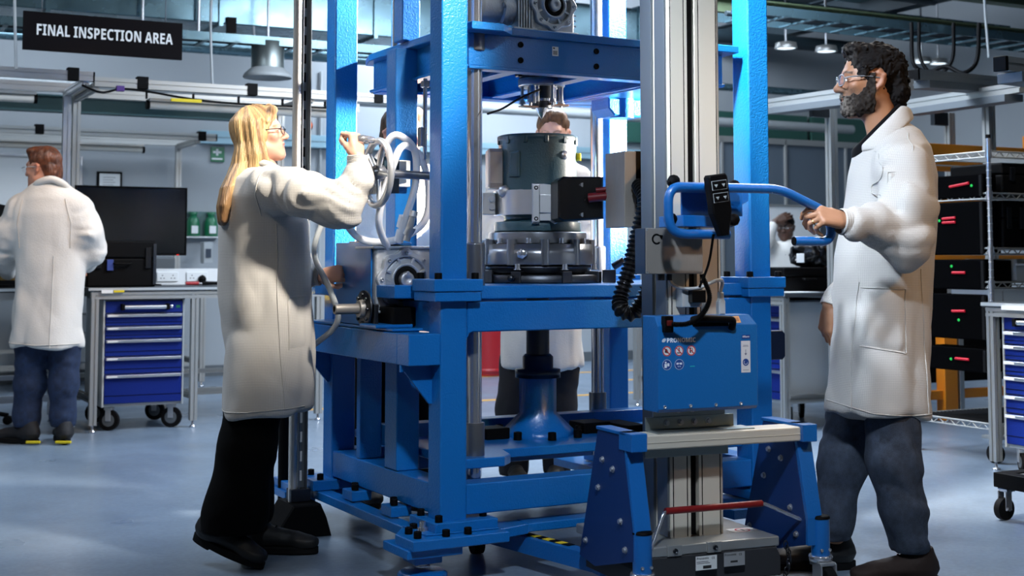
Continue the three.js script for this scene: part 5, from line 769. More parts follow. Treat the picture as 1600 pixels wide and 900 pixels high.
  garment('collar', p, (x, y, z) => smax(colF(x, y, z), -F(x, y, z) - 0.012, 0.004), arr(J(1310, 262).add(V(0, 0, -0.22))), arr(J(1450, 140).add(V(0, 0, 0.22))), 0.006, coatMat);
  M('undershirt', sdfMesh((x, y, z) => smax(blend(0.03, ell(arr(J(1378, 236)), [0.1, 0.12, 0.13]), cap(J(1382, 205), J(1386, 178), 0.066, 0.063))(x, y, z), neckLine(x, y, z) - 0.012, 0.004), arr(J(1320, 290).add(V(0, 0, -0.2))), arr(J(1430, 150).add(V(0, 0, 0.2))), 0.008), blackCloth, p);
  M('chest_pocket', patch(F, [J(1352, 277), J(1378, 278), J(1376, 322), J(1350, 320)], -d + 0.5, -1, 0.007), coatMat, p);
  M('hip_pocket', patch(F, [J(1328, 448), J(1392, 450), J(1390, 546), J(1325, 536)], -d + 0.5, -1, 0.007), coatMat, p);
  seam(p, F, d, [[1352, 277], [1378, 278], [1376, 322], [1350, 320], [1352, 277]], 'pocket_seam'); seam(p, F, d, [[1328, 448], [1392, 450], [1390, 546], [1325, 536]], 'pocket_seam');
  seam(p, F, d, [[1350, 240], [1343, 310]], 'front_seam'); seam(p, F, d, [[1326, 440], [1320, 500], [1312, 634]], 'front_seam'); seam(p, F, d, [[1286, 622], [1340, 636], [1400, 640], [1448, 638]], 'hem_seam');
  seam(p, F, d, [[1400, 214], [1390, 240], [1384, 270]], 'armhole_seam', 0.002); seam(p, F, d, [[1420, 420], [1424, 500], [1428, 638]], 'side_seam');
  // curly hair
  const hcap = blend(0.025, ell([0, 0.042, -0.022], [0.09, 0.094, 0.11]), ell([0, 0.108, 0.045], [0.06, 0.03, 0.05]), ell([0, -0.03, -0.085], [0.07, 0.07, 0.05]), cap([0.077, 0.04, 0.03], [0.079, 0.0, 0.02], 0.012, 0.008), cap([-0.077, 0.04, 0.03], [-0.079, 0.0, 0.02], 0.012, 0.008)), hcut = blend(0.02, ell([0, 0.01, 0.12], [0.075, 0.085, 0.075]), ell([0.09, -0.012, -0.008], [0.04, 0.052, 0.036]), ell([-0.09, -0.012, -0.008], [0.04, 0.052, 0.036]), ell([0, -0.11, 0.06], [0.1, 0.1, 0.1]));
  const curl = (x, y, z) => 0.006 * noise(x * 55, y * 55, z * 55) + 0.0045 * ridge(x * 95, y * 95, z * 95);
  const il = fr.inv.elements, hl = (f) => (x, y, z) => f(il[0] * x + il[4] * y + il[8] * z + il[12], il[1] * x + il[5] * y + il[9] * z + il[13], il[2] * x + il[6] * y + il[10] * z + il[14]), c0 = head.at;
  garment('hair', p, inFrame(fr, (x, y, z) => smax(hcap(x, y, z), -hcut(x, y, z), 0.012) + curl(x, y, z)), [c0.x - 0.15, c0.y - 0.14, c0.z - 0.13], [c0.x + 0.17, c0.y + 0.2, c0.z + 0.13], 0.0034, curlMat, hl((x, y, z) => { const t = clamp(0.3 + noise(x * 130, y * 130, z * 130), 0, 1) * sstep(0.02, 0.1, z); return [lerp(0.006, 0.08, t), lerp(0.005, 0.075, t), lerp(0.005, 0.07, t)]; }));
  const hs = head.shape, mouth = ell([0, -0.0635, 0.1], [0.018, 0.006, 0.03]);
  const bd = (x, y, z) => smax(smax(hs(x, y, z) - 0.005, Math.max(y - 0.008 * noise(x * 90, y * 90, z * 90) - lerp(0.008, -0.046, sstep(0.0, 0.062, z)) - 0.05 * sstep(0.03, 0.0, z), -0.122 - y - 0.3 * Math.min(0, z - 0.04), -0.002 - z), 0.006), -mouth(x, y, z), 0.004);
  garment('beard', p, inFrame(fr, (x, y, z) => bd(x, y, z) + 0.003 * noise(x * 110, y * 110, z * 110) + 0.002 * ridge(x * 180, y * 180, z * 180)), [c0.x - 0.13, c0.y - 0.15, c0.z - 0.1], [c0.x + 0.03, c0.y + 0.02, c0.z + 0.1], 0.0032, curlMat, hl((x, y, z) => { const t = clamp(0.5 + noise(x * 160, y * 160, z * 160), 0, 1) * (0.12 + 0.88 * sstep(0.055, 0.1, z)); return [lerp(0.016, 0.17, t), lerp(0.012, 0.15, t), lerp(0.01, 0.13, t)]; }));
  glasses(p, fr, S({ color: 0x8d939a, metalness: 0.3, roughness: 0.3 }));
  M('ring', along(new THREE.TorusGeometry(0.0105, 0.0018, 8, 24).rotateX(Math.PI / 2), hwp.clone().add(V(-0.112, -0.004, 0.012)), [-0.8, -0.5, -0.2]), metal(0xd9b36a, 0.25), p);
  trousersOf(p, [{ pts: [J(1392, 610, 0.085), J(1396, 720, 0.1), J(1412, 800, 0.1), J(1422, 846, 0.1)], r: [0.098, 0.088, 0.074, 0.066] }, { pts: [J(1342, 610, -0.09), J(1317, 720, -0.1), J(1303, 800, -0.1), J(1300, 838, -0.1)], r: [0.098, 0.083, 0.068, 0.06] }], denim(0x56647a), 6, 'jeans', 0.009, 0.009);
  shoe(p, J(1426, 880, 0.1).setY(0.004), -1.42, 0, X.shoeBrown, X.rubber, 1.0);
  shoe(p, J(1298, 870, -0.14).setY(0.004), -1.5, 0, X.shoeBlack, X.rubber, 0.98);
}
const shortHair = (fr, o = {}) => { const c = blend(0.03, ell([0, 0.048, -0.02], [0.084, 0.09, 0.105]), ell([0, 0.108, 0.05], [0.06, 0.03, 0.045]), ell([0, -0.03, -0.075], [0.066, 0.065, 0.046])), k = blend(0.02, ell([0, 0.002, 0.12], [0.078, 0.092, 0.075]), ell([0.085, -0.02, 0.004], [0.03, 0.05, 0.034]), ell([-0.085, -0.02, 0.004], [0.03, 0.05, 0.034]), ell([0, -0.12, 0.07], [0.1, 0.1, 0.1])); return inFrame(fr, (x, y, z) => { const a = Math.atan2(x, z); return smax(c(x, y, z), -k(x, y, z), 0.012) + 0.003 * ridge(x * 60, y * 18, z * 25) + 0.002 * noise(x * 120, y * 40, z * 60); }, fr.k || 1); };
{ // the man at the left bench, seen from behind
  const d = 8.0, J = at(d), p = thing('person', 'man with short auburn hair in a white lab coat working at the left bench', 'person', [0, 0, 0]);
  const fr = frame(J(67, 264), -1.92, 0.05, 0, 1), head = { at: J(67, 264), fr, k: 1, cell: 0.0042, shape: headShape({ jaw: 1.05, nose: 1.2 }), colour: headColour({ skin: SKIN.ruddy, brow: [0.12, 0.05, 0.02] }) };
  const sL = J(36, 330, 0), eL = J(4, 396, -0.05), wL = J(12, 425, -0.3), sR = J(122, 330, 0), eR = J(143, 395, -0.06), wR = J(128, 418, -0.34);
  const h1 = handShape(wL, [0.3, 0, -1], [0, -1, 0], 1, FIST.map(() => [25, 35, 25]), [[0.05, 0.045, 0.01], [0.075, 0.045, 0.03], [0.095, 0.035, 0.045]], 1), h2 = handShape(wR, [-0.4, 0, -1], [0, -1, 0], -1, FIST.map(() => [25, 35, 25]), [[0.05, 0.045, 0.01], [0.075, 0.045, 0.03], [0.095, 0.035, 0.045]], 1); h1.cell = h2.cell = 0.005;
  bodySkin(p, head, [h1, h2], [[J(72, 290), J(78, 400), 0.055, 0.1], [J(78, 400), J(76, 480), 0.1, 0.08], [sL, eL, 0.05, 0.04], [eL, wL, 0.04, 0.028], [sR, eR, 0.05, 0.04], [eR, wR, 0.04, 0.028], [J(50, 540), J(45, 660), 0.07, 0.045], [J(102, 540), J(98, 660), 0.07, 0.045]], SKIN.ruddy);
  const F = coatOf(p, { d, seed: 14.2, h: 0.012, mat: plainCoat, sec: [[280, 58, 98, 0.08], [292, 44, 112, 0.11], [310, 28, 132, 0.14], [335, 22, 138, 0.155], [400, 24, 136, 0.15], [460, 22, 133, 0.155], [510, 18, 132, 0.175], [544, 14, 131, 0.185]], arms: [{ pts: [sL, J(18, 365, 0.0), eL, wL], r: [0.105, 0.095, 0.085, 0.05] }, { pts: [sR, J(136, 365, 0), eR, wR], r: [0.105, 0.095, 0.085, 0.05] }] });
  M('collar', [tube([J(52, 296, 0.02), J(62, 285, 0.09), J(80, 280, 0.1), J(98, 287, 0.07), J(106, 297, 0.0)], 0.022, 24, 8)], plainCoat, p);
  seam(p, F, d, [[96, 400], [94, 470], [93, 542]], 'back_seam', 0.003); seam(p, F, d, [[46, 312], [38, 350], [40, 388]], 'armhole_seam', 0.003); seam(p, F, d, [[112, 312], [121, 350], [119, 388]], 'armhole_seam', 0.003); seam(p, F, d, [[18, 534], [70, 537], [128, 536]], 'hem_seam', 0.003);
  const c0 = head.at; garment('hair', p, shortHair(fr), [c0.x - 0.14, c0.y - 0.13, c0.z - 0.14], [c0.x + 0.14, c0.y + 0.17, c0.z + 0.14], 0.0045, hairMat, hairColour([0.045, 0.014, 0.006], [0.16, 0.05, 0.018], 60, 60));
  glasses(p, fr, null);
  trousersOf(p, [{ pts: [J(50, 530), J(46, 600), J(42, 650), J(42, 664)], r: [0.1, 0.085, 0.075, 0.07] }, { pts: [J(102, 530), J(100, 600), J(98, 650), J(98, 664)], r: [0.1, 0.082, 0.072, 0.066] }], denim(0x27406a), 9, 'jeans', 0.012);
  shoe(p, J(40, 676, 0.02).setY(0.004), -1.9, 0, X.shoeA, X.rubber, 1.05); shoe(p, J(100, 678, 0.0).setY(0.004), -2.7, 0, X.shoeA, X.rubber, 1.05);
  for (const [px, w] of [[52, 0.08], [99, 0.09]]) { const q = J(px, 684, 0.1); M('heel_flash', Bc(w, 0.014, 0.02, q.x, 0.018, q.z), X.yellow, p); }
}
{ // the man behind the press, head above the housing
  const d = 6.6, J = at(d), p = thing('person', 'man with light brown hair standing behind the teal gearbox housing', 'person', [0, 0, 0]);
  const fr = frame(J(864, 211), -0.12, 0.22, 0, 0.97), head = { at: J(864, 211), fr, k: 0.97, cell: 0.004, shape: headShape({}), colour: headColour({ skin: SKIN.fair, brow: [0.2, 0.1, 0.04] }) };
  const sL = J(790, 290), eL = J(772, 372, 0.08), wL = J(800, 412, 0.3), sR = J(906, 290), eR = J(922, 372, 0.05), wR = J(908, 420, 0.25);
  bodySkin(p, head, [], [[J(862, 250), J(850, 400), 0.055, 0.1], [J(850, 400), J(846, 560), 0.1, 0.1], [sL, eL, 0.05, 0.04], [eL, wL, 0.04, 0.03], [sR, eR, 0.05, 0.04], [eR, wR, 0.04, 0.03], [J(812, 560), J(808, 690), 0.08, 0.05], [J(872, 560), J(868, 690), 0.08, 0.05]], SKIN.fair);
  coatOf(p, { d, seed: 21.7, h: 0.012, mat: plainCoat, sec: [[238, 846, 882, 0.08], [250, 824, 898, 0.11], [270, 792, 912, 0.14], [300, 785, 914, 0.15], [400, 786, 912, 0.15], [480, 782, 914, 0.165], [550, 777, 914, 0.18], [578, 775, 915, 0.185]], arms: [{ pts: [sL, eL, wL], r: [0.09, 0.08, 0.05] }, { pts: [sR, eR, wR], r: [0.09, 0.08, 0.05] }] });
  const c0 = head.at; garment('hair', p, shortHair({ ...fr, k: 0.97 }), [c0.x - 0.14, c0.y - 0.13, c0.z - 0.15], [c0.x + 0.14, c0.y + 0.17, c0.z + 0.14], 0.0042, hairMat, hairColour([0.05, 0.022, 0.009], [0.17, 0.08, 0.03], 50, 50));
  glasses(p, fr, null);
  trousersOf(p, [{ pts: [J(812, 560), J(804, 640), J(802, 690), J(802, 738)], r: [0.1, 0.088, 0.08, 0.075] }, { pts: [J(876, 560), J(872, 640), J(870, 690), J(870, 738)], r: [0.1, 0.085, 0.078, 0.07] }], S({ color: 0x16171d, roughness: 0.9 }), 11, 'trousers', 0.012);
  shoe(p, J(802, 745).setY(0.004), 0.2, 0, X.shoeBlack, X.rubber, 1); shoe(p, J(870, 745).setY(0.004), -0.1, 0, X.shoeBlack, X.rubber, 1);
}
{ // the man half hidden by the posts at the left side of the press
  const d = 6.05, J = at(d), p = thing('person', 'man in a white lab coat mostly hidden behind the left posts of the press', 'person', [0, 0, 0]);
  const fr = frame(J(629, 212), 0.75, 0.08, 0, 1), head = { at: J(629, 212), fr, k: 1, cell: 0.004, shape: headShape({ jaw: 1.04 }), colour: headColour({ skin: SKIN.ruddy, brow: [0.08, 0.04, 0.02] }) };
  const sL = J(574, 290), eL = J(556, 375, 0.05), wL = J(590, 425, 0.25), sR = J(686, 290), eR = J(702, 375, 0.05), wR = J(690, 425, 0.25);
  bodySkin(p, head, [], [[J(628, 250), J(628, 400), 0.055, 0.1], [J(628, 400), J(626, 550), 0.1, 0.1], [sL, eL, 0.05, 0.04], [eL, wL, 0.04, 0.03], [sR, eR, 0.05, 0.04], [eR, wR, 0.04, 0.03]], SKIN.ruddy);
  coatOf(p, { d, seed: 31.7, h: 0.013, mat: plainCoat, sec: [[244, 610, 648, 0.08], [256, 592, 668, 0.11], [278, 566, 690, 0.14], [320, 562, 694, 0.15], [400, 564, 692, 0.15], [480, 560, 694, 0.165], [562, 552, 690, 0.185]], arms: [{ pts: [sL, eL, wL], r: [0.09, 0.08, 0.05] }, { pts: [sR, eR, wR], r: [0.09, 0.08, 0.05] }] });
  const c0 = head.at; garment('hair', p, shortHair(fr), [c0.x - 0.14, c0.y - 0.13, c0.z - 0.15], [c0.x + 0.14, c0.y + 0.17, c0.z + 0.14], 0.0045, hairMat, hairColour([0.03, 0.016, 0.01], [0.1, 0.05, 0.025], 50, 50));
  glasses(p, fr, S({ color: 0x222226, roughness: 0.4 }));
  trousersOf(p, [{ pts: [J(585, 550), J(578, 640), J(574, 700), J(572, 770)], r: [0.1, 0.085, 0.078, 0.075] }, { pts: [J(650, 550), J(650, 640), J(648, 700), J(648, 770)], r: [0.1, 0.085, 0.075, 0.07] }], PH({ color: 0x040405, roughness: 0.95, specularIntensity: 0.25 }), 13, 'trousers', 0.012);
  shoe(p, J(572, 776).setY(0.004), 0.3, 0, X.shoeBlack, X.rubber, 1); shoe(p, J(648, 776).setY(0.004), 0.1, 0, X.shoeBlack, X.rubber, 1);
}
{ // the man far behind at the right, hand at his brow
  const d = 12, J = at(d), p = thing('person', 'dark skinned man in white lab coat far behind, hand raised to his brow', 'person', [0, 0, 0]);
  const fr = frame(J(1227, 356), -0.35, 0.1, 0, 0.95), head = { at: J(1227, 356), fr, k: 0.95, cell: 0.006, shape: headShape({}), colour: headColour({ skin: SKIN.dark, brow: [0.01, 0.01, 0.01] }) };
  const sL = J(1208, 392), eL = J(1197, 376, 0.16), wL = J(1212, 346, 0.14), sR = J(1262, 396), eR = J(1268, 426, 0.02), wR = J(1258, 446, 0.15);
  const hd = handShape(wL, [0.8, 0.4, -0.1], [0, -0.3, -1], 1, FIST.map(() => [15, 20, 15]), [[0.05, 0.045, 0.01], [0.075, 0.045, 0.03], [0.095, 0.035, 0.045]], 1); hd.cell = 0.006;
  bodySkin(p, head, [hd], [[J(1230, 378), J(1236, 440), 0.055, 0.12], [sL, eL, 0.045, 0.04], [eL, wL, 0.04, 0.028], [sR, eR, 0.045, 0.04], [eR, wR, 0.038, 0.03], [J(1236, 440), J(1236, 520), 0.13, 0.11]], SKIN.dark);
  coatOf(p, { d, seed: 41.7, h: 0.016, mat: plainCoat, sec: [[374, 1222, 1244, 0.07], [380, 1213, 1256, 0.11], [392, 1204, 1266, 0.14], [420, 1203, 1268, 0.15], [470, 1204, 1266, 0.16], [540, 1200, 1270, 0.18]], arms: [{ pts: [sL, eL, wL.clone().lerp(eL, 0.25)], r: [0.08, 0.07, 0.045] }, { pts: [sR, eR, wR], r: [0.085, 0.075, 0.05] }] });
  const c0 = head.at; garment('hair', p, shortHair({ ...fr, k: 0.95 }), [c0.x - 0.14, c0.y - 0.13, c0.z - 0.15], [c0.x + 0.14, c0.y + 0.17, c0.z + 0.14], 0.007, curlMat, hairColour([0.006, 0.006, 0.006], [0.015, 0.014, 0.013], 50, 50));
  glasses(p, fr, null);
  trousersOf(p, [{ pts: [J(1222, 520), J(1220, 560), J(1220, 584)], r: [0.1, 0.08, 0.07] }, { pts: [J(1250, 520), J(1252, 560), J(1252, 584)], r: [0.1, 0.08, 0.07] }], S({ color: 0x12131a, roughness: 0.9 }), 17, 'trousers', 0.018);
  shoe(p, J(1220, 590).setY(0.004), 0, 0, X.shoeBlack, X.rubber, 1); shoe(p, J(1252, 590).setY(0.004), 0, 0, X.shoeBlack, X.rubber, 1);
}

// ---------- the hanging sign ----------
{
  const a = P(36, 47, 7.55), bq = P(285, 68, 7.97), L = a.distanceTo(bq), th = Math.atan2(-(bq.z - a.z), bq.x - a.x);
  const s = thing('hanging_sign', 'black hanging sign reading FINAL INSPECTION AREA in white letters', 'sign', a, th);
  M('board', B(0, L, -0.108, 0.112, -0.02, 0, 0.002), PH({ color: 0x080508, roughness: 0.7, specularIntensity: 0.2 }), s);
  const t = text('FINAL INSPECTION AREA', 0.063, 0.002), w = t.boundingBox.max.x; t.scale(L * 0.86 / w, 1, 1);
  M('lettering', t.translate(L * 0.075, -0.02, 0.0005), X.white, s);
  for (const x of [0.1, L - 0.1]) M('wire', C([x, 0.11, -0.01], [x, 4.08 - s.position.y, -0.01], 0.003, 0.003, 6), X.darkMetal, s);
}
// ---------- aluminium benches ----------
const prof40 = (w = 0.045) => { const h = w / 2, s = 0.005, k = 0.006; return [[-h, -h], [-s, -h], [-s, -h + k], [s, -h + k], [s, -h], [h, -h], [h, -s], [h - k, -s], [h - k, s], [h, s], [h, h], [s, h], [s, h - k], [-s, h - k], [-s, h], [-h, h], [-h, s], [-h + k, s], [-h + k, -s], [-h, -s]]; };
const post = (u, y0, y1, v, w) => flat(ext(prof40(w), y1 - y0, 0)).translate(u, y0, -v);
const railU = (u0, u1, y, v, w) => ext(prof40(w), u1 - u0, 0).rotateY(Math.PI / 2).translate(u0, y, -v);
const railV = (u, y, v0, v1, w) => ext(prof40(w), v1 - v0, 0).translate(u, y, -v1);
function bench(label, u0, u1, v0, v1, top, gantry, o = {}) {
  const b = gthing('workbench', label, 'workbench'), m = o.mat || X.alu;
  M('bench_top', BG(u0 - 0.02, u1 + 0.02, top - 0.025, top, v0 - 0.03, v1 + 0.02), S({ color: 0x3a3f44, roughness: 0.5 }), b);
  M('edge_trim', BG(u0 - 0.02, u1 + 0.02, top - 0.018, top - 0.002, v0 - 0.034, v0 - 0.029, 0), X.lightGrey, b);
  M('front_rail', railU(u0, u1, top - 0.05, v0, 0.045), m, b); M('rear_rail', railU(u0, u1, top - 0.05, v1, 0.045), m, b);
  M('low_rail', railU(u0, u1, 0.16, v1 - 0.05, 0.045), m, b); M('low_rail', railU(u0, u1, 0.3, v1 - 0.05, 0.03), m, b);
  for (const u of o.legs || [u0 + 0.025, u1 - 0.025]) for (const v of [v0 + 0.001, v1 - 0.001]) { const l = M('leg', post(u, 0.045, top - 0.025, v, 0.045), m, b); M('foot', [along(lathe([[0, 0], [0.022, 0], [0.02, 0.01], [0.008, 0.016], [0.008, 0.05], [0, 0.05]], 18), [u, 0, -v], [0, 1, 0])], X.chrome, l); M('side_rail', railV(u, 0.2, v0, v1, 0.04), m, b); }
  if (gantry) {
    for (const u of gantry.posts) M('gantry_post', [post(u, top, gantry.y, v1 - 0.02, 0.05)], m, b);
    M('gantry_beam', railU(gantry.u0, gantry.u1, gantry.y + 0.025, v1 - 0.02, 0.06), m, b);
    M('front_beam', railU(gantry.u0, gantry.u1, gantry.y + 0.02, v0 + 0.05, 0.06), m, b);
    for (const u of gantry.posts) M('gantry_arm', railV(u, gantry.y - 0.01, v0 + 0.05, v1, 0.045), m, b);
    for (const u of [gantry.u0 + 0.3, (gantry.u0 + gantry.u1) / 2, gantry.u1 - 0.12]) M('joint_block', Bc(0.07, 0.08, 0.07, u, gantry.y + 0.03, -v0 - 0.05), X.black, b);
    M('end_cap', Bc(0.012, 0.06, 0.06, gantry.u1 + 0.006, gantry.y + 0.02, -v0 - 0.05), X.black, b);
  }
  return b;
}
const bl1 = bench('aluminium workbench at the far left where the man with auburn hair works', -0.6, 1.5, 8.71, 9.46, 0.895, { posts: [-0.4, 1.53], u0: -0.8, u1: 1.57, y: 2.2 });
const bl2 = bench('aluminium workbench with blue drawers and television at left', 1.58, 3.1, 8.71, 9.46, 0.895, { posts: [1.592, 3.02], u0: 1.58, u1: 3.62, y: 2.17 }, { legs: [1.605, 2.23, 3.07], mat: X.aluDull });
const bl3 = bench('far aluminium workbench along the back wall at left', 0.4, 3.05, 11.45, 12.2, 0.9, { posts: [0.5, 2.95], u0: 0.2, u1: 3.1, y: 2.1 }, { mat: X.aluDull, legs: [0.45, 1.7, 3.0] });
for (const [q, l] of [[[0.1, 1.25], 'long translucent light tube under the left gantry'], [[1.95, 3.3], 'long grey light bar under the gantry behind the blonde hair'], [[0.8, 2.5], 'far light bar under the rear gantry at left']]) {
  const far = l.startsWith('far'), v = far ? 11.55 : 8.9, y = far ? 2.0 : 2.08, t = gthing('light_bar', l, 'light bar');
  M('tube', C([q[0], y, -v], [q[1], y, -v], 0.028, 0.028, 18), S({ color: 0xd9d6cc, roughness: 0.3 }), t); M('back_plate', BG(q[0], q[1], y + 0.02, y + 0.04, v - 0.05, v + 0.05), X.aluDull, t); for (const u of q) M('end_cap', C([u - 0.01, y, -v], [u + 0.01, y, -v], 0.031), X.black, t);
}
{ const c = gthing('gantry_cable', 'black cable tied along the gantry behind the sign', 'cable'); M('cable_run', [tube([[1.5, 2.16, -8.72], [1.62, 2.12, -8.71], [1.75, 2.15, -8.71], [2.3, 2.1, -8.7], [3.2, 2.1, -8.7]], 0.008, 50, 6)], X.black, c); for (let i = 0; i < 5; i++) M('cable_tie', Bc(0.008, 0.05, 0.04, 1.9 + i * 0.3, 2.12, -8.71), X.black, c); const [u] = onG(290, 163, 8.7); M('yellow_tag', Bc(0.2, 0.022, 0.012, u, 2.095, -8.69), X.yellow, c); const [u2, y2] = onG(187, 139, 8.7); M('purple_plug', Bc(0.05, 0.035, 0.03, u2, y2, -8.69), S({ color: 0x4a2a78, roughness: 0.5 }), c); }
// drawer cabinets
function drawers(label, u0, u1, v0, v1, y0, y1, rows, o = {}) {
  const c = gthing('drawer_cabinet', label, 'drawer cabinet');
  M('carcass', [BG(u0, u1, y0, y1, v0 + 0.02, v1), BG(u0, u0 + 0.012, y0, y1, v0, v0 + 0.03), BG(u1 - 0.012, u1, y0, y1, v0, v0 + 0.03)], o.side || X.lightGrey, c);
  M('top', BG(u0, u1, y1, y1 + 0.012, v0 - 0.005, v1), S({ color: 0x3a4046, roughness: 0.5 }), c);
  let y = y1 - 0.004; const H = y1 - y0 - 0.02, tot = rows.reduce((a, b) => a + b, 0);
  rows.forEach((r, i) => {
    const h = r / tot * H, d = part('drawer', c); M('drawer_front', BG(u0 + 0.014, u1 - 0.014, y - h + 0.004, y - 0.002, v0, v0 + 0.025, 0.004), X.drawerBlue, d);
    if (i === 0 && o.bar) { M('handle', [C([u0 + 0.12, y - h / 2, -v0 + 0.028], [u1 - 0.12, y - h / 2, -v0 + 0.028], 0.013)], X.alu, d); for (const q of [u0 + 0.115, u1 - 0.115]) M('handle_end', Bc(0.02, 0.04, 0.05, q, y - h / 2, -v0 + 0.02), X.black, d); M('lock', along(lathe([[0, 0.006], [0.01, 0.004], [0.01, 0]], 14), [u1 - 0.085, y - h / 2, -v0], [0, 0, 1]), X.chrome, d); M('green_tag', BG(u1 - 0.055, u1 - 0.03, y - h / 2 - 0.008, y - h / 2 + 0.008, v0 - 0.002, v0, 0), X.green, d); }
    else { M('handle', [BG(u0 + 0.02, u1 - 0.02, y - 0.022, y - 0.004, v0 - 0.02, v0, 0.003)], X.alu, d); M('label_strip', BG(u0 + 0.025, u0 + 0.09, y - 0.018, y - 0.008, v0 - 0.0215, v0 - 0.02, 0), X.white, d); M('fold', BG(u0 + 0.014, u1 - 0.014, y - h * 0.72, y - h * 0.72 + 0.003, v0 - 0.002, v0, 0), X.black, d); }
    y -= h;
  });
  if (o.wheels !== false) for (const u of [u0 + 0.06, u1 - 0.06]) for (const v of [v0 + 0.06, v1 - 0.06]) { const w = part('caster', c), r = (y0 - 0.02) / 2; const rot = (g) => g.rotateY(1.0).translate(u, 0, -v); M('wheel', [rot(C([-0.014, r, 0], [0.014, r, 0], r, r, 26))], X.rubber, w); M('wheel_disc', [rot(C([-0.016, r, 0], [0.016, r, 0], r * 0.6, r * 0.6, 20))], X.grey, w); M('fork', [Bc(0.05, 0.02, 0.05, 0, y0 - 0.012, 0), Bc(0.005, y0 * 0.55, 0.035, -0.022, y0 * 0.68, 0), Bc(0.005, y0 * 0.55, 0.035, 0.022, y0 * 0.68, 0)].map(rot), X.steel, w); }
  return c;
}
drawers('blue drawer cabinet on casters under the left workbench', 1.66, 2.17, 8.72, 9.3, 0.15, 0.815, [0.95, 0.95, 0.95, 1.3, 1.3, 2.2], { bar: true });
// items on the left bench
const caseBox = (label, u0, u1, y0, y1, v0, v1, o = {}) => { const c = gthing(o.name || 'equipment_case', label, 'case', o.group); const m = o.mat || X.black, r = 0.012; M('body', [BG(u0, u1, y0, y1 - (y1 - y0) * 0.38, v0, v1, r)], m, c); M('lid', [BG(u0 - 0.004, u1 + 0.004, y1 - (y1 - y0) * 0.38, y1, v0 - 0.004, v1 + 0.004, r)], m, c); if (o.latch !== false) for (const k of [0.12, 0.84]) M('latch', BG(lerp(u0, u1, k), lerp(u0, u1, k) + 0.035, y1 - (y1 - y0) * 0.6, y1 - (y1 - y0) * 0.15, v0 - 0.014, v0), X.blackGloss, c); if (o.handle !== false) M('handle', bent([[lerp(u0, u1, 0.38), lerp(y0, y1, 0.52), -v0], [lerp(u0, u1, 0.38), lerp(y0, y1, 0.5), -v0 + 0.025], [lerp(u0, u1, 0.62), lerp(y0, y1, 0.5), -v0 + 0.025], [lerp(u0, u1, 0.62), lerp(y0, y1, 0.52), -v0]], 0.01, 0.008, 8), X.black, c); return c; };
const bc1 = caseBox('large black equipment case with latches on the left workbench', 1.57, 2.0, 0.896, 1.19, 8.8, 9.1);
M('name_tag', BG(1.69, 1.73, 1.0, 1.07, 8.785, 8.795, 0.002).translate(0, 0, 0), S({ color: 0x2a3f86, roughness: 0.5 }), bc1);
M('side_strap', BG(1.98, 2.0, 0.91, 1.17, 8.79, 8.8, 0.002), X.darkMetal, bc1);
const tv = gthing('television', 'large black flat television behind the black case on the left bench', 'television');
{ const [u0, y1] = onG(120, 291, 9.3), [u1] = onG(291, 296, 9.3), [, y0] = onG(291, 397, 9.3); M('screen', BG(u0, u1, y0, y1, 9.3, 9.335, 0.004), PH({ color: 0x030406, roughness: 0.16, specularIntensity: 0.6 }), tv); M('bezel', [BG(u0, u1, y1, y1 + 0.008, 9.295, 9.335), BG(u0, u1, y0 - 0.01, y0, 9.295, 9.335), BG(u1, u1 + 0.008, y0 - 0.01, y1 + 0.008, 9.295, 9.335), BG(u0 - 0.008, u0, y0 - 0.01, y1 + 0.008, 9.295, 9.335)], X.black, tv); M('status_light', BG(u1 - 0.06, u1 - 0.045, y0 - 0.008, y0 - 0.003, 9.292, 9.295, 0), S({ color: 0x330000, emissive: 0xff2211, emissiveIntensity: 1.2 }), tv); M('mount', [BG((u0 + u1) / 2 - 0.05, (u0 + u1) / 2 + 0.05, 0.896, y1 - 0.1, 9.34, 9.38), BG((u0 + u1) / 2 - 0.2, (u0 + u1) / 2 + 0.2, 0.896, 0.905, 9.27, 9.42)], X.black, tv); }
const st = gthing('socket_trunking', 'white power trunking with twin sockets at the back of the left bench', 'trunking');
{ const [u0, y1] = onG(232, 420, 9.36), [u1] = onG(350, 420, 9.36); M('trunking', BG(u0 - 0.5, u1 + 0.1, 0.896, y1, 9.385, 9.44), X.white, st);
  for (const px of [262, 308]) { const [u] = onG(px, 432, 9.38); const s = M('socket', BG(u - 0.073, u + 0.073, 0.92, 0.985, 9.375, 9.387, 0.003), X.white, st); for (const k of [-0.036, 0.036]) for (const [dx, dy] of [[0, 0.012], [-0.011, -0.008], [0.011, -0.008]]) M('pin_hole', BG(u + k + dx - 0.004, u + k + dx + 0.004, 0.95 + dy - 0.003, 0.95 + dy + 0.003, 9.3742, 9.376, 0), X.black, s); }
}
{ const [u, y] = onG(317, 436, 9.35); const t = gthing('power_plug', 'black round power plug in the twin socket', 'plug'); M('plug_body', along(lathe([[0, 0.04], [0.02, 0.038], [0.026, 0.02], [0.026, 0], [0, 0]], 20), [u, y, -9.375], [0, 0, 1]), X.black, t); M('lead', tube([[u, y - 0.02, -9.345], [u - 0.01, 0.92, -9.34], [u - 0.03, 0.905, -9.3]], 0.006, 14, 7), X.black, t); }
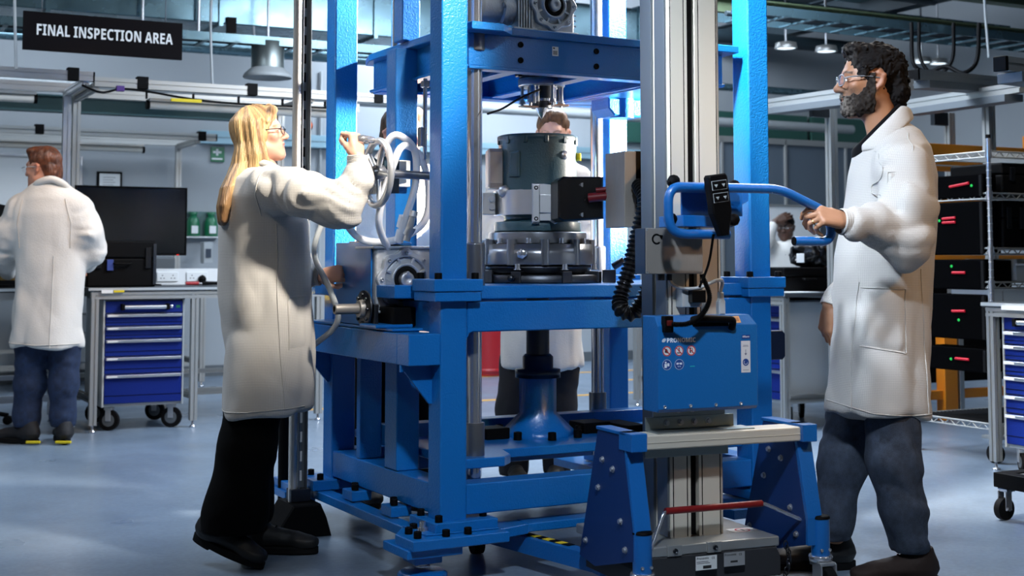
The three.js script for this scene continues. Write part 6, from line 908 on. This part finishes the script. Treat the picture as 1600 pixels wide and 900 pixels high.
{ const [u] = onG(290, 449, 9.2); const s = gthing('screwdriver', 'red handled screwdriver lying on the left bench', 'screwdriver'); M('handle', C([u, 0.909, -9.2], [u + 0.09, 0.909, -9.2], 0.012), X.red, s); M('shank', C([u + 0.09, 0.909, -9.2], [u + 0.17, 0.909, -9.2], 0.004), X.steel, s);
  const s2 = gthing('hand_tool', 'black handled hand tool lying beside the red screwdriver', 'tool'); M('handle', C([u + 0.09, 0.911, -9.1], [u + 0.22, 0.911, -9.1], 0.014, 0.011), X.black, s2); M('shank', C([u + 0.22, 0.911, -9.1], [u + 0.3, 0.911, -9.1], 0.005), X.steel, s2); }
{ const [u, y] = onG(182, 459, 8.67); const s = gthing('bench_label', 'white and yellow labels stuck on the edge of the left bench', 'label'); M('white_label', BG(u - 0.09, u - 0.02, 0.86, 0.88, 8.67, 8.677, 0), X.white, s); M('yellow_label', BG(u - 0.015, u + 0.05, 0.865, 0.878, 8.67, 8.677, 0), X.yellow, s); }
{ const [u, y] = onG(10, 430, 9.0); const t = gthing('test_instrument', 'brass coloured test instrument on the bench left of the man', 'instrument'); M('case', BG(u - 0.12, u + 0.07, 0.896, 0.94, 8.95, 9.15), X.black, t); M('front_panel', BG(u - 0.12, u + 0.07, 0.94, 1.0, 8.95, 9.1), metal(0xc9a765, 0.4), t); for (const k of [-0.08, -0.02, 0.03]) M('knob', along(lathe([[0, 0.015], [0.014, 0.012], [0.015, 0]], 14), [u + k, 0.965, -8.95], [0, 0, 1]), X.alu, t); }
{ const q = onV(-2, 330, 8.95); const t = thing('inspection_hood', 'dark rounded inspection hood at the left edge beside the man', 'hood', [q.x, 0.896, q.z]); M('stand', [C([0, 0, 0], [0, 0.4, 0], 0.018), C([0, 0, 0], [0, 0.02, 0], 0.1)], X.black, t); M('hood', along(lathe([[0, 0.16], [0.05, 0.15], [0.085, 0.1], [0.09, 0.02], [0.07, 0], [0, 0]], 28), [0, 0.36, 0], [0, 1, 0]), X.black, t); }
// things on the back wall at left
{ const [u, y] = onG(171, 283, 12.44); const t = gthing('framed_notice', 'small framed white notice on the wall above the television', 'notice'); M('frame', BG(u - 0.11, u + 0.11, y - 0.1, y + 0.085, 12.43, 12.465), X.black, t); M('paper', BG(u - 0.09, u + 0.09, y - 0.08, y + 0.065, 12.425, 12.432, 0), X.white, t); for (let i = 0; i < 5; i++) M('print_line', BG(u - 0.06, u + 0.05 - 0.02 * (i % 2), y + 0.03 - i * 0.022, y + 0.034 - i * 0.022, 12.424, 12.426, 0), X.grey, t); }
{ const [u, y] = onG(338, 241, 12.44); const t = gthing('first_aid_sign', 'green and white first aid sign on the wall beside the blonde hair', 'sign'); M('board', BG(u - 0.05, u + 0.08, y - 0.07, y + 0.07, 12.45, 12.465), X.green, t); M('white_cross', [BG(u - 0.03, u + 0.05, y + 0.01, y + 0.03, 12.447, 12.451, 0), BG(u, u + 0.02, y - 0.012, y + 0.05, 12.447, 12.451, 0)], X.white, t); M('caption', BG(u - 0.04, u + 0.06, y - 0.05, y - 0.035, 12.447, 12.451, 0), X.white, t); }
{ const g = gthing('eyewash_board', 'grey green wall board holding the eyewash bottles', 'board'); const [u0, y1] = onG(286, 330, 12.4), [u1, y0] = onG(342, 372, 12.4); M('board', BG(u0, u1, y0, y1, 12.43, 12.465), S({ color: 0x4c6b68, roughness: 0.5 }), g); M('shelf', BG(u0, u1, y0, y0 + 0.012, 12.33, 12.44), X.white, g);
  [[302, 'green eyewash bottle on the wall board, left of the pair'], [330, 'green eyewash bottle on the wall board, right of the pair']].forEach(([px, l]) => { const [u] = onG(px, 350, 12.38); const t = gthing('eyewash_bottle', l, 'bottle', 'eyewash bottles'); M('bottle', along(lathe([[0, 0.012], [0.055, 0.012], [0.06, 0.02], [0.06, 0.13], [0.045, 0.18], [0.02, 0.2], [0, 0.2]], 28), [u, y0 + 0.001, -12.385], [0, 1, 0]), X.green, t); M('cap', along(lathe([[0.028, 0.19], [0.03, 0.21], [0.045, 0.235], [0, 0.24]], 20), [u, y0, -12.385], [0, 1, 0]), X.green, t); M('label', BG(u - 0.03, u + 0.03, y0 + 0.04, y0 + 0.11, 12.318, 12.326, 0), X.white, t); }); }
{ const [u, y] = onG(322, 394, 12.1); const t = gthing('switch_box', 'grey switch box on the gantry post beside the eyewash bottles', 'switch box'); M('box', BG(u - 0.04, u + 0.04, y - 0.1, y + 0.09, 12.02, 12.14), X.lightGrey, t); M('socket_face', BG(u - 0.025, u + 0.025, y - 0.05, y + 0.03, 12.012, 12.022), S({ color: 0x2a3848, roughness: 0.4 }), t); }
{ const [u0] = onG(-10, 250, 12.3), [u1, y1] = onG(128, 247, 12.3); const t = gthing('whiteboard', 'large white board on the wall behind the auburn haired man', 'whiteboard'); M('board', BG(u0, u1, 1.1, y1, 12.4, 12.44), X.white, t); M('board_frame', [BG(u0, u1, y1, y1 + 0.025, 12.39, 12.45), BG(u1, u1 + 0.025, 1.1, y1 + 0.025, 12.39, 12.45)], X.alu, t); }
{ const [u, y] = onG(482, 196, 12.4); const t = gthing('wall_beacon', 'small orange beacon on the back wall behind the chrome stand', 'beacon'); M('dome', along(lathe([[0, 0.05], [0.035, 0.04], [0.045, 0.0]], 18), [u, y, -12.42], [0, 0, 1]), S({ color: 0xd2551a, roughness: 0.3 }), t); M('base', along(lathe([[0, 0], [0.055, 0], [0.055, -0.03]], 18), [u, y, -12.43], [0, 0, 1]), X.black, t); }
for (const [px, l] of [[500, 'vertical grey conduit on the back wall left of the press'], [640, 'vertical grey conduit on the wall behind the left posts']]) { const [u] = onG(px, 300, 12.44); const c = gthing('wall_conduit', l, 'conduit'); M('conduit', C([u, 0.3, -12.44], [u, 2.9, -12.44], 0.014, 0.014, 10), X.lightGrey, c); for (const y of [0.8, 1.5, 2.2]) M('clip', Bc(0.05, 0.02, 0.03, u, y, -12.45), X.grey, c); }
{ const c = gthing('wall_trunking', 'pale trunking running along the back wall behind the press', 'trunking'); M('trunking', BG(3.2, 9.5, 2.15, 2.27, 12.38, 12.46), S({ color: 0x9fc4d2, roughness: 0.5 }), c); M('lid_joint', BG(3.2, 9.5, 2.205, 2.21, 12.377, 12.38, 0), X.grey, c); }
{ const q = onV(760, 572, 11.4); const t = thing('red_bin', 'red round bin on the floor far behind the press', 'bin', [q.x, 0, q.z]); M('drum', lathe([[0, 0.0], [0.19, 0], [0.2, 0.02], [0.21, 0.5], [0.22, 0.52], [0.2, 0.52], [0.18, 0.04], [0, 0.04]], 36), X.red, t); M('band', lathe([[0.2, 0.04], [0.215, 0.04], [0.215, 0.07], [0.2, 0.07]], 36), X.red, t); }
// clutter under and on the far bench
[[0.7, 0.95, 0.2, 0.5, 'dark carton under the far bench at left'], [1.9, 2.2, 0.25, 0.62, 'dark equipment box under the far bench behind the drawers'], [2.35, 2.7, 0.2, 0.5, 'pale box under the far bench behind the woman']].forEach(([u0, u1, y0, y1, l], i) => { caseBox(l, u0, u1, 0.225, y1, 11.6, 12.0, { mat: i === 2 ? X.lightGrey : X.grey, latch: false, name: 'storage_box' }); });
{ const t = gthing('printer', 'dark office machine on the far left bench', 'printer'); M('body', BG(2.45, 2.8, 0.901, 1.1, 11.6, 12.0, 0.02), X.grey, t); M('tray', BG(2.5, 2.75, 0.93, 0.95, 11.5, 11.62), X.black, t); }
{ // stool at the left edge
  const q = P(14, 700, 8.5); const t = thing('stool', 'black stool with star base at the left edge under the bench', 'stool', [-3.55, 0, -8.9]); M('seat', along(lathe([[0, 0.5], [0.16, 0.5], [0.19, 0.47], [0.18, 0.44], [0, 0.43]], 32), [0, 0, 0], [0, 1, 0]), X.black, t); M('column', C([0, 0.08, 0], [0, 0.44, 0], 0.025), X.steel, t); for (let k = 0; k < 5; k++) { const a = k * 1.2566; M('leg', C([0, 0.1, 0], [0.27 * Math.cos(a), 0.06, 0.27 * Math.sin(a)], 0.02, 0.014), X.black, t); M('caster', along(lathe([[0, -0.02], [0.028, -0.02], [0.028, 0.02], [0, 0.02]], 16), [0.27 * Math.cos(a), 0.029, 0.27 * Math.sin(a)], [Math.sin(a), 0, -Math.cos(a)]), X.rubber, t); }
}
// chrome and slotted upright beside the press
{
  const t = thing('upright_stand', 'tall chrome tube stand with a slotted grey rail behind the woman', 'stand', [-0.845, 0, -5.36], GT);
  M('chrome_tube', C([-0.012, 0.1, 0], [-0.012, 3.9, 0], 0.0175, 0.0175, 24), S({ color: 0xd9d4cc, metalness: 0.55, roughness: 0.25 }), t);
  M('slotted_rail', [B(0.008, 0.043, 0.1, 3.9, -0.02, -0.017, 0), B(0.008, 0.011, 0.1, 3.9, -0.02, 0.014, 0), B(0.04, 0.043, 0.1, 3.9, -0.02, 0.014, 0)], S({ color: 0x7d848a, metalness: 0.7, roughness: 0.4 }), t);
  for (let y = 0.2; y < 3.2; y += 0.075) M('slot', B(0.02, 0.03, y, y + 0.04, -0.0165, -0.0155, 0), y < 0.7 ? X.white : X.black, t);
  M('base', [ext([[-0.11, 0], [0.115, 0], [0.095, 0.07], [0.07, 0.125], [-0.04, 0.125], [-0.09, 0.05]], 0.2, 0.006).translate(0, 0, -0.1)], X.black, t);
  M('collar', [Bc(0.08, 0.05, 0.06, 0.012, 0.15, 0)], X.darkMetal, t);
  for (const y of [0.55, 0.58, 0.62]) M('clamp', Bc(0.09, 0.012, 0.04, 0.015, y, 0), X.black, t);
}
// ---------- right side: benches, racks, cases ----------
GTURN = GT - Math.PI / 2;                      // from here on the long axis of a bench runs towards the viewer: its front faces left
const br = bench('aluminium workbench with blue drawers at the right edge', -5.07, -3.3, 5.4, 6.1, 0.85, null, { mat: X.aluDull });
drawers('blue drawer cabinet under the bench at the right edge', -5.0, -4.42, 5.415, 5.95, 0.12, 0.8, [1.1, 0.9, 1, 1, 1.2, 1.2, 2], { bar: true });
const br2 = bench('grey workbench behind the right column of the press', -8.5, -6.75, 5.45, 6.2, 0.86, null, { mat: X.aluDull });
drawers('grey sided drawer cabinet between the press and the bearded man', -7.4, -6.83, 5.51, 6.1, 0.16, 0.8, [1, 1, 1, 1.4, 2], { side: X.lightGrey });
GTURN = GT;
{ const [u, y] = onG(1232, 475, 6.95); const s = gthing('paper_sheet', 'white paper sheet on the bench beside the press column', 'paper'); M('sheet', BG(u - 0.1, u + 0.15, 0.861, 0.863, 6.82, 7.05, 0), X.white, s); }
{ const [u0] = onG(1224, 440, 7.0), [u1] = onG(1300, 440, 7.0); const c = caseBox('black case on the bench behind the blue handle', u0, u1, 0.861, 1.02, 7.0, 7.35, { latch: false });
  const q = onV(1268, 425, 7.1), g = sdfMesh((x, y, z) => ell([0, 0, 0], [0.16, 0.11, 0.11])(x, y, z) + 0.028 * ridge(x * 16, y * 20, z * 16) + 0.014 * noise(x * 45, y * 45, z * 45), [-0.22, -0.17, -0.17], [0.22, 0.17, 0.17], 0.009);
  const bag = thing('plastic_bag', 'crumpled black plastic bag lying on the black case', 'bag', [q.x, 1.1, q.z]); M('bag_body', g, X.blackGloss, bag); M('paper_tag', Bc(0.05, 0.06, 0.004, -0.1, -0.02, 0.13), X.white, bag); }
const wireMat = X.aluDull;
function wireRack(label, u0, u1, v0, v1, y1, shelves, o = {}) {
  const r = gthing('wire_rack', label, 'rack');
  for (const u of [u0, u1]) for (const v of [v0, v1]) { const p = M('post', [C([u, 0.12, -v], [u, y1, -v], 0.0125, 0.0125, 14)], o.mat || X.chrome, r); M('cap', C([u, y1, -v], [u, y1 + 0.02, -v], 0.014), X.black, p); M('post_ring', Array.from({ length: 36 }, (_, i) => new THREE.TorusGeometry(0.0125, 0.0018, 5, 14).rotateX(Math.PI / 2).translate(u, 0.2 + i * (y1 - 0.25) / 36, -v)), X.steel, p, { kind: 'stuff' }); const c = part('caster', r); M('wheel', C([u - 0.015, 0.05, -v], [u + 0.015, 0.05, -v], 0.05, 0.05, 20), X.rubber, c); M('fork', [Bc(0.05, 0.02, 0.05, u, 0.115, -v), Bc(0.006, 0.07, 0.03, u - 0.022, 0.08, -v), Bc(0.006, 0.07, 0.03, u + 0.022, 0.08, -v)], X.chrome, c); }
  for (const y of shelves) {
    const s = part('shelf', r);
    M('shelf_rim', [[v0, v0], [v1, v1]].flatMap(([v]) => [C([u0, y, -v], [u1, y, -v], 0.005, 0.005, 8), C([u0, y - 0.03, -v], [u1, y - 0.03, -v], 0.004, 0.004, 8)]).concat([u0, u1].flatMap((u) => [C([u, y, -v0], [u, y, -v1], 0.005, 0.005, 8), C([u, y - 0.03, -v0], [u, y - 0.03, -v1], 0.004, 0.004, 8)])), wireMat, s);
    const zig = []; const n = Math.round((u1 - u0) / 0.04); for (let i = 0; i < n; i++) zig.push(C([lerp(u0, u1, i / n), y - (i % 2 ? 0.03 : 0), -v0], [lerp(u0, u1, (i + 1) / n), y - (i % 2 ? 0 : 0.03), -v0], 0.003, 0.003, 6)); const m = Math.round((v1 - v0) / 0.04); for (let i = 0; i < m; i++) zig.push(C([u0, y - (i % 2 ? 0.03 : 0), -lerp(v0, v1, i / m)], [u0, y - (i % 2 ? 0 : 0.03), -lerp(v0, v1, (i + 1) / m)], 0.003, 0.003, 6));
    M('truss_wire', zig, wireMat, s, { kind: 'stuff' });
    M('shelf_wire', Array.from({ length: Math.round((u1 - u0) / 0.03) }, (_, i) => C([u0 + i * 0.03, y, -v0], [u0 + i * 0.03, y, -v1], 0.0025, 0.0025, 5)), y < 0.5 ? X.rubber : wireMat, s, { kind: 'stuff' });
    for (const u of [u0, u1]) for (const v of [v0, v1]) M('sleeve', C([u, y - 0.035, -v], [u, y + 0.01, -v], 0.018, 0.018, 12), X.chrome, s);
  }
  return r;
}
const RV = 5.22, [ru0] = onG(1546, 300, RV), yAt = (px, py, v) => onG(px, py, v)[1];
const sh1 = [237, 302, 388, 441].map((py) => yAt(1560, py, RV));

caseBox('black hard case on the second shelf of the chrome rack', ru0 + 0.13, ru0 + 0.56, sh1[1] + 0.004, sh1[1] + 0.17, RV + 0.03, RV + 0.4);
const rc2 = caseBox('tall black case at the left of the third shelf of the chrome rack', ru0 + 0.13, ru0 + 0.27, sh1[2] + 0.004, sh1[2] + 0.26, RV + 0.03, RV + 0.4, { handle: false });
caseBox('black hard case at the right of the third shelf of the chrome rack', ru0 + 0.29, ru0 + 0.66, sh1[2] + 0.004, sh1[2] + 0.26, RV + 0.03, RV + 0.4);
const binOf = (label, u0, u1, y0, h) => { const t = gthing('storage_bin', label, 'bin', 'grey bins on the chrome rack'); M('bin', [BG(u0, u1, y0, y0 + 0.006, RV + 0.03, RV + 0.4), BG(u0, u1, y0, y0 + h * 0.8, RV + 0.03, RV + 0.038), BG(u0, u1, y0, y0 + h, RV + 0.392, RV + 0.4), BG(u0, u0 + 0.006, y0, y0 + h, RV + 0.03, RV + 0.4), BG(u1 - 0.006, u1, y0, y0 + h, RV + 0.03, RV + 0.4)], X.lightGrey, t); M('lip', BG(u0 - 0.004, u1 + 0.004, y0 + h * 0.8 - 0.012, y0 + h * 0.8, RV + 0.02, RV + 0.034), X.white, t); };
binOf('grey storage bin on the fourth shelf of the rack, leftmost', ru0 + 0.22, ru0 + 0.33, sh1[3] + 0.004, 0.12); binOf('grey storage bin on the fourth shelf of the rack, second from left', ru0 + 0.34, ru0 + 0.51, sh1[3] + 0.004, 0.12); binOf('grey storage bin on the fourth shelf of the rack, third from left', ru0 + 0.52, ru0 + 0.7, sh1[3] + 0.004, 0.12);
const binY = yAt(1560, 484, RV); [[0.015, 0.1], [0.11, 0.3], [0.31, 0.43]].forEach(([a, b], i) => { const t = gthing('parts_bin', ['white bin low on the chrome rack just above the bench, leftmost', 'white bin low on the chrome rack just above the bench, middle', 'white bin low on the chrome rack just above the bench, right'][i], 'bin', 'white bins on the rack'), u0 = ru0 + a, u1 = ru0 + b, y = binY + 0.004, h = 0.105; M('bin', [BG(u0, u1, y, y + 0.006, RV + 0.02, RV + 0.3), BG(u0, u1, y, y + h, RV + 0.02, RV + 0.028), BG(u0, u1, y, y + h, RV + 0.292, RV + 0.3), BG(u0, u0 + 0.006, y, y + h, RV + 0.02, RV + 0.3), BG(u1 - 0.006, u1, y, y + h, RV + 0.02, RV + 0.3)], X.white, t); M('rim', BG(u0 - 0.003, u1 + 0.003, y + h - 0.01, y + h, RV + 0.014, RV + 0.03), X.white, t); });
{ GTURN = GT - Math.PI / 2; const s = gthing('bench_label', 'white and yellow labels on the edge of the right bench', 'label'); M('white_label', BG(-4.95, -4.8, 0.815, 0.838, 5.36, 5.367, 0), X.white, s); M('yellow_label', BG(-4.78, -4.64, 0.818, 0.834, 5.36, 5.367, 0), X.yellow, s); GTURN = GT; }
// the chrome rack: its left end shows the black instrument cases
{ const u = ru0 - 0.012, onL = (px, py) => { const x = (px - 800) / FOC, t = u / (x * GC + GS), q = P(px, py, t); return [-q.x * GS - q.z * GC, q.y]; };     // photo to (v, height) on the rack's left end
  const ys = [270, 312, 402, 456, 540].map((py) => onL(1500, py)[1]), yb = [311, 400, 454, 532, 582].map((py) => onL(1500, py)[1]), v0 = RV + 0.04, v1 = RV + 0.56;
  wireRack('chrome wire rack with black cases and grey bins at the right edge', ru0, ru0 + 1.2, RV, RV + 0.6, yAt(1546, 216, RV), [...sh1, binY, 0.2]);
  const reds = [[[1484, 1514, 292, 286]], [[1472, 1492, 342, 340], [1472, 1492, 348, 347]], [[1486, 1506, 426, 426]], [[1485, 1505, 486, 486]], [[1489, 1510, 560, 562]]], leds = [[1518, 290], [1467, 345], [1485, 416], [1495, 500], [1482, 561]];
  const lab = ['top black instrument case at the left end of the rack with one long red strip', 'black instrument case at the left end of the rack with two red strips', 'middle black instrument case at the left end of the rack', 'fourth black instrument case down at the left end of the rack', 'lowest black instrument case at the left end of the rack'];
  ys.forEach((y, i) => { const c = gthing('instrument_case', lab[i], 'case', 'black instrument cases on the rack'); M('body', BG(u + 0.004, u + 0.1 + 0.0, yb[i] + 0.006, y - 0.012, v0, v1, 0.008), X.caseBlack, c); M('rear_shell', BG(u + 0.1, u + (i < 2 ? 0.02 : 0.12) + 0.1, yb[i] + 0.01, y - 0.016, v0 + 0.01, v1 - 0.01, 0.006), X.caseBlack, c); for (const [a, b, p0, p1] of reds[i]) { const A = onL(a, p0), Q = onL(b, p1); M('red_strip', [C([u + 0.002, A[1], -A[0]], [u + 0.002, Q[1], -Q[0]], 0.007, 0.007, 8)], S({ color: 0xb01428, roughness: 0.4, emissive: 0x7a0a16, emissiveIntensity: 1 }), c); } const [vl, yl] = onL(...leds[i]); M('green_light', along(lathe([[0, 0.006], [0.007, 0.003], [0.008, 0]], 12), [u + 0.003, yl, -vl], [-1, 0, 0]), S({ color: 0x0a3a18, emissive: 0x22d860, emissiveIntensity: 0.9 }), c); for (const k of [0, 1]) M('corner', BG(u - 0.002, u + 0.02, yb[i] + 0.01, y - 0.02, k ? v1 - 0.02 : v0, k ? v1 : v0 + 0.02), X.rubber, c); });
}
{ const o = gthing('orange_racking', 'orange pallet racking behind the black instrument cases', 'racking'), v = 6.75, [u0] = onG(1425, 300, v), [u1] = onG(1640, 300, v), [, yt] = onG(1500, 226, v), [, yb] = onG(1500, 268, v); M('beam', BG(u0, u1, yb, yt, v, v + 0.06), X.orange, o); M('beam', BG(u0, u1, yAt(1500, 318, v), yAt(1500, 312, v), v, v + 0.06), X.orange, o); M('beam', BG(u0, u1, 1.05, 1.1, v, v + 0.06), X.orange, o); for (const [a, b] of [[u0, u0 + 0.1], [u1 - 0.1, u1]]) M('upright', BG(a, b, 0, yt + 0.1, v + 0.06, v + 0.14), X.orange, o); const [ua] = onG(1472, 640, v), [ub] = onG(1492, 640, v); M('upright', BG(ua, ub, 0, 0.75, v - 0.02, v + 0.06), X.orange, o); M('foot_guard', BG(u0, u1, 0.14, 0.2, v, v + 0.05), X.orange, o); M('back_panel', BG(u0, u1, 0.2, yb, v + 0.45, v + 0.47), X.black, o); M('side_upright', BG(ub + 0.02, ub + 0.06, 0, 0.75, v - 0.02, v + 0.02), X.aluDull, o); }
// right hand light gantry and frame
for (const [px0, py0, px1, py1, d0, d1, l] of [[1205, 162, 1420, 132, 9.0, 7.2, 'aluminium lamp arm pointing at the face of the bearded man'], [1430, 117, 1558, 128, 7.6, 8.3, 'upper aluminium rail behind the dark curly hair at right'], [1418, 164, 1600, 136, 8.9, 7.6, 'long aluminium beam running up to the right edge'], [1566, 100, 1640, 110, 5.6, 5.8, 'pale aluminium rail end at the top right edge']]) {
  const a = P(px0, py0, d0), b = P(px1, py1, d1), L = a.distanceTo(b), t = thing('lamp_rail', l, 'rail', a); t.lookAt(b);
  M('rail', [ext(prof40(0.06), L, 0)], X.aluDull, t); M('end_cap', Bc(0.062, 0.062, 0.02, 0, 0, -0.01), X.black, t); M('lamp_strip', B(-0.06, 0.06, -0.075, -0.032, 0.05, L - 0.1), X.grey, t);
}
for (const [px, d, y1, l] of [[1302, 8.5, 2.05, 'aluminium gantry post left of the bearded man'], [1550, 8.2, 2.12, 'aluminium gantry post above the chrome rack'], [1488, 9.5, 2.1, 'far aluminium post behind the shoulder of the bearded man']]) { const q = P(px, 400, d); const t = thing('gantry_post', l, 'post', [q.x, 0, q.z], GT); M('profile', flat(ext(prof40(0.055), y1 - 0.02, 0)).translate(0, 0.02, 0), X.aluDull, t); M('foot_plate', B(-0.06, 0.06, 0, 0.02, -0.06, 0.06), X.aluDull, t); M('corner_bracket', [B(-0.16, -0.02, y1 - 0.09, y1, -0.02, 0.02)], X.darkMetal, t); }
{ const t = thing('cable_loop', 'black cable loops hanging behind the dark curly hair', 'cable', [0, 0, 0]); M('loop', [tube([P(1424, 36, 8.9), P(1430, 104, 8.8), P(1450, 112, 8.8), P(1478, 104, 8.7), P(1505, 114, 8.6), P(1524, 100, 8.6), P(1530, 36, 8.6)], 0.014, 40, 8), tube([P(1436, 36, 8.9), P(1440, 96, 8.8), P(1462, 118, 8.75), P(1486, 98, 8.7), P(1490, 36, 8.7)], 0.012, 40, 8)], X.black, t); }
// cart at the lower right edge
{ const t = thing('low_cart', 'black low cart with caster at the lower right edge', 'cart', [2.03, 0, -5.66], GT - Math.PI / 2); M('frame', [B(-0.03, 1.0, 0.13, 0.19, -0.03, 0.03), B(-0.03, 0.03, 0.13, 0.19, -0.8, -0.03), B(0.94, 1.0, 0.13, 0.19, -0.8, -0.03)], X.black, t); M('deck', B(0.03, 0.94, 0.165, 0.185, -0.8, -0.03), X.grey, t); for (const [x, z] of [[0.01, 0], [0.95, 0], [0.01, -0.75], [0.95, -0.75]]) { const c = part('caster', t); M('wheel', [C([x - 0.014, 0.046, z + 0.015], [x + 0.014, 0.046, z + 0.015], 0.045, 0.045, 22)], X.rubber, c); M('fork', [Bc(0.05, 0.014, 0.05, x, 0.122, z), Bc(0.005, 0.08, 0.035, x - 0.02, 0.08, z + 0.01), Bc(0.005, 0.08, 0.035, x + 0.02, 0.08, z + 0.01)], X.chrome, c); M('axle', C([x - 0.03, 0.046, z + 0.015], [x + 0.03, 0.046, z + 0.015], 0.007), X.chrome, c); } }
{ const t = thing('yellow_cylinder', 'black and yellow capped tube standing behind the press shelf', 'tube', pressW(-0.14, 0, 1.25)); M('tube_body', C([0, 0, 0], [0, 0.98, 0], 0.022), X.black, t); for (const y of [0.9, 1.0]) M('yellow_cap', C([0, y, 0], [0, y + 0.035, 0], 0.0235), X.yellow, t); }

scene.traverse((o) => { if (o.isMesh) { o.castShadow = true; o.receiveShadow = true; } if (o.isLight && o.shadow && !o.isRectAreaLight) { o.castShadow = true; o.shadow.mapSize.set(1024, 1024); } });
renderer.render(scene, camera);
